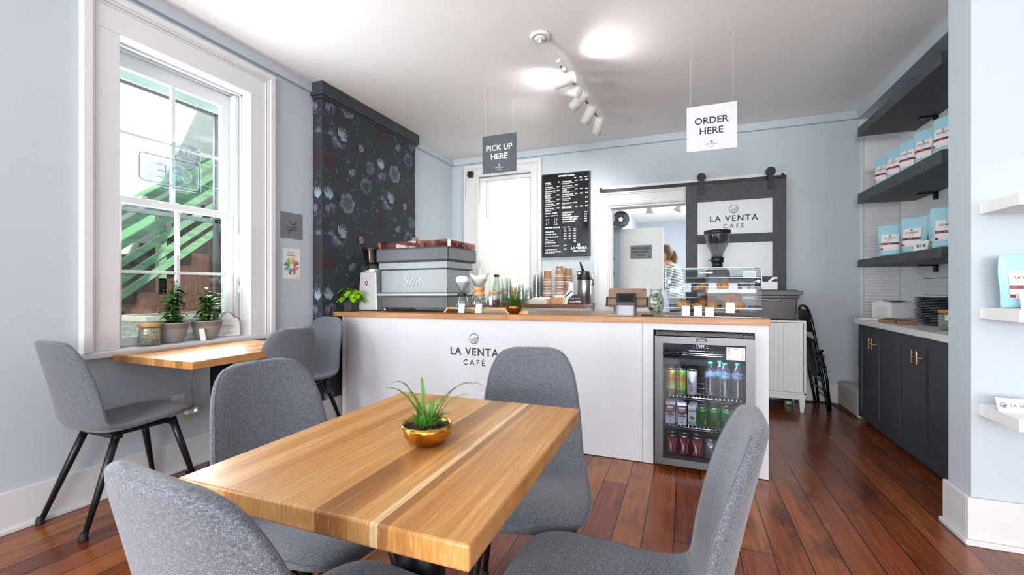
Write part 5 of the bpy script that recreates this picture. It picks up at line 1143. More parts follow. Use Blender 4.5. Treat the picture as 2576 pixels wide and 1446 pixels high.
m = MB(); m.box(.43, 4.505, z1+.195, .94, 4.905, z1+.222); m.box(.56, 4.498, z1+.17, .80, 4.515, z1+.198); m.build('tub_rim', SM, bn, world=True, bevel=.006)
m = MB(); m.box(.425, 4.49, z1+.2235, .962, 4.92, z1+.262); m.box(.45, 4.52, z1+.262, .93, 4.89, z1+.270); m.build('lid', P('grey_bin_lid', '#55575a', .5), bn, world=True, bevel=.009)
td = thing('tape_holder', 'white napkin ring style tape dispenser on the storage bin lid', 'dispenser', (.73, 4.62, z1+.271))
m = MB(); m.box(-.075, -.04, 0, .055, .04, .075); m.build('base', WHITE, td, bevel=.008); m = MB(); m.prism([(.0, .072), (.03, .10), (.055, .10), (.055, .118), (.02, .118), (-.02, .078)], (0, -.015, 0), X, Z, Y*.03); m.build('arm', WHITE, td, bevel=.003)
# power strip and coiled cable under cabinet
m = MB(); m.tube([(.60+.12*math.cos(a)*(1+.04*i), 4.75+.09*math.sin(a)*(1+.05*i), .008+.006*i) for i in range(3) for a in [k*PI/8 for k in range(16)]], .0045, 6); solo('coiled_cable', 'black cable coiled on the floor under the white cabinet', 'cable', m, BLACK, (.6, 4.75, 0))
m = MB(); m.box(.86, 4.72, .001, .93, 4.80, .05, 0); m.box(.875, 4.7195, .015, .915, 4.72, .04, 1); solo('power_adapter', 'small black adapter with a green light behind the cabinet leg', 'adapter', m, [BLACK, P('green_lamp', '#5fd0a0', .3)], (.895, 4.76, 0), bevel=.004)
m = MB(); m.tube(crom([(.98, 4.9, .008), (1.15, 4.95, .008), (1.28, 4.93, .008), (1.31, 4.7, .008), (1.318, 4.5, .008), (1.312, 4.45, .008)], 4), .006, 6); solo('floor_cable', 'black cable running along the floor past the carpeted step', 'cable', m, BLACK, (1.2, 4.9, 0))
fcr = thing('folding_chair', 'black metal folding chair folded flat and leaning beside the white cabinet', 'folding chair', (1.13, 4.75, 0))
BM = P('gloss_black_tube', '#101013', .22, .3)
def fp(s, t, off=0): # s: -1..1 across (depth Y), t: height ; leaning toward the cabinet
    return Vector((1.155-.145*t/.93+off, 4.72+.215*s, t))
m = MB(); arch = [fp(-1, 0.0), fp(-1, .45), fp(-1, .70), fp(-.93, .82), fp(-.70, .90), fp(-.35, .93), fp(.35, .93), fp(.70, .90), fp(.93, .82), fp(1, .70), fp(1, .45), fp(1, 0.0)]; m.tube(crom([tuple(a) for a in arch], 3), .012, 10); m.bar(fp(-1, .20), fp(1, .20), .012, .012); m.bar(fp(-1, .28), fp(1, .28), .012, .012); m.build('front_frame', BM, fcr, world=True)
m = MB(); 
for s in (-.86, .86): m.tube([fp(s, .55, .03), fp(s, .30, .038), fp(s, .012, .02)], .011, 10)
m.bar(fp(-.86, .12, .03), fp(.86, .12, .03), .011, .011); m.build('rear_legs', BM, fcr, world=True)
m = MB(); m.prism(rrect(-.165, -.10, .165, .10, .06), fp(0, .80, -.012), Y, (fp(0, 1)-fp(0, 0)).normalized(), X*.016); m.build('backrest_pad', P('black_vinyl', '#141417', .35), fcr, world=True, bevel=.005)
m = MB(); m.prism(rrect(-.175, -.17, .175, .17, .04), fp(0, .48, -.022), Y, (fp(0, 1)-fp(0, 0)).normalized(), X*.024); m.build('seat', P('black_vinyl', '#141417', .35), fcr, world=True, bevel=.006)
m = MB(); m.prism(rrect(-.02, -.012, .02, .012, .003), fp(-.86, .66, -.013), Y, (fp(0, 1)-fp(0, 0)).normalized(), X*.003); m.build('white_label', PAPER, fcr, world=True)
m = MB()
for s in (-1, 1):
    for t in (.55, .50, .41): m.cyl(fp(s, t, -.02), fp(s, t, .045), .009, seg=8)
m.build('hinge_rivet', STEEL, fcr, world=True)
for s in (-1, 1):
    m = MB(); p = fp(s, 0); m.cyl((p.x, p.y, 0), (p.x-.004, p.y, .03), .0145, seg=12); m.build('rubber_foot', RUBBER, fcr, world=True)
# ------------------------------------------------------------------ black hopper grinder behind the case
g2 = thing('hopper_grinder', 'black retail grinder with a wide smoky hopper rising behind the pastry case', 'grinder', (.283, 4.55, .924))
m = MB(); m.box(-.10, -.12, .002, .10, .13, .30); m.build('body', BLACK, g2, bevel=.02)
m = MB(); m.lathe([(.108, .30), (.105, .325), (.085, .355), (.055, .372), (.045, .375), (.045, .41), (.055, .415), (.058, .46), (.045, .465)], seg=32); m.build('neck', BLACK, g2)
m = MB(); m.tube([(-.055, 0, .435), (-.075, 0, .435)], .004, 8); m.build('shutter_pin', BLACK, g2)
m = MB(); m.lathe([(.046, .465), (.056, .50), (.098, .595), (.112, .66), (.114, .70), (.111, .70), (.095, .597), (.053, .502), (.043, .467)], seg=36); m.build('hopper', glass('smoky_hopper', '#e9e9ea', .07), g2)
m = MB(); m.lathe([(.116, .685), (.118, .69), (.118, .712), (.112, .714), (.108, .708), (.112, .69)], seg=36); m.build('hopper_lid', BLACK, g2)
# ------------------------------------------------------------------ back counter
bc = thing('back_counter', 'white base cabinet with walnut top along the back wall under the window', 'cabinet', (-1.8, 4.7, 0))
m = MB(); m.box(-2.75, 4.42, .0, -.97, 4.975, .885); m.box(-.985, 4.405, .0, -.972, 4.43, .885); m.build('carcass', P('pale_grey_cabinet', '#ccd3da', .4), bc, world=True, bevel=.002)
m = MB(); m.box(-2.78, 4.40, .887, -.955, 4.975, .924); m.build('worktop', OAKD, bc, world=True, bevel=.002)
# the middle stub of counter carrying the hopper grinder
s2 = thing('side_counter', 'small white work stand hidden behind the pastry case holding the hopper grinder', 'cabinet', (.28, 4.55, 0))
m = MB(); m.box(.12, 4.38, 0, .41, 4.75, .89); m.build('carcass', WHITE, s2, world=True); m = MB(); m.box(.11, 4.37, .8905, .42, 4.76, .9235); m.build('worktop', OAKD, s2, world=True)
BZ = .9245
BW = P('light_box_wood', '#b98a5c', .5)
for (x0, x1, y0, y1, h, lab) in ((-1.50, -1.352, 4.50, 4.72, .05, 'low wooden box under the first stack of paper cups'), (-1.348, -1.19, 4.52, 4.74, .066, 'low wooden box under the middle stack of paper cups')):
    m = MB(); m.box(x0, y0, BZ, x1, y1, BZ+h); solo('wooden_box', lab, 'box', m, BW, ((x0+x1)/2, (y0+y1)/2, BZ), bevel=.002)
nb = thing('napkin_box', 'pale wooden holder with white napkins on the back counter', 'napkin holder', (-1.46, 4.43, BZ))
m = MB(); m.box(-.10, -.02, 0, .10, .06, .042); m.build('holder', P('whitewashed_box', '#c9c6c0', .6), nb, bevel=.002)
m = MB(); m.prism([(-.09, 0), (.07, 0), (.04, .012), (-.04, .028), (-.09, .006)], (0, -.005, .0425), X, Z, Y*.05); m.build('napkins', PAPER, nb)
pc = thing('paper_cup', 'x', 'cup', (0, 0, 0)); KR = P('kraft_paper', '#9a7350', .7)
m = MB(); m.lathe([(.029, .11), (.029, .104), (.0395, .004), (.0395, .002), (.037, .004), (.028, .108), (0, .106)], seg=24, mfn=lambda i: 1 if i in (0,) else 0); m.lathe([(.0385, 0), (.0415, .001), (.0418, .005), (.0385, .006)], seg=24, m=1); m.lathe([(.0288, .101), (.0296, .104), (.0292, .111), (0, .1105)], seg=24, m=1); m.build('cup_body', [KR, PAPER], pc)
first = True
for s_, (x, y, n, zb_, word) in enumerate(((-1.415, 4.62, 13, BZ+.051, 'left'), (-1.285, 4.65, 15, BZ+.067, 'middle'), (-1.245, 4.86, 18, BZ+.001, 'right'))):
    for k in range(n):
        c = pc if first else dup(pc); first = False; c.location = (x, y, zb_+k*.0172); c.scale = (1.22, 1.22, 1)
        top = k == n-1; c['label'] = f'upturned kraft paper cup on top of the {word} stack on the back counter' if top else f'kraft paper cup nested in the {word} stack on the back counter'; c['group'] = f'nested paper cups in the {word} stack'
        if top and s_ == 1:
            m = MB(); m.logo((0, -.0, 0), X, Z, .012, 1, .2); m.v = [(x_, -.0358, z_+.06) for x_, y_, z_ in m.v]; m2 = MB(); m2.poly([(.016*math.cos(q/16*6.28), .016*math.sin(q/16*6.28)) for q in range(16)], (0, -.0352, .06), X, Vector((0, .1, 1)), 0); m2.logo((0, -.0356, .06), X, Vector((0, .1, 1)), .011, 1, .18); m2.v = [(a, b-.0008, c__) for a, b, c__ in m2.v]; c2 = m2.build('round_sticker', [P('sticker_cream', '#d8cdbd', .6), INK], c)
ws = dup(pc, (-1.15, 4.62, BZ)); ws.name = 'small_paper_cup'; ws['label'] = 'lower white paper cup of the pair beside the airpot'; ws['group'] = 'small white cups'
for q in ws.children: q.data = q.data.copy(); q.data.materials[0] = PAPER
for j, zz in enumerate((.04, .085, .125)):
    q = dup(ws, (-1.15, 4.62, BZ+zz), label=('white paper cup nested second in the pair stack beside the airpot', 'white paper cup nested third beside the airpot', 'uppermost white paper cup beside the airpot')[j]); q.scale = (.95, .95, .95)
pl = thing('plastic_cup', 'x', 'cup', (0, 0, 0)); m = MB(); m.lathe([(.029, .13), (.0305, .128), (.044, .006), (.046, .004), (.046, 0), (.043, 0), (.0425, .006), (.029, .126), (0, .127)], seg=24); m.build('cup_body', PLAST, pl); first = True
for (x, y, n, word) in ((-1.56, 4.66, 10, 'tall left'), (-1.525, 4.80, 12, 'tall right'), (-1.62, 4.56, 3, 'short front'), (-1.73, 4.62, 5, 'low leftmost'), (-1.90, 4.66, 8, 'far left')):
    for k in range(n):
        c = pl if first else dup(pl); first = False; c.location = (x, y, BZ+k*.022); c['label'] = f'clear plastic cup nested in the {word} stack before the blind'; c['group'] = f'clear plastic cups, {word} stack'
for k, (x, y, z) in enumerate(((-1.42, 4.53, BZ+.0515), (-1.262, 4.555, BZ+.0675))):
    m = MB(); m.prism(rrect(-.06, -.022, .06, .022, .012), (0, 0, 0), X, Y, Z*.022) ; q = solo('lid_stack', ('white cup lids on the left wooden box', 'white cup lids on the middle wooden box')[k], 'lids', m, PAPER, (0, 0, 0), bevel=.004); q.location = (x, y-.0, z)
# airpot
ap = thing('airpot', 'stainless airpot with black pump lid on the back counter', 'airpot', (-1.025, 4.72, BZ))
m = MB(); m.lathe([(.072, 0), (.076, .004), (.076, .255), (.070, .268)], seg=36); m.build('steel_body', P('airpot_steel', '#b4b5b7', .3, 1), ap)
m = MB(); m.lathe([(.078, .262), (.080, .268), (.080, .285), (.074, .30), (.060, .345), (.045, .355), (0, .358)], seg=32); m.box(-.074, -.05, .30, -.025, .05, .352); m.build('pump_head', BLACK, ap, bevel=.004)
m = MB(); m.tube([(-.01, 0, .352), (-.02, -.005, .375), (-.035, -.01, .42), (-.045, -.012, .455)], [.013, .014, .012, .009], 10, flat=1); m.build('pump_lever', BLACK, ap)
m = MB(); m.tube([(.074, 0, .27), (.094, 0, .262), (.098, 0, .22), (.09, 0, .20)], .006, 8); m.build('carry_handle', BLACK, ap)
m = MB(); m.poly([(.014*math.cos(k/12*6.28), .014*math.sin(k/12*6.28)*.8) for k in range(12)], (-.045, -.0805, .33), X, Z); m.v = [(x, y+.024, z) for x, y, z in m.v]; m.build('silver_badge', CHROME, ap)
cs = thing('coffee_sign', 'black and white quarter-round Fresh Ground COFFEE sign before the airpot', 'sign', (-1.095, 4.50, BZ))
m = MB(); N = 16; arc = [(-.125+.20*(1-math.cos(k/N*PI/2)), .155*math.sin(k/N*PI/2)) for k in range(N+1)]; m.prism([(.0-.0, 0)]+[(p[0]*1+.0, p[1]) for p in []]+[(-.115+.10*(1-math.cos(k/N*PI/2)), .155*math.sin(k/N*PI/2)) for k in range(N+1)], (0, .012, 0), X, Z, Y*.01, 0)
m.prism([(.02+.085*math.cos(k/N*PI), .098*math.sin(k/N*PI)) for k in range(N+1)], (0, 0, 0), X, Z, Y*.008, 1); bo = m.build('board', [PAPER, P('sign_charcoal', '#24272c', .6)], cs)
m = MB(); m.text('COFFEE', (.02, -.0008, .014), X, Z, .034, 0, 'C', .02, 1.0, .145); m.text('Fresh Ground', (.018, -.0008, .056), X, Z, .018, 0, 'C', .0, 1, .10); m.build('lettering', PAPER, bo)
m = MB(); m.strip([(-.10, .01), (-.092, .06), (-.07, .10), (-.03, .125)], .004, (0, .0112, 0), X, Z)
for k in range(5):
    bx, bz = -.09+.016*k, .07+.014*k
    for s in (-1, 1): m.leaf((bx, .0112, bz), (.6-.9*(s < 0), 0, .75+.1*s*0), (0, -1, 0), .022, .011, 0, 0, 0, 3)
m.build('leaf_emblem', P('sign_ink', '#1d1f23', .6), bo)
wbt = thing('glass_bottle', 'clear glass carafe with dark cap in front of the blind', 'bottle', (-2.03, 4.62, BZ)); m = MB(); m.lathe([(0, .003), (.05, .001), (.053, .01), (.053, .13), (.032, .22), (.024, .25), (.024, .30), (.022, .30), (.022, .25), (.03, .218), (.05, .13), (.05, .012), (0, .009)], seg=28); m.build('glass_body', GLASSJ, wbt); m = MB(); m.lathe([(.03, .285), (.031, .29), (.031, .312), (0, .315)], seg=20); m.build('cap', P('dark_berry_cap', '#4a2638', .5), wbt)
sj = thing('straw_jar', 'glass jar holding long pale straws in front of the blind', 'jar', (-1.90, 4.55, BZ)); m = MB(); m.lathe([(0, .003), (.04, .001), (.042, .01), (.045, .15), (.043, .15), (.04, .012), (0, .008)], seg=24); m.build('glass_body', GLASSJ, sj)
m = MB(); rnd = random.Random(3)
for k in range(22): a = rnd.random()*6.28; r0_ = rnd.random()*.02; m.cyl((r0_*math.cos(a), r0_*math.sin(a), .01), (.04*math.cos(a)*rnd.uniform(.5, 1.2), .04*math.sin(a), .21+rnd.random()*.05), .003, seg=6)
m.build('straws', P('pale_straw', '#cfd6cf', .5), sj)
wk = thing('stirrer_cup', 'kraft cup of wooden stirrers behind the copper bowl fern', 'cup', (-1.75, 4.46, BZ)); m = MB(); m.lathe([(0, .002), (.03, .001), (.042, .13), (.04, .13), (.028, .004), (0, .004)], seg=24); m.build('cup_body', KR, wk)
m = MB()
for k in range(18): a = rnd.random()*6.28; m.bar((.012*math.cos(a), .012*math.sin(a), .01), (.032*math.cos(a), .032*math.sin(a), .17+rnd.random()*.01), .005, .0012)
m.build('stirrers', P('birch_sticks', '#c79a66', .6), wk)
m = MB(); m.box(-.18, -.09, 0, .18, .09, .012); q = solo('black_tray', 'flat black tray on the back counter behind the fern', 'tray', m, BLACK, (0, 0, 0), bevel=.004); q.location = (-2.10, 4.52, BZ)
q.location = (-1.98, 4.53, BZ); 
for nm in ('glass_bottle', 'straw_jar'): bpy.data.objects[nm].location.z += .0125
m = MB(); m.box(-.945-.03, YB-.006, 1.09, -.945+.0, YB, 1.10)
def outlet(name, lab, o, U, V, N, w_=.07, h=.114, gang=1):
    t = thing(name, lab, 'outlet', o); o = Vector((0, 0, 0)); U, V, N = map(Vector, (U, V, N)); m = MB(); m.obox(o+N*.003, U, V, N, w_/2, h/2, .003); m.build('cover_plate', P('outlet_white', '#e2e1de', .4), t, bevel=.002)
    m = MB()
    for s in (-1, 1):
        m.prism([(.017*math.cos(k/12*6.28), .014*math.sin(k/12*6.28)+s*.02) for k in range(12)], o+N*.006, U, V, N*.002, 0)
        for dx in (-.006, .006): m.prism([(dx-.001, s*.02-.001), (dx+.001, s*.02-.001), (dx+.001, s*.02+.007), (dx-.001, s*.02+.007)], o+N*.0082, U, V, N*.0004, 1)
        m.prism([(.0025*math.cos(k), s*.02-.006+.0025*math.sin(k)) for k in range(6)], o+N*.0082, U, V, N*.0004, 1)
    m.build('socket', [P('outlet_white', '#e2e1de', .4), INK], t); return t
outlet('wall_outlet', 'white outlet plate on the back wall right of the airpot', (-1.01, YB-.0002, 1.20), X, Z, -Y)
# speaker / camera on casing
m = MB(); m.box(-2.575, YB-.075, 2.50, -2.50, YB-.027, 2.575); q = solo('wall_speaker', 'small black square speaker mounted on the back window casing', 'speaker', m, BLACK, (-2.54, YB-.05, 2.54), bevel=.012)
m = MB(); m.tube([(-2.575, YB-.04, 2.53), (-2.60, YB-.04, 2.535), (-2.612, YB-.045, 2.49), (-2.615, YB-.045, 2.2)], .0016, 6); solo('speaker_wire', 'thin dark wire drooping from the small black speaker', 'wire', m, P('dark_wire', '#5a5c5e', .5), (-2.6, YB-.04, 2.5))
# ------------------------------------------------------------------ menu board
mb_ = thing('menu_board', 'tall black framed coffee menu screen on the back wall', 'menu board', (-1.29, YB-.03, 1.95))
bx0, bx1, bz0, bz1 = -1.585, -1.01, 1.462, 2.442; byy = YB-.045
m = MB(); m.box(bx0, byy, bz0, bx1, YB-.005, bz1); m.build('frame', P('black_frame', '#17191c', .35), mb_, world=True, bevel=.004)
SCR = G('dark_menu_screen', '#0b1016', .12).m
m = MB(); m.box(bx0+.014, byy-.0016, bz0+.014, bx1-.014, byy+.002, bz1-.014); scn = m.build('screen', SCR, mb_, world=True)
MW = G('white_menu_text', '#f0f0f0', .5, Emission_Color=(1, 1, 1, 1), Emission_Strength=.35).m
m = MB(); W_, H_ = bx1-bx0, bz1-bz0; o0 = Vector((bx0, byy-.0024, bz0))
def T(s, u, v, sz, al='L', b=.02): m.text(s, o0+X*W_*u+Z*H_*v, X, Z, sz, 0, al, b, 1.0)
def small(u, v, n, wd): 
    for i in range(n):
        a, e = u, u+wd*(1 if i < n-1 else .6)
        while a < e: l = .015+.03*random.Random(a*99+v).random(); m.rect(W_*a, H_*v-.009*i, W_*min(e, a+l), H_*v-.009*i+.0034, o0, X, Z); a += l+.008
T('ESPRESSO BASED', .52, .955, .026, 'C')
for i, s in enumerate(('8oz', '12oz', '16oz*')): T(s, .70+.11*i, .925, .017, 'C')
for i, (s, p) in enumerate((('DOPPIO', '$3'), ('CORTADO', '$3.5'), ('MACCHIATTO', '$3.5'), ('PANNA', '$3.5'), ('TONIC', '$4.5'), ('AFFOGATO', '$5.0'), ('FLAT WHITE', '$5.0'))):
    v = .885-.0515*i; T(s, .07, v, .019); T(p, .37, v+.002, .019, 'R'); small(.07, v-.014, 2 if i else 1, .22)
for i, (s, ps_, n) in enumerate((('AMERICANO', ('$4.0', '$4.5', '$5.0'), 2), ('CAPPUCCINO', ('$4.5',), 2), ('LATTE', ('$4.5', '$5.0', '$5.5'), 2), ('MOCHA LATTE', ('$5.0', '$5.5', '$6.0'), 2), ('ICED LATTE', ('', '', '$5.5'), 1), ('ICED MOCHA LATTE', ('', '', '$6.0'), 1), ('DRIP COFFEE', ('$3.0', '$3.5', '$4.0'), 0))):
    v = .885-.0515*i; T(s, .43, v, .019)
    for j, p in enumerate(ps_):
        if p: T(p, .72+.105*j, v+.004, .019, 'C')
    if n: small(.43, v-.014, n, .25)
v = .885-.0515*6; m.strip([(W_*.42, H_*v-.006), (W_*.66, H_*v-.006), (W_*.66, H_*v+.021), (W_*.42, H_*v+.021), (W_*.42, H_*v-.006)], .0012, o0, X, Z)
T('POUR - OVER', .07, .515, .024); T('COLD BREW', .43, .515, .024); T('16oz*', .95, .515, .015, 'R'); T('V60  $7  CHEMEX  $7', .07, .487, .017)
for i, (s, p) in enumerate((('COLD BREW', '$6.0'), ('ORANGE COLD BREW', '$6.5'), ('LEMON COLD BREW', '$6.5'), ('MARACUMANGO', '$6.5'))): T(s, .43, .487-.026*i, .019); T(p, .94, .487-.026*i, .018, 'R')
for u in (.12, .29): m.strip([(W_*u-.016, H_*.385), (W_*u-.018, H_*.395), (W_*u-.008, H_*.42), (W_*u-.018, H_*.455), (W_*u+.018, H_*.455), (W_*u+.008, H_*.42), (W_*u+.018, H_*.395), (W_*u+.016, H_*.385), (W_*u-.016, H_*.385)], .003, o0, X, Z)
T('BEYOND COFFEE', .07, .343, .023); T('(HOT - ICED)', .45, .345, .014)
for i, s in enumerate(('8oz', '12oz', '16oz*')): T(s, .49+.10*i, .322, .016, 'C')
for i, (s, ps_) in enumerate((('CHAI LATTE', ('$5.0', '$5.5', '$6.0')), ('MATCHA LATTE', ('$5.0', '$5.5', '$6.0')), ('HOT CHOCOLATE', ('$4.5', '$5.0', '$5.5')), ('TEA', ('$4.5', '$5.0', '$5.5')))):
    v = .295-.031*i; T(s, .07, v, .019)
    for j, p in enumerate(ps_): T(p, .49+.10*j, v+.004, .018, 'C')
small(.07, .190, 1, .33); T('ITALIAN SODAS', .07, .165, .018); T('$5.5', .69, .172, .017, 'C'); small(.07, .153, 1, .36); T('VANILLA ICE CREAM', .07, .125, .018); T('$4.0', .49, .127, .017, 'C')
T('ADDITIONALS', .07, .077, .022); T('$1.0', .49, .082, .016, 'C'); small(.07, .062, 3, .33)
m.logo(o0+X*W_*.77+Z*H_*.135, X, Z, .016, 0, .16); T('LA VENTA', .78, .083, .040, 'C', .03); T('SPECIALTY COFFEE', .78, .055, .017, 'C')
m.build('lettering', MW, scn).data.transform(Matrix.Translation(-mb_.location))
# hanging signs
for (x0, x1, lab, dark, l1, yy) in ((-1.497, -1.209, 'small charcoal hanging sign reading PICK UP HERE', True, 'PICK UP', 3.13), (.009, .309, 'small white hanging sign reading ORDER HERE', False, 'ORDER', 3.13)):
    t = thing('hanging_sign', lab, 'sign', ((x0+x1)/2, yy, 2.0)); W_ = x1-x0; bg = P('sign_slate', '#454a50', .6) if dark else P('sign_white', '#c3c6cc', .6); fg = PAPER if dark else INK
    m = MB(); m.box(-W_/2, -.002, 0, W_/2, .002, .297); b_ = m.build('board', bg, t)
    m = MB()
    for sg in (-1, 1):
        o = Vector((0, sg*.0026, 0)); U_ = X*(-sg)
        m.text(l1, o+Z*.175, U_, Z, .062, 0, 'C', .018, 1.0, W_*.87); m.text('HERE', o+Z*.107, U_, Z, .062, 0, 'C', .018, 1.0, W_*.6); m.logo(o+Z*.058, U_, Z, .007, 0, .25); m.text('LA VENTA', o+Z*.036, U_, Z, .0125, 0, 'C', .02, 1.2); m.text('CAFÉ', o+Z*.020, U_, Z, .010, 0, 'C', .01, 1.5)
    m.build('lettering', fg, b_)
    m = MB()
    for s in (-1, 1): m.cyl((s*W_*.42, 0, .29), (s*W_*.42, 0, .75), .0006, seg=5)
    m.build('suspension_thread', P('nylon_thread', '#e6e6e6', .3), t)
    for s in (-1, 1):
        m = MB(); m.tube([(s*W_*.42, 0, .7598), (s*W_*.42, 0, .748), (s*W_*.42+.004, 0, .742), (s*W_*.42+.006, 0, .747)], .0013, 6); m.build('ceiling_hook', TRIM, t)
# ceiling track light
tl = thing('track_light', 'white ceiling track light with five cylinder spotlights above the counter', 'light', (-.89, 2.74, ZC))
WM_ = P('white_spot_metal', '#e6e6e4', .4)
m = MB(); m.lathe([(.066, -.0005), (.068, -.006), (.062, -.014), (.048, -.018), (.046, -.014), (.040, -.016), (.036, -.024), (0, -.026)], seg=40, c=(0, 0, 0))
for k in range(24): a = 2*PI*k/24; m.bar((.024*math.cos(a), .024*math.sin(a), -.026), (.038*math.cos(a), .038*math.sin(a), -.020), .002, .002)
m.lathe([(.012, -.025), (.012, -.045), (0, -.047)], seg=12); m.build('canopy', WM_, tl)
m = MB(); m.bar((.0, .01, -.036), (.055, .25, -.048), .014, .014); m.build('feed_arm', WM_, tl)
m = MB(); m.bar((.055, .24, -.055), (.135, 1.50, -.055), .034, .020); m.build('track', WM_, tl, bevel=.002)
m = MB(); m.bar((.056, .30, -.0655), (.135, 1.49, -.0655), .012, .002); m.build('track_slot', P('dark_slot', '#3a3936', .5), tl)
heads = [((.07, .34), (1, -.22, .10), -.155), ((.085, .50), (-.85, .25, .42), -.165), ((.095, .72), (-.75, .42, -.5), -.150), ((.11, 1.03), (-.6, .5, -.75), -.15), ((.125, 1.38), (-.35, .55, -.9), -.13)]
for i, ((x, y), d, zz) in enumerate(heads):
    m = MB(); c = Vector((x, y, zz)); d = Vector(d).normalized()
    m.cyl((x, y, -.067), (x, y, -.088), .018, seg=12); m.cyl((x, y, -.088), c+Z*.03, .005, seg=8); m.cyl(c+Z*.02, c+Z*.05, .009, seg=8)
    q = d.to_track_quat('Z', 'Y').to_matrix().to_4x4(); M_ = Matrix.Translation(c) @ q
    m.lathe([(0, -.078), (.036, -.078), (.042, -.074), (.0425, .080), (.039, .080), (.039, .05), (0, .045)], seg=32, M=M_); m.build('spotlight', WM_, tl)
    m = MB(); m.lathe([(0, .052), (.037, .052)], seg=24, M=M_); m.build('lamp_face', G('lit_lamp', '#ffffff', .5, Emission_Color=(1, .98, .94, 1), Emission_Strength=12).m if i == 0 else MATS.setdefault('lit', G('lit_lamp', '#ffffff', .5, Emission_Color=(1, .98, .94, 1), Emission_Strength=12).m), tl)
    if i > 1:
        m = MB()
        for k in range(8): a = 2*PI*k/8; p = M_ @ Vector((.024*math.cos(a), .024*math.sin(a), -.079)); m.obox(p, q @ Vector((1, 0, 0, 0)).to_3d() if 0 else X, Y, Z, .003, .003, .003)
        m.build('vent_hole', P('vent_glow', '#f4efe2', .4), tl)
    L = light('SPOT', 'track_lamp', (-.89+x+d.x*.085, 2.74+y+d.y*.085, ZC+zz+d.z*.085), (10, 5, 34, 34, 34)[i], (1, .97, .92), aim=tuple(d), spot_size=math.radians(125), spot_blend=1.0, shadow_soft_size=.06)

for i, (x, y) in enumerate(((-1.2, -3.2), (1.3, -3.4))):  # globe lamps added behind the camera to brighten the ceiling
    t = thing('added_fill_globe', ('globe fill lamp added out of view behind the camera, window side', 'globe fill lamp added out of view behind the camera, shelf side')[i], 'light', (x, y, ZC))
    m = MB(); m.lathe([(.06, -.0005), (.06, -.02), (0, -.025)], seg=24); m.cyl((0, 0, -.02), (0, 0, -.30), .006, seg=8); m.build('stem', BLACKM, t)
    m = MB(); m.lathe([(.03, -.30)]+[(.14*math.sin(a), -.43+.14*math.cos(a)) for a in [PI*k/14 for k in range(1, 14)]]+[(0, -.57)], seg=28); m.build('globe', G('fill_globe_glow', '#ffffff', .4, Emission_Color=(1, .98, .95, 1), Emission_Strength=16).m, t)
# ------------------------------------------------------------------ shelf alcove on the right
SH = speckle('charcoal_shelf_wood', '#3c3f42', '#4d5053', 60, .55, .15, (1, .1, 1))
tops = []
for z0, z1, lab in ((2.43, 2.505, 'topmost empty charcoal floating shelf in the alcove, near the ceiling'), (1.838, 1.922, 'middle charcoal floating shelf carrying five blue coffee bags in a fanned row'), (1.278, 1.342, 'lowest charcoal floating shelf with blue coffee bags and the price tag')):
    m = MB(); m.box(1.415, 3.35, z0, 1.8145, 4.70, z1); solo('floating_shelf', lab, 'shelf', m, SH, (1.6, 4.0, z0), 'charcoal floating shelves', bevel=.002); tops.append(z1)
    m = MB(); m.box(1.795, 4.33, z0-.055, 1.8145, 4.37, z0-.0005); m.box(1.70, 4.33, z0-.012, 1.8145, 4.37, z0-.0005)
    solo('shelf_bracket', 'small black bracket under the '+lab.split()[0]+' charcoal shelf', 'bracket', m, BLACKM, (1.8, 4.35, z0-.03), 'shelf brackets')
BAGM = P('pale_blue_pouch', '#9fd0de', .42); LBL = P('coffee_label', '#e9e4e4', .5); BAND = P('maroon_band', '#7d1f33', .5)
bag = thing('coffee_bag', 'x', 'coffee bag')
def bagmesh(w_=.155, h=.235, d=.075):
    m = MB(); nx, nz = 10, 14; vs = []
    for side in (-1, 1):
        for j in range(nz+1):
            t = j/nz; dep = d/2*(1-max(0, t-.08)**1.4/.92**1.4) if t > .08 else d/2*(.86+.14*t/.08)
            ww = w_*(.90+.10*min(1, t*1.6)) if t < .85 else w_
            for i in range(nx+1):
                u = i/nx*2-1; e = (1-abs(u)**3.2); y = side*(max(.0012, dep*e)+.003*noise.noise(Vector((u*3, t*5, side*2)))*(1 if 0 < j < nz else 0))
                vs.append((ww/2*u*(1-.02*math.sin(t*7)), y, h*t))
    N_ = (nx+1)*(nz+1); fs = []
    for j in range(nz):
        for i in range(nx):
            a = j*(nx+1)+i; fs.append((a, a+1, a+nx+2, a+nx+1)); fs.append((N_+a, N_+a+nx+1, N_+a+nx+2, N_+a+1))
    for j in range(nz):
        for i in (0, nx): a = j*(nx+1)+i; b = a+nx+1; q = (a, b, N_+b, N_+a); fs.append(q if i == 0 else q[::-1])
    for i in range(nx): a = i; fs.append((a, N_+a, N_+a+1, a+1)); a = nz*(nx+1)+i; fs.append((a, a+1, N_+a+1, N_+a))
    m.add(vs, fs, 0, True)
    m.bar((-w_*.49, -.0045, h*.905), (w_*.49, -.0045, h*.905), .003, .004); m.bar((-w_*.49, -.004, h*.93), (w_*.49, -.004, h*.93), .002, .002)
    def front(x, z):
        u = x/(w_/2); t = z/h; dep = d/2*(1-max(0, t-.08)**1.4/.92**1.4) if t > .08 else d/2; return (x, -(dep*(1-abs(u)**3.2))-.0045, z)
    return m, front, w_, h
bmsh, front, bw, bh = bagmesh(); bo = bmsh.build('pouch', BAGM, bag, sub=1)
m = MB()
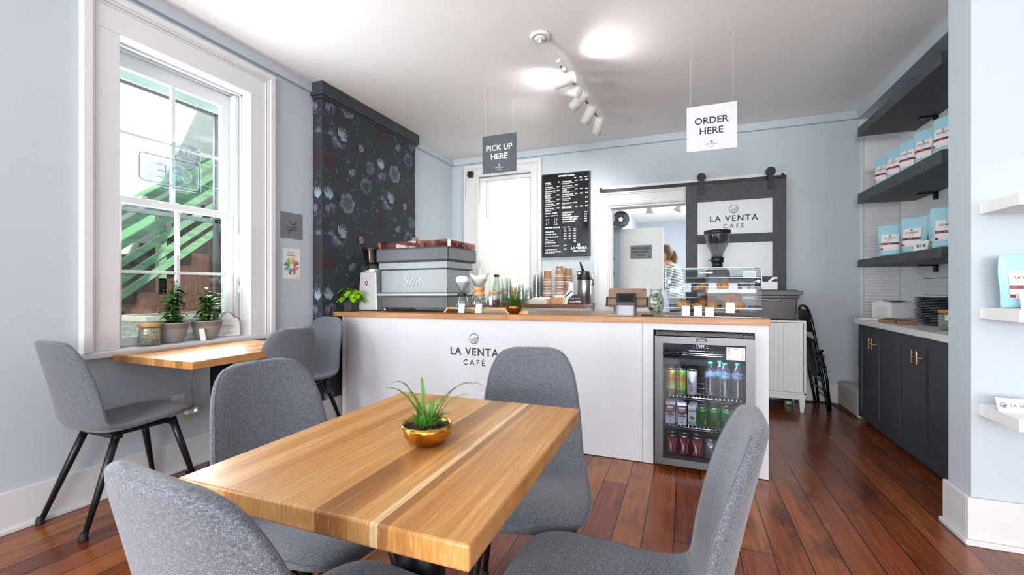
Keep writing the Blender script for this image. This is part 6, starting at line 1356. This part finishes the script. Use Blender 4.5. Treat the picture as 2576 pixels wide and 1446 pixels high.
def gridrect(x0, x1, z0, z1, mi, dy):
    n = 8; k = 6; vs = []
    for j in range(k+1):
        for i in range(n+1): p = front(x0+(x1-x0)*i/n, z0+(z1-z0)*j/k); vs.append((p[0], p[1]-dy, p[2]))
    m.add(vs, [(j*(n+1)+i, j*(n+1)+i+1, (j+1)*(n+1)+i+1, (j+1)*(n+1)+i) for j in range(k) for i in range(n)], mi, True)
x0, x1 = -.052, .052
gridrect(x0, x1, .042, .160, 0, .0); gridrect(x0, x1, .084, .100, 1, .0008)
gridrect(x0, x0+.014, .046, .060, 1, .0008)
def btext(s, x, z, size, mi, al='C', bold=.02, maxw=None):
    vs, fs, a, b = textgeo(s, bold, 1.1); sx = size if not maxw or (b-a)*size < maxw else maxw/(b-a); off = {'C': -(a+b)/2, 'L': -a}[al]
    out = [];
    for px_, py_ in vs: p = front(x+(px_+off)*sx, z+py_*size); out.append((p[0], p[1]-.0014, p[2]))
    m.add(out, fs, mi)
btext('LA VENTA', 0, .128, .0145, 2, 'C', .02, .07); btext('SPECIALTY COFFEE', 0, .1215, .004, 2, 'C', 0, .05); btext('WHOLE BEAN', 0, .114, .004, 2, 'C', 0, .03)
o_ = Vector(front(0, .151)); m.logo(o_-Y*.0018, X, Z, .006, 2, .2)
btext('COLOMBIA', -.014, .0925, .0045, 3, 'L', .02); btext('Medium roast', -.014, .087, .0035, 3, 'L', 0); btext('CAFE', -.047, .089, .006, 4, 'L', .02); btext('12oz', -.030, .052, .005, 2, 'L', .02); btext('NOTES', -.004, .053, .0035, 2, 'L', 0); btext('cocoa, citrus', -.004, .048, .003, 2, 'L', 0); btext('ALTITUDE', .026, .053, .003, 2, 'L', 0)
for x in (-.046, -.015, .022): btext('process', x, .072, .003, 5, 'L', 0)
m.build('label', [LBL, BAND, INK, P('label_white_text', '#e8dede', .5), P('label_gold_text', '#c9a26a', .5), GREYINK], bo)
first = True
def put(x, y, z, rz, lab, s=1.0, lean=0, grp='pale blue coffee bags'):
    global first
    b = bag if first else dup(bag); first = False; b.location = (x, y, z); b.rotation_euler = (lean, 0, math.radians(rz)); b.scale = (s, s, s); b['label'] = lab; b['group'] = grp
zt = 1.9225
for y, lab in ((4.40, 'blue coffee bag on the middle charcoal shelf, farthest of the five toward the back'), (4.185, 'blue coffee bag on the middle charcoal shelf, second from the back'), (3.965, 'blue coffee bag on the middle charcoal shelf, third of five'), (3.73, 'blue coffee bag on the middle charcoal shelf, second nearest'), (3.49, 'blue coffee bag on the middle charcoal shelf, nearest by the wall edge')):
    put(1.50, y, zt, -62, lab, 1.02)
zt = 1.3425
put(1.485, 4.23, zt, -33, 'blue coffee bag alone at the back left of the lowest charcoal shelf', 1.04); put(1.56, 4.36, zt, -50, 'blue coffee bag partly hidden behind the leftmost one, lowest charcoal shelf', .98)
put(1.50, 3.90, zt, -52, 'blue coffee bag just left of the price tag on the lowest charcoal shelf', 1.08); put(1.62, 4.03, zt, -30, 'blue coffee bag behind the second front one, lowest charcoal shelf', 1.0)
put(1.585, 3.72, zt, -45, 'blue coffee bag directly behind the price tag on the lowest charcoal shelf', 1.08); put(1.515, 3.50, zt, -30, 'large blue coffee bag nearest us at the right end of the lowest charcoal shelf', 1.10)
put(1.66, 3.62, zt, -35, 'blue coffee bag behind the nearest one on the lowest charcoal shelf', 1.08)
t = thing('price_tag', 'white tented price tag reading $18 on the lowest charcoal shelf', 'price tag', (1.455, 3.70, zt), math.radians(-38)); m = MB(); V_ = Vector((0, .35, 1)).normalized(); m.obox((0, .013, .036), X, V_, Vector((0, 1, -.35)), .036, .037, .001); m.obox((0, .037, .036), X, Vector((0, -.35, 1)).normalized(), Y, .036, .037, .001); b = m.build('card', PAPER, t); m = MB(); m.text('$18', Vector((0, -.0019+.35*.024, .026)), X, V_, .030, 0, 'C', .01, 1.05); m.build('lettering', INK, b)
# cabinet
kc = thing('shaker_cabinet', 'charcoal blue shaker cabinet with brass pulls and a white quartz top under the shelves', 'cabinet', (1.57, 3.7, 0))
m = MB(); m.box(1.352, 2.96, .06, 1.8145, 4.41, .80); m.box(1.385, 2.96, 0, 1.8145, 4.40, .06); m.build('carcass', NAVY, kc, world=True)
m = MB(); m.box(1.31, 2.70, .8015, 1.8145, 4.438, .842); m.build('countertop', P('white_quartz', '#e4e4e4', .3), kc, world=True, bevel=.003)
ys = [4.41, 4.072, 3.741, 3.392, 3.042]
for i in range(4):
    a, b = ys[i+1]+.0015, ys[i]-.0015; m = MB(); z0, z1 = .045, .798; s_ = .062
    m.box(1.333, a, z0, 1.3515, a+s_, z1); m.box(1.333, b-s_, z0, 1.3515, b, z1); m.box(1.333, a+s_, z0, 1.3515, b-s_, z0+s_); m.box(1.333, a+s_, z1-s_, 1.3515, b-s_, z1); m.box(1.342, a+s_, z0+s_, 1.3515, b-s_, z1-s_)
    d_ = m.build('door', NAVY, kc, world=True)
    hy = (a+.028) if i % 2 == 0 else (b-.028); m = MB(); m.tube([(1.305, hy, .625), (1.305, hy, .64), (1.305, hy, .70), (1.305, hy, .705), (1.305, hy, .715)], [.0045, .0065, .0065, .0065, .0045], 10)
    for z in (.632, .652, .69, .708): m.cyl((1.305, hy, z), (1.305, hy, z+.003), .0078, seg=12)
    m.cyl((1.305, hy, .67), (1.333, hy, .67), .0045, seg=8); m.cyl((1.325, hy, .67), (1.333, hy, .67), .008, seg=10)
    m.build('handle', GOLD, d_).data.transform(Matrix.Translation(-kc.location))
# things on the quartz top
qz = .8425
pb = thing('label_printer', 'white rounded desktop printer box at the back of the quartz top', 'printer', (1.625, 4.535, qz), math.radians(25)); m = MB(); m.prism([(-.09, 0), (.09, 0), (.09, .118), (.08, .135), (.0, .145), (-.08, .135), (-.09, .118)], (-.125, 0, 0), Y, Z, X*.25); m.build('housing', P('printer_white', '#e6e6e8', .3), pb, bevel=.014, seg=3)
m = MB(); m.box(-.07, -.06, .1435, .03, .05, .150); m.build('dark_window', P('smoke_window', '#4a4c4e', .2), pb, bevel=.002); m = MB(); m.box(-.128, -.05, .01, -.1255, .05, .10); m.build('front_flap', P('flap_white', '#dcdcde', .4), pb, bevel=.002)
m = MB(); m.prism(rrect(-.08, -.055, .05, .055, .01), (0, 0, 0), X, Y, Z*.006); m.prism(rrect(-.07, -.045, .06, .06, .01), (0, 0, .0062), X, Y, Z*.004); q = solo('paper_pile', 'loose white papers at the far left corner of the quartz top', 'papers', m, PAPER, (0, 0, 0)); q.location = (1.40, 4.36, qz)
for i, (x, y, a, lab) in enumerate(((1.42, 4.03, .9, 'flattened brown paper bags, left bundle on the quartz top'), (1.455, 3.90, 1.3, 'flattened brown paper bags, right bundle on the quartz top beside the plates'))):
    m = MB(); rnd = random.Random(i)
    for k in range(6): dx, da = rnd.uniform(-.006, .006), k*.0035; m.add([(-.09+dx, -.05, da), (.09+dx, -.05, da), (.09+dx, .05, da+.001), (-.09+dx, .05, da+.001), (-.09+dx, -.05, da+.003), (.09+dx, -.05, da+.003), (.07+dx, .045, da+.012), (-.09+dx, .05, da+.005)], [(0, 3, 2, 1), (4, 5, 6, 7), (0, 1, 5, 4), (1, 2, 6, 5), (2, 3, 7, 6), (3, 0, 4, 7)])
    q = solo('paper_bags', lab, 'paper bags', m, P('brown_kraft', '#8d6a4c', .8), (0, 0, 0)); q.location = (x, y, qz); q.rotation_euler = (0, 0, a)
pl_ = thing('dinner_plate', 'x', 'plate', (0, 0, 0)); m = MB(); m.lathe([(0, .004), (.07, .004), (.075, .001), (.078, .004), (.105, .010), (.134, .0175), (.137, .0195), (.134, .0215), (.10, .014), (.07, .009), (0, .0085)], seg=48); m.build('plate_body', P('slate_stoneware', '#565b62', .28, Coat_Weight=.4), pl_)
for k in range(17):
    c = pl_ if k == 0 else dup(pl_); c.location = (1.612+.003*math.sin(k*2.1), 3.82+.003*math.cos(k*1.7), qz+k*.0107); c['label'] = 'dark stoneware plate on top of the tall stack on the quartz top' if k == 16 else 'dark stoneware plate within the tall stack on the quartz top'; c['group'] = 'stacked dark plates'
jar('bean_jar', 'glass jar of pale beans with wooden lid standing before the plate stack', (1.475, 3.40, qz), .05, .122, GREENB, .09, LIDW)
m = MB(); m.obox((0, 0, .045), X, Vector((0, .2, 1)), Vector((0, 1, -.2)), .04, .045, .001, 0); m.strip([(.012*math.cos(k/8*6.28), .05+.012*math.sin(k/8*6.28)) for k in range(9)], .001, (0, -.006, 0), X, Vector((0, .2, 1)).normalized(), 1); q = solo('info_card', 'small white leaning card between the printer and the plates', 'card', m, [PAPER, GREYINK], (0, 0, 0)); q.location = (1.66, 4.12, qz); q.rotation_euler = (0, 0, -.5)
fp2 = bowlfern('trailing fern behind the wall edge, its fronds crossing the plate stack', (1.55, 3.20, qz), .05, .07, P('grey_pot', '#8a8d8f', .6), [(th(110), .22, .12), (th(122), .16, .02), (th(100), .15, .10), (th(95), .25, .03)], .1, .12, 22, 13, P('spring_fern_green', '#86b83a', .5))
# carpeted step
m = MB(); m.box(1.34, 4.445, 0, 1.8145, 4.98, .222); solo('carpeted_step', 'grey carpeted stair step beside the end of the dark cabinet', 'step', m, CARPET, (1.57, 4.7, 0), bevel=.022, seg=4)
# white shelves on the pillar wall
for z0, z1, lab in ((1.413, 1.46, 'upper white floating shelf at the right edge, empty'), (.968, 1.0156, 'middle white floating shelf at the right edge holding a blue coffee bag'), (.554, .603, 'lower white floating shelf at the right edge holding a cafe name card')):
    m = MB(); m.box(1.171, 2.233, z0, 2.3, 2.4745, z1); solo('white_shelf', lab, 'shelf', m, WSHELF, (1.7, 2.35, z0), 'white floating shelves', bevel=.002)
put(1.255, 2.375, 1.0161, -3, 'blue coffee bag on the middle white shelf at the right edge', .93, grp='bags on the white shelf')
put(1.46, 2.375, 1.0161, 2, 'second blue coffee bag beyond the right edge on the white shelf', .93, grp='bags on the white shelf')
t = thing('price_tag', 'blank-backed white price tag in front of the bag on the white shelf', 'price tag', (1.235, 2.275, 1.0161)); m = MB(); m.obox((0, .0, .036), X, Vector((0, .2, 1)).normalized(), Vector((0, 1, -.2)), .036, .037, .001); m.obox((0, .02, .001), X, Y, Z, .036, .02, .001); m.build('card', PAPER, t)
for q in t.children: q.location = (0, .008, 0)
bcx = thing('name_card_box', 'white business card holder with the cafe name on the lower white shelf', 'card holder', (1.235, 2.33, .6035), math.radians(-4)); m = MB(); V_ = Vector((0, .45, 1)).normalized(); m.obox((0, .02, .026), X, V_, Vector((0, 1, -.45)), .07, .027, .003, 0); m.box(-.07, .0, 0, .07, .05, .003); b = m.build('holder', PAPER, bcx, bevel=.001); m = MB(); o = Vector((0, .0195-.0045+.0, .026)); m.logo(o-X*.052-Y*.0012, X, V_, .009, 0, .2); m.text('LA VENTA', o-Y*.0012-V_*.005+X*.008, X, V_, .015, 0, 'C', .01, 1.2); m.build('lettering', P('slate_ink', '#566070', .6), b)
# ------------------------------------------------------------------ left wall: notices, outlet, cords
t = thing('no_smoking_sign', 'square grey no-smoking sign on the left wall', 'sign', (-2.826, 2.498, 1.577)); m = MB(); m.box(-.004, -.10, -.099, 0, .10, .099); b = m.build('plate', P('sign_mid_grey', '#6e7278', .5), t)
m = MB(); o = Vector((.0006, 0, 0)); U_ = Y
m.strip([(-.045, -.012), (.045, -.012), (.045, -.034), (-.045, -.034), (-.045, -.012)], .005, o, U_, Z); m.strip([(.032, -.012), (.032, -.034)], .004, o, U_, Z); m.strip([(-.035, -.068), (.045, .042)], .006, o, U_, Z); m.strip(crom([(-.027, .048), (-.022, .03), (-.005, .015), (.025, .012), (.042, -.003), (.043, -.006)], 4), .005, o, U_, Z); m.build('symbol', INK, b)
t = thing('flavour_wheel_poster', 'small white poster with a colourful coffee flavour wheel on the left wall', 'poster', (-2.828, 2.498, 1.285)); m = MB(); m.box(-.0015, -.08, -.118, 0, .08, .116); b = m.build('sheet', PAPER, t)
WC = ['#b0252f', '#c8553a', '#e0b02a', '#d8c63a', '#6aa84a', '#2f7d4f', '#4a8fa8', '#8fb4c4', '#7a5a4a', '#c07a3a', '#a04a5a', '#d07a8a']; m = MB()
for k in range(24):
    a0, a1 = 2*PI*k/24, 2*PI*(k+.82)/24; r0, r1 = .019, .042+(.022 if k % 3 else .0)+.006*(k % 2)
    m.poly([(r*math.cos(a), r*math.sin(a)-.02) for r, a in ((r0, a0), (r0, a1), (r1*.8, a1), (r1, a1), (r1, a0))], (.0004+k*.000004, 0, 0), Y, Z, (k//2) % 12)
m.text('COFFEE TASTER', (.0005, -.008, .085), Y, Z, .008, 12, 'C', .02); m.text("FLAVOR WHEEL", (.0005, -.008, .073), Y, Z, .008, 12, 'C', .02); m.rect(-.045, .058, .035, .061, (.0005, 0, 0), Y, Z, 12); m.text('sca', (.0005, .052, -.108), Y, Z, .012, 12, 'C', .02)
m.build('flavour_wheel', [P('wheel_'+c[1:], c, .6) for c in WC]+[INK], b)
outlet('wall_outlet', 'white outlet plate on the left wall under the window table', (XL+.0005, 1.688, .402), Y, Z, X)
m = MB(); m.box(0, -.03, -.018, .04, .03, .018, 0); m.box(.0401, .005, -.008, .0406, .02, .004, 1); q = solo('usb_adapter', 'white plug adapter with a small blue light beside the left wall outlet', 'adapter', m, [P('outlet_white', '#e2e1de', .4), LED], (0, 0, 0), bevel=.003); q.location = (XL+.0072, 1.745, .352)
m = MB(); m.tube(crom([(-2.80, 1.757, .372), (-2.79, 1.745, .43), (-2.785, 1.735, .52), (-2.78, 1.752, .60), (-2.775, 1.765, .66), (-2.782, 1.775, .709)], 5), .0028, 8); solo('lamp_cord', 'pale cord hanging from the window table down to the outlet', 'cord', m, P('pale_grey_cord', '#8a8c90', .5), (-2.79, 1.75, .5))
m = MB(); m.box(-.002, -.012, -.018, .002, .012, .018); q = solo('yellow_cord_tag', 'tiny yellow tag hanging below the left wall outlet', 'tag', m, P('yellow_tag', '#c9b95a', .6), (0, 0, 0)); q.location = (-2.80, 1.712, .315)
m = MB(); m.tube(crom([(-2.795, 1.765, .345), (-2.79, 1.775, .33), (-2.795, 1.79, .30), (-2.80, 1.79, .28)], 4), .0014, 6); solo('short_wire', 'short loose wire curling from the white plug adapter', 'wire', m, P('pale_grey_cord', '#8a8c90', .5), (-2.79, 1.78, .31))
# ------------------------------------------------------------------ on the window sill
sz = .7685
jar('bean_jar', 'glass jar of pale green beans with bamboo lid on the window sill', (-2.845, 1.545, sz), .053, .128, GREENB, .098, P('bamboo_lid', '#b98d52', .45))
def coffeeplant(label, loc, seed, H, lean):
    t = thing('coffee_plant', label, 'plant', loc, 0, 'coffee plants on the sill'); POT = P('warm_grey_pot', '#8f8b8b', .55)
    m = MB(); m.lathe([(0, .001), (.052, .001), (.056, .006), (.070, .04), (.080, .085), (.081, .088), (.0845, .088), (.0865, .112), (.095, .114), (.0955, .120), (.088, .121), (.084, .112), (.080, .095), (0, .092)], seg=48); m.build('pot', POT, t)
    m = MB(); soil_mb(m, .082, .098, seed); m.build('soil', SOIL, t)
    rnd = random.Random(seed); ml, ms = MB(), MB()
    for s in range(11):
        a = rnd.random()*6.28; r = rnd.random()*.04; hh = H*rnd.uniform(.55, 1.0) if s else H; b = Vector((r*math.cos(a), r*math.sin(a), .095)); top = b+Vector((lean[0]*hh+rnd.uniform(-.03, .03), lean[1]*hh+rnd.uniform(-.03, .03), hh)); mid = (b+top)/2+Vector((rnd.uniform(-.012, .012), rnd.uniform(-.012, .012), 0))
        ms.tube([b, mid, top], [.003, .0024, .0014], 6); nl = int(4+hh*26)
        for i in range(nl):
            f = .12+.88*i/(nl-1); p = b.lerp(mid, f*2) if f < .5 else mid.lerp(top, f*2-1); a = i*2.4+s
            for sg in (0, PI):
                aa = a*1.57+sg+rnd.uniform(-.3, .3); d = Vector((math.cos(aa), math.sin(aa), rnd.uniform(-.05, .55))); L = rnd.uniform(.038, .072)*(1.1 if f < .9 else .7)
                ml.leaf(p, d, Z, L, L*.52, 0 if rnd.random() < .8 else 1, .08, rnd.uniform(.1, .6), 5)
    ml.build('leaves', [LEAF, P('mid_green_leaf', '#3d7a22', .35)], t); ms.build('stems', STEM, t); return t
coffeeplant('taller potted coffee plant in a grey pot, left one on the window sill', (-2.885, 1.685, sz), 3, .275, (-.05, .0))
cp2 = coffeeplant('bushier potted coffee plant in a grey pot, right one on the window sill', (-2.875, 1.885, sz), 6, .235, (.05, .12))
t = thing('plant_care_tag', 'small printed care label leaning against the right-hand grey pot', 'tag', (-2.80, 1.81, sz), math.radians(60)); m = MB(); m.obox((0, 0, .038), X, Vector((-.12, .15, 1)).normalized(), Y, .014, .038, .0006); b = m.build('card', PAPER, t); m = MB()
for i in range(7): m.rect(-.009, .018+.007*i, .008-.003*(i % 2), .0205+.007*i, (-.004, -.0075+.006, 0), X, Vector((-.12, .15, 1)).normalized())
m.v = [(x, y-.0012, z) for x, y, z in m.v]; m.build('print', INK, b)
# arched blessings sign
t = thing('blessings_sign', 'small arched white sign about blessings and coffee, leaning on the sill', 'sign', (-2.885, 2.035, sz), math.radians(70)); V_ = Vector((0, .12, 1)).normalized()
pts = [(-.072, 0), (.072, 0), (.072, .10)]+[(.072-.030*(1-math.cos(a)), .10+.028*math.sin(a)) for a in (.4, .8, 1.2, 1.5)]+[(.036*math.cos(a), .128+.036*math.sin(a)*1.05) for a in [PI*k/10 for k in range(0, 11)]]+[(-.072+.030*(1-math.cos(a)), .10+.028*math.sin(a)) for a in (1.5, 1.2, .8, .4)]+[(-.072, .10)]
m = MB(); m.prism(pts, (0, .0, 0), X, V_, Y*.012, 0, 1); m.strip(pts+[pts[0]], .0035, (0, -.0007, 0), X, V_, 1); b = m.build('board', [PAPER, P('dark_walnut_edge', '#2b2019', .6)], t)
m = MB(); o = Vector((0, -.0010, 0))
for s, z, h in (('ALL I NEED', .110, .0085), ('TODAY', .098, .0085), ('IS A FEW', .086, .0085), ('blessings', .066, .021), ('AND A WHOLE', .053, .0085), ('LOT OF', .041, .0085), ('coffee', .018, .024)): m.text(s, o+V_*z, X, V_, h, 0, 'C', .0, 1.05, .125)
m.build('lettering', P('grey_script', '#8a8a8e', .7), b)
# blind cord with toggle by the jamb
m = MB(); m.tube(crom([(-2.93, 2.10, 1.62), (-2.90, 2.118, 1.5), (-2.895, 2.112, 1.3), (-2.90, 2.116, 1.1), (-2.895, 2.115, .80)], 4), .0013, 6); m.tube(crom([(-2.93, 2.11, 1.62), (-2.90, 2.124, 1.45), (-2.90, 2.12, 1.12)], 4), .0013, 6); m.tube([(-2.90, 2.12, 1.12), (-2.90, 2.12, 1.105), (-2.90, 2.12, 1.07), (-2.90, 2.12, 1.055)], [.002, .006, .008, .003], 8); solo('pull_cord', 'thin white pull cord with a toggle hanging beside the window frame', 'cord', m, TRIM, (-2.9, 2.115, 1.3))
# unlit neon sign hanging in the upper sash (reads the right way from the street)
t = thing('neon_open_sign', 'unlit clear neon OPEN sign with a cup outline hanging in the upper window sash', 'sign', (-2.92, 1.70, 1.80)); TB = P('unlit_tube', '#a7adb2', .3, Alpha=.9); TB2 = P('unlit_blue_tube', '#7fa9b5', .3, Alpha=.9)
def N2(pts, m, r=.0035): m.tube([(0, -y, z) for y, z in pts], r, 6)  # mirrored: y runs left to right as seen from outside
m = MB(); A_ = rrect(-.165, -.075, .165, .085, .02); N2(A_+[A_[0]], m)
def ell(cy, cz, ry, rz, a0=0, a1=360, n=20): return [(cy+ry*math.cos(math.radians(a0+(a1-a0)*k/n)), cz+rz*math.sin(math.radians(a0+(a1-a0)*k/n))) for k in range(n+1)]
N2(ell(-.095, .0, .028, .038), m)
N2([(.112, -.038), (.112, .038), (.148, -.038), (.148, .038)], m)
m.build('outline_tubes', TB, t)
m = MB(); N2([(-.045, -.038), (-.045, .038), (-.015, .035), (-.01, .018), (-.018, .002), (-.045, .0)], m); N2([(.08, -.038), (.03, -.038), (.03, .038), (.08, .038)], m); N2([(.03, .0), (.075, .0)], m); m.build('letter_tubes', TB2, t)
m = MB(); N2(ell(-.085, .105, .065, .022), m); N2(ell(-.085, .105, .062, .055, 180, 360), m); N2(ell(-.162, .09, .018, .022, 0, 360, 12), m)
for k in range(3): N2([(-.115+.03*k+.006*math.sin(i*1.3), .132+.010*i) for i in range(6)], m)
m.build('cup_tubes', TB, t)
m = MB(); m.prism([(-a, b) for a, b in rrect(-.185, -.09, .175, .10, .02)], (-.008, 0, 0), Y, Z, X*-.003); m.prism([(-a, b) for a, b in rrect(-.18, .10, .0, .20, .03)], (-.008, 0, 0), Y, Z, X*-.003); m.build('clear_backing', glass('sign_acrylic', '#e6eef0', .08), t)
m = MB(); m.tube(crom([(-.005, .17, -.03), (.0, .25, -.035), (.01, .34, -.05), (.01, .37, -.09), (.01, .375, -.18)], 4), .0012, 6); m.build('supply_wire', P('pale_wire', '#c9cccf', .4), t)
m = MB()
for y in (-.15, .15): m.cyl((-.009, y, .10), (-.009, y*1.0, .615-.02), .0004, seg=4)
m.build('hanging_thread', P('nylon_thread', '#e6e6e6', .3), t)
# ------------------------------------------------------------------ outside the left window
SID = siding_mat('white_clapboard', '#e9e6e0')
k_ = 1.524
def Q(y, z): return (y*k_, 1.1+(z-1.1)*k_)
m = MB(); m.box(-8.05, -2, -1.2, -7.8, 14, 9); solo('neighbour_house', 'white clapboard side of the neighbouring house seen through the left window', 'building', m, SID, (-7.9, 6, -1.2))
m = MB(); m.box(-9, -3, -1.3, -3.1, 15, -1.2); struct(m.build('ground_outside', P('concrete_yard', '#8a857c', .9)))
m = MB(); m.box(-7.2, 5.77, -1.2, -3.06, 12, 6.2); struct(m.build('wall_added_shade_block', siding_mat('grey_clapboard', '#a9aeb0')))  # unseen block added to cast the diagonal shadow on the neighbour's siding
m = MB(); m.box(-3.12, -4, 2.98, 4.7, 5.15, 3.2); m.box(-3.3, -4, 5.9, 4.7, 5.3, 6.1); struct(m.build('roof', P('roof_grey', '#6a6a6a', .9)))
st = thing('outdoor_staircase', 'brown timber staircase rising beside the neighbouring house outside the window', 'staircase', (-6.8, 3.3, -1.2))
BR = woodgrain('brown_stained_planks', ['#6e4636', '#7a4e3c', '#643e30', '#75493a'], 'Z', .2, 9, .6, .85)
def plank_mat():
    g = G('brown_vertical_planks', '#6e4636', .85); co, x, y, z = g.xyz(); f = g.math('FRACT', g.math('DIVIDE', y, .235)); pid = g.math('FLOOR', g.math('DIVIDE', y, .235))
    gr = g.noise(g.vec(g.math('MULTIPLY', y, 30.0), pid, g.math('MULTIPLY', z, 2.5)), 1.4, 4); c = g.ramp(gr, [(.3, '#3c231a'), (.6, '#573529'), (.8, '#644235')]); c = g.mix(g.ramp(f, [(0, 1.0), (.03, 0.0)]), c, '#24130e'); g.set(**{'Base Color': c}); return g.m
PK = plank_mat(); sy0, sz0 = Q(2.169, .942); sy, sr = .2245, .180
prof_ = []; n0 = -14
for i in range(-6, 12): prof_ += [(sy0+sy*(i-1), sz0+sr*i), (sy0+sy*i, sz0+sr*i)]
lo = sy0+sy*-7; hi = sy0+sy*11
m = MB()
for i in range(-6, 10): m.box(-6.42, sy0+sy*(i-1), -1.2, -6.38, sy0+sy*i-.0005, sz0+sr*i)
m.build('plank_side', PK, st, world=True)
m = MB()
for i in range(-6, 10): m.box(-7.5, sy0+sy*(i-1)+.01, -1.15, -6.421, sy0+sy*i+.01, sz0+sr*i-.02)
m.build('stair_body', P('shaded_stair_timber', '#3f332e', .85), st, world=True)  # shade among the treads is put into this dark timber colour
m = MB()
for i in range(-6, 10): m.box(-7.54, sy0+sy*(i-1)-.02, -1.2, -7.502, sy0+sy*i-.02, sz0+sr*(i+1.0))
m.build('far_stringer', P('shaded_stair_timber', '#3f332e', .85), st, world=True)
hr = thing('stair_railing', 'pale green painted railing of sloping boards along the outdoor staircase', 'railing', (-6.3, 3.6, 0)); GRN = speckle('pale_green_railing_paint', '#54805a', '#7aa07a', 8, .7, .1, (1, .2, 3))
sl = sr/sy
for za, wd, xx in ((1.051, .083, -6.34), (1.173, .08, -6.34), (1.307, .08, -6.34), (1.449, .08, -6.34), (1.60, .085, -6.34), (1.72, .085, -6.34)):
    y0, z0 = Q(2.083, za); m = MB(); d0, d1 = -1.6, 2.6
    m.bar((xx, y0+d0, z0+d0*sl), (xx, y0+d1, z0+d1*sl), .03, wd); m.build('sloping_board', GRN, hr, world=True)
y0, z0 = Q(2.244, 1.828); m = MB(); m.bar((-6.40, y0-1.8, z0-1.8*sl), (-6.40, y0+2.2, z0+2.2*sl), .14, .035); m.build('handrail_cap', GRN, hr, world=True)
for y in (3.62, 4.75, 2.5): 
    zz = sz0+sr*(y-sy0)/sy; m = MB(); m.box(-6.46, y-.045, zz-.1, -6.38, y+.045, zz+1.12); m.build('post', GRN, hr, world=True)
far = thing('far_stair_railing', 'green railing on the far side of the outdoor staircase', 'railing', (-7.5, 3.6, 0))
for dz in (.55, .95):
    m = MB(); m.bar((-7.52, 1.5, sz0+sr*(1.5-sy0)/sy+dz+.1), (-7.52, 5.4, sz0+sr*(5.4-sy0)/sy+dz+.1), .03, .11); m.build('sloping_board', P('green_paint_deep', '#6fa878', .7), far, world=True)
bx = thing('timber_planter', 'weathered pale timber box standing outside below the window', 'planter', (-3.7, 2.3, -.6)); WT = speckle('weathered_timber', '#8f8b80', '#bdb8aa', 14, .85, .3, (1, .15, 3))
m = MB(); m.box(-3.62, 1.975, -1.2, -3.59, 3.4, .855); m.box(-4.0, 1.975, -1.2, -3.97, 3.4, .855); m.box(-4.0, 1.945, -1.2, -3.59, 1.974, .855); m.build('box_sides', WT, bx, world=True)
m = MB(); m.box(-3.64, 1.975, .8555, -3.57, 3.42, .89); m.box(-4.02, 1.975, .8555, -3.95, 3.42, .89); m.box(-4.02, 1.92, .8555, -3.57, 1.9745, .89); m.build('top_rim', P('pale_pine_rim', '#d8cdb4', .8), bx, world=True)  # rim in a paler timber tone than the box sides
# ------------------------------------------------------------------ behind the camera: window frames
for x0, x1, y0, y1, lab in ((-2.5, -.1, YF-.12, YF-.08, 1), (.5, 2.9, YF-.12, YF-.08, 2)):
    m = MB(); 
    for x in (x0, (x0+x1)/2-.02, x1-.04): m.box(x, y0, .45, x+.04, y1, 2.65)
    m.box(x0, y0, .45, x1, y1, .5); m.box(x0, y0, 2.59, x1, y1, 2.65); o = struct(m.build('window_%d' % (lab+2), TRIM))
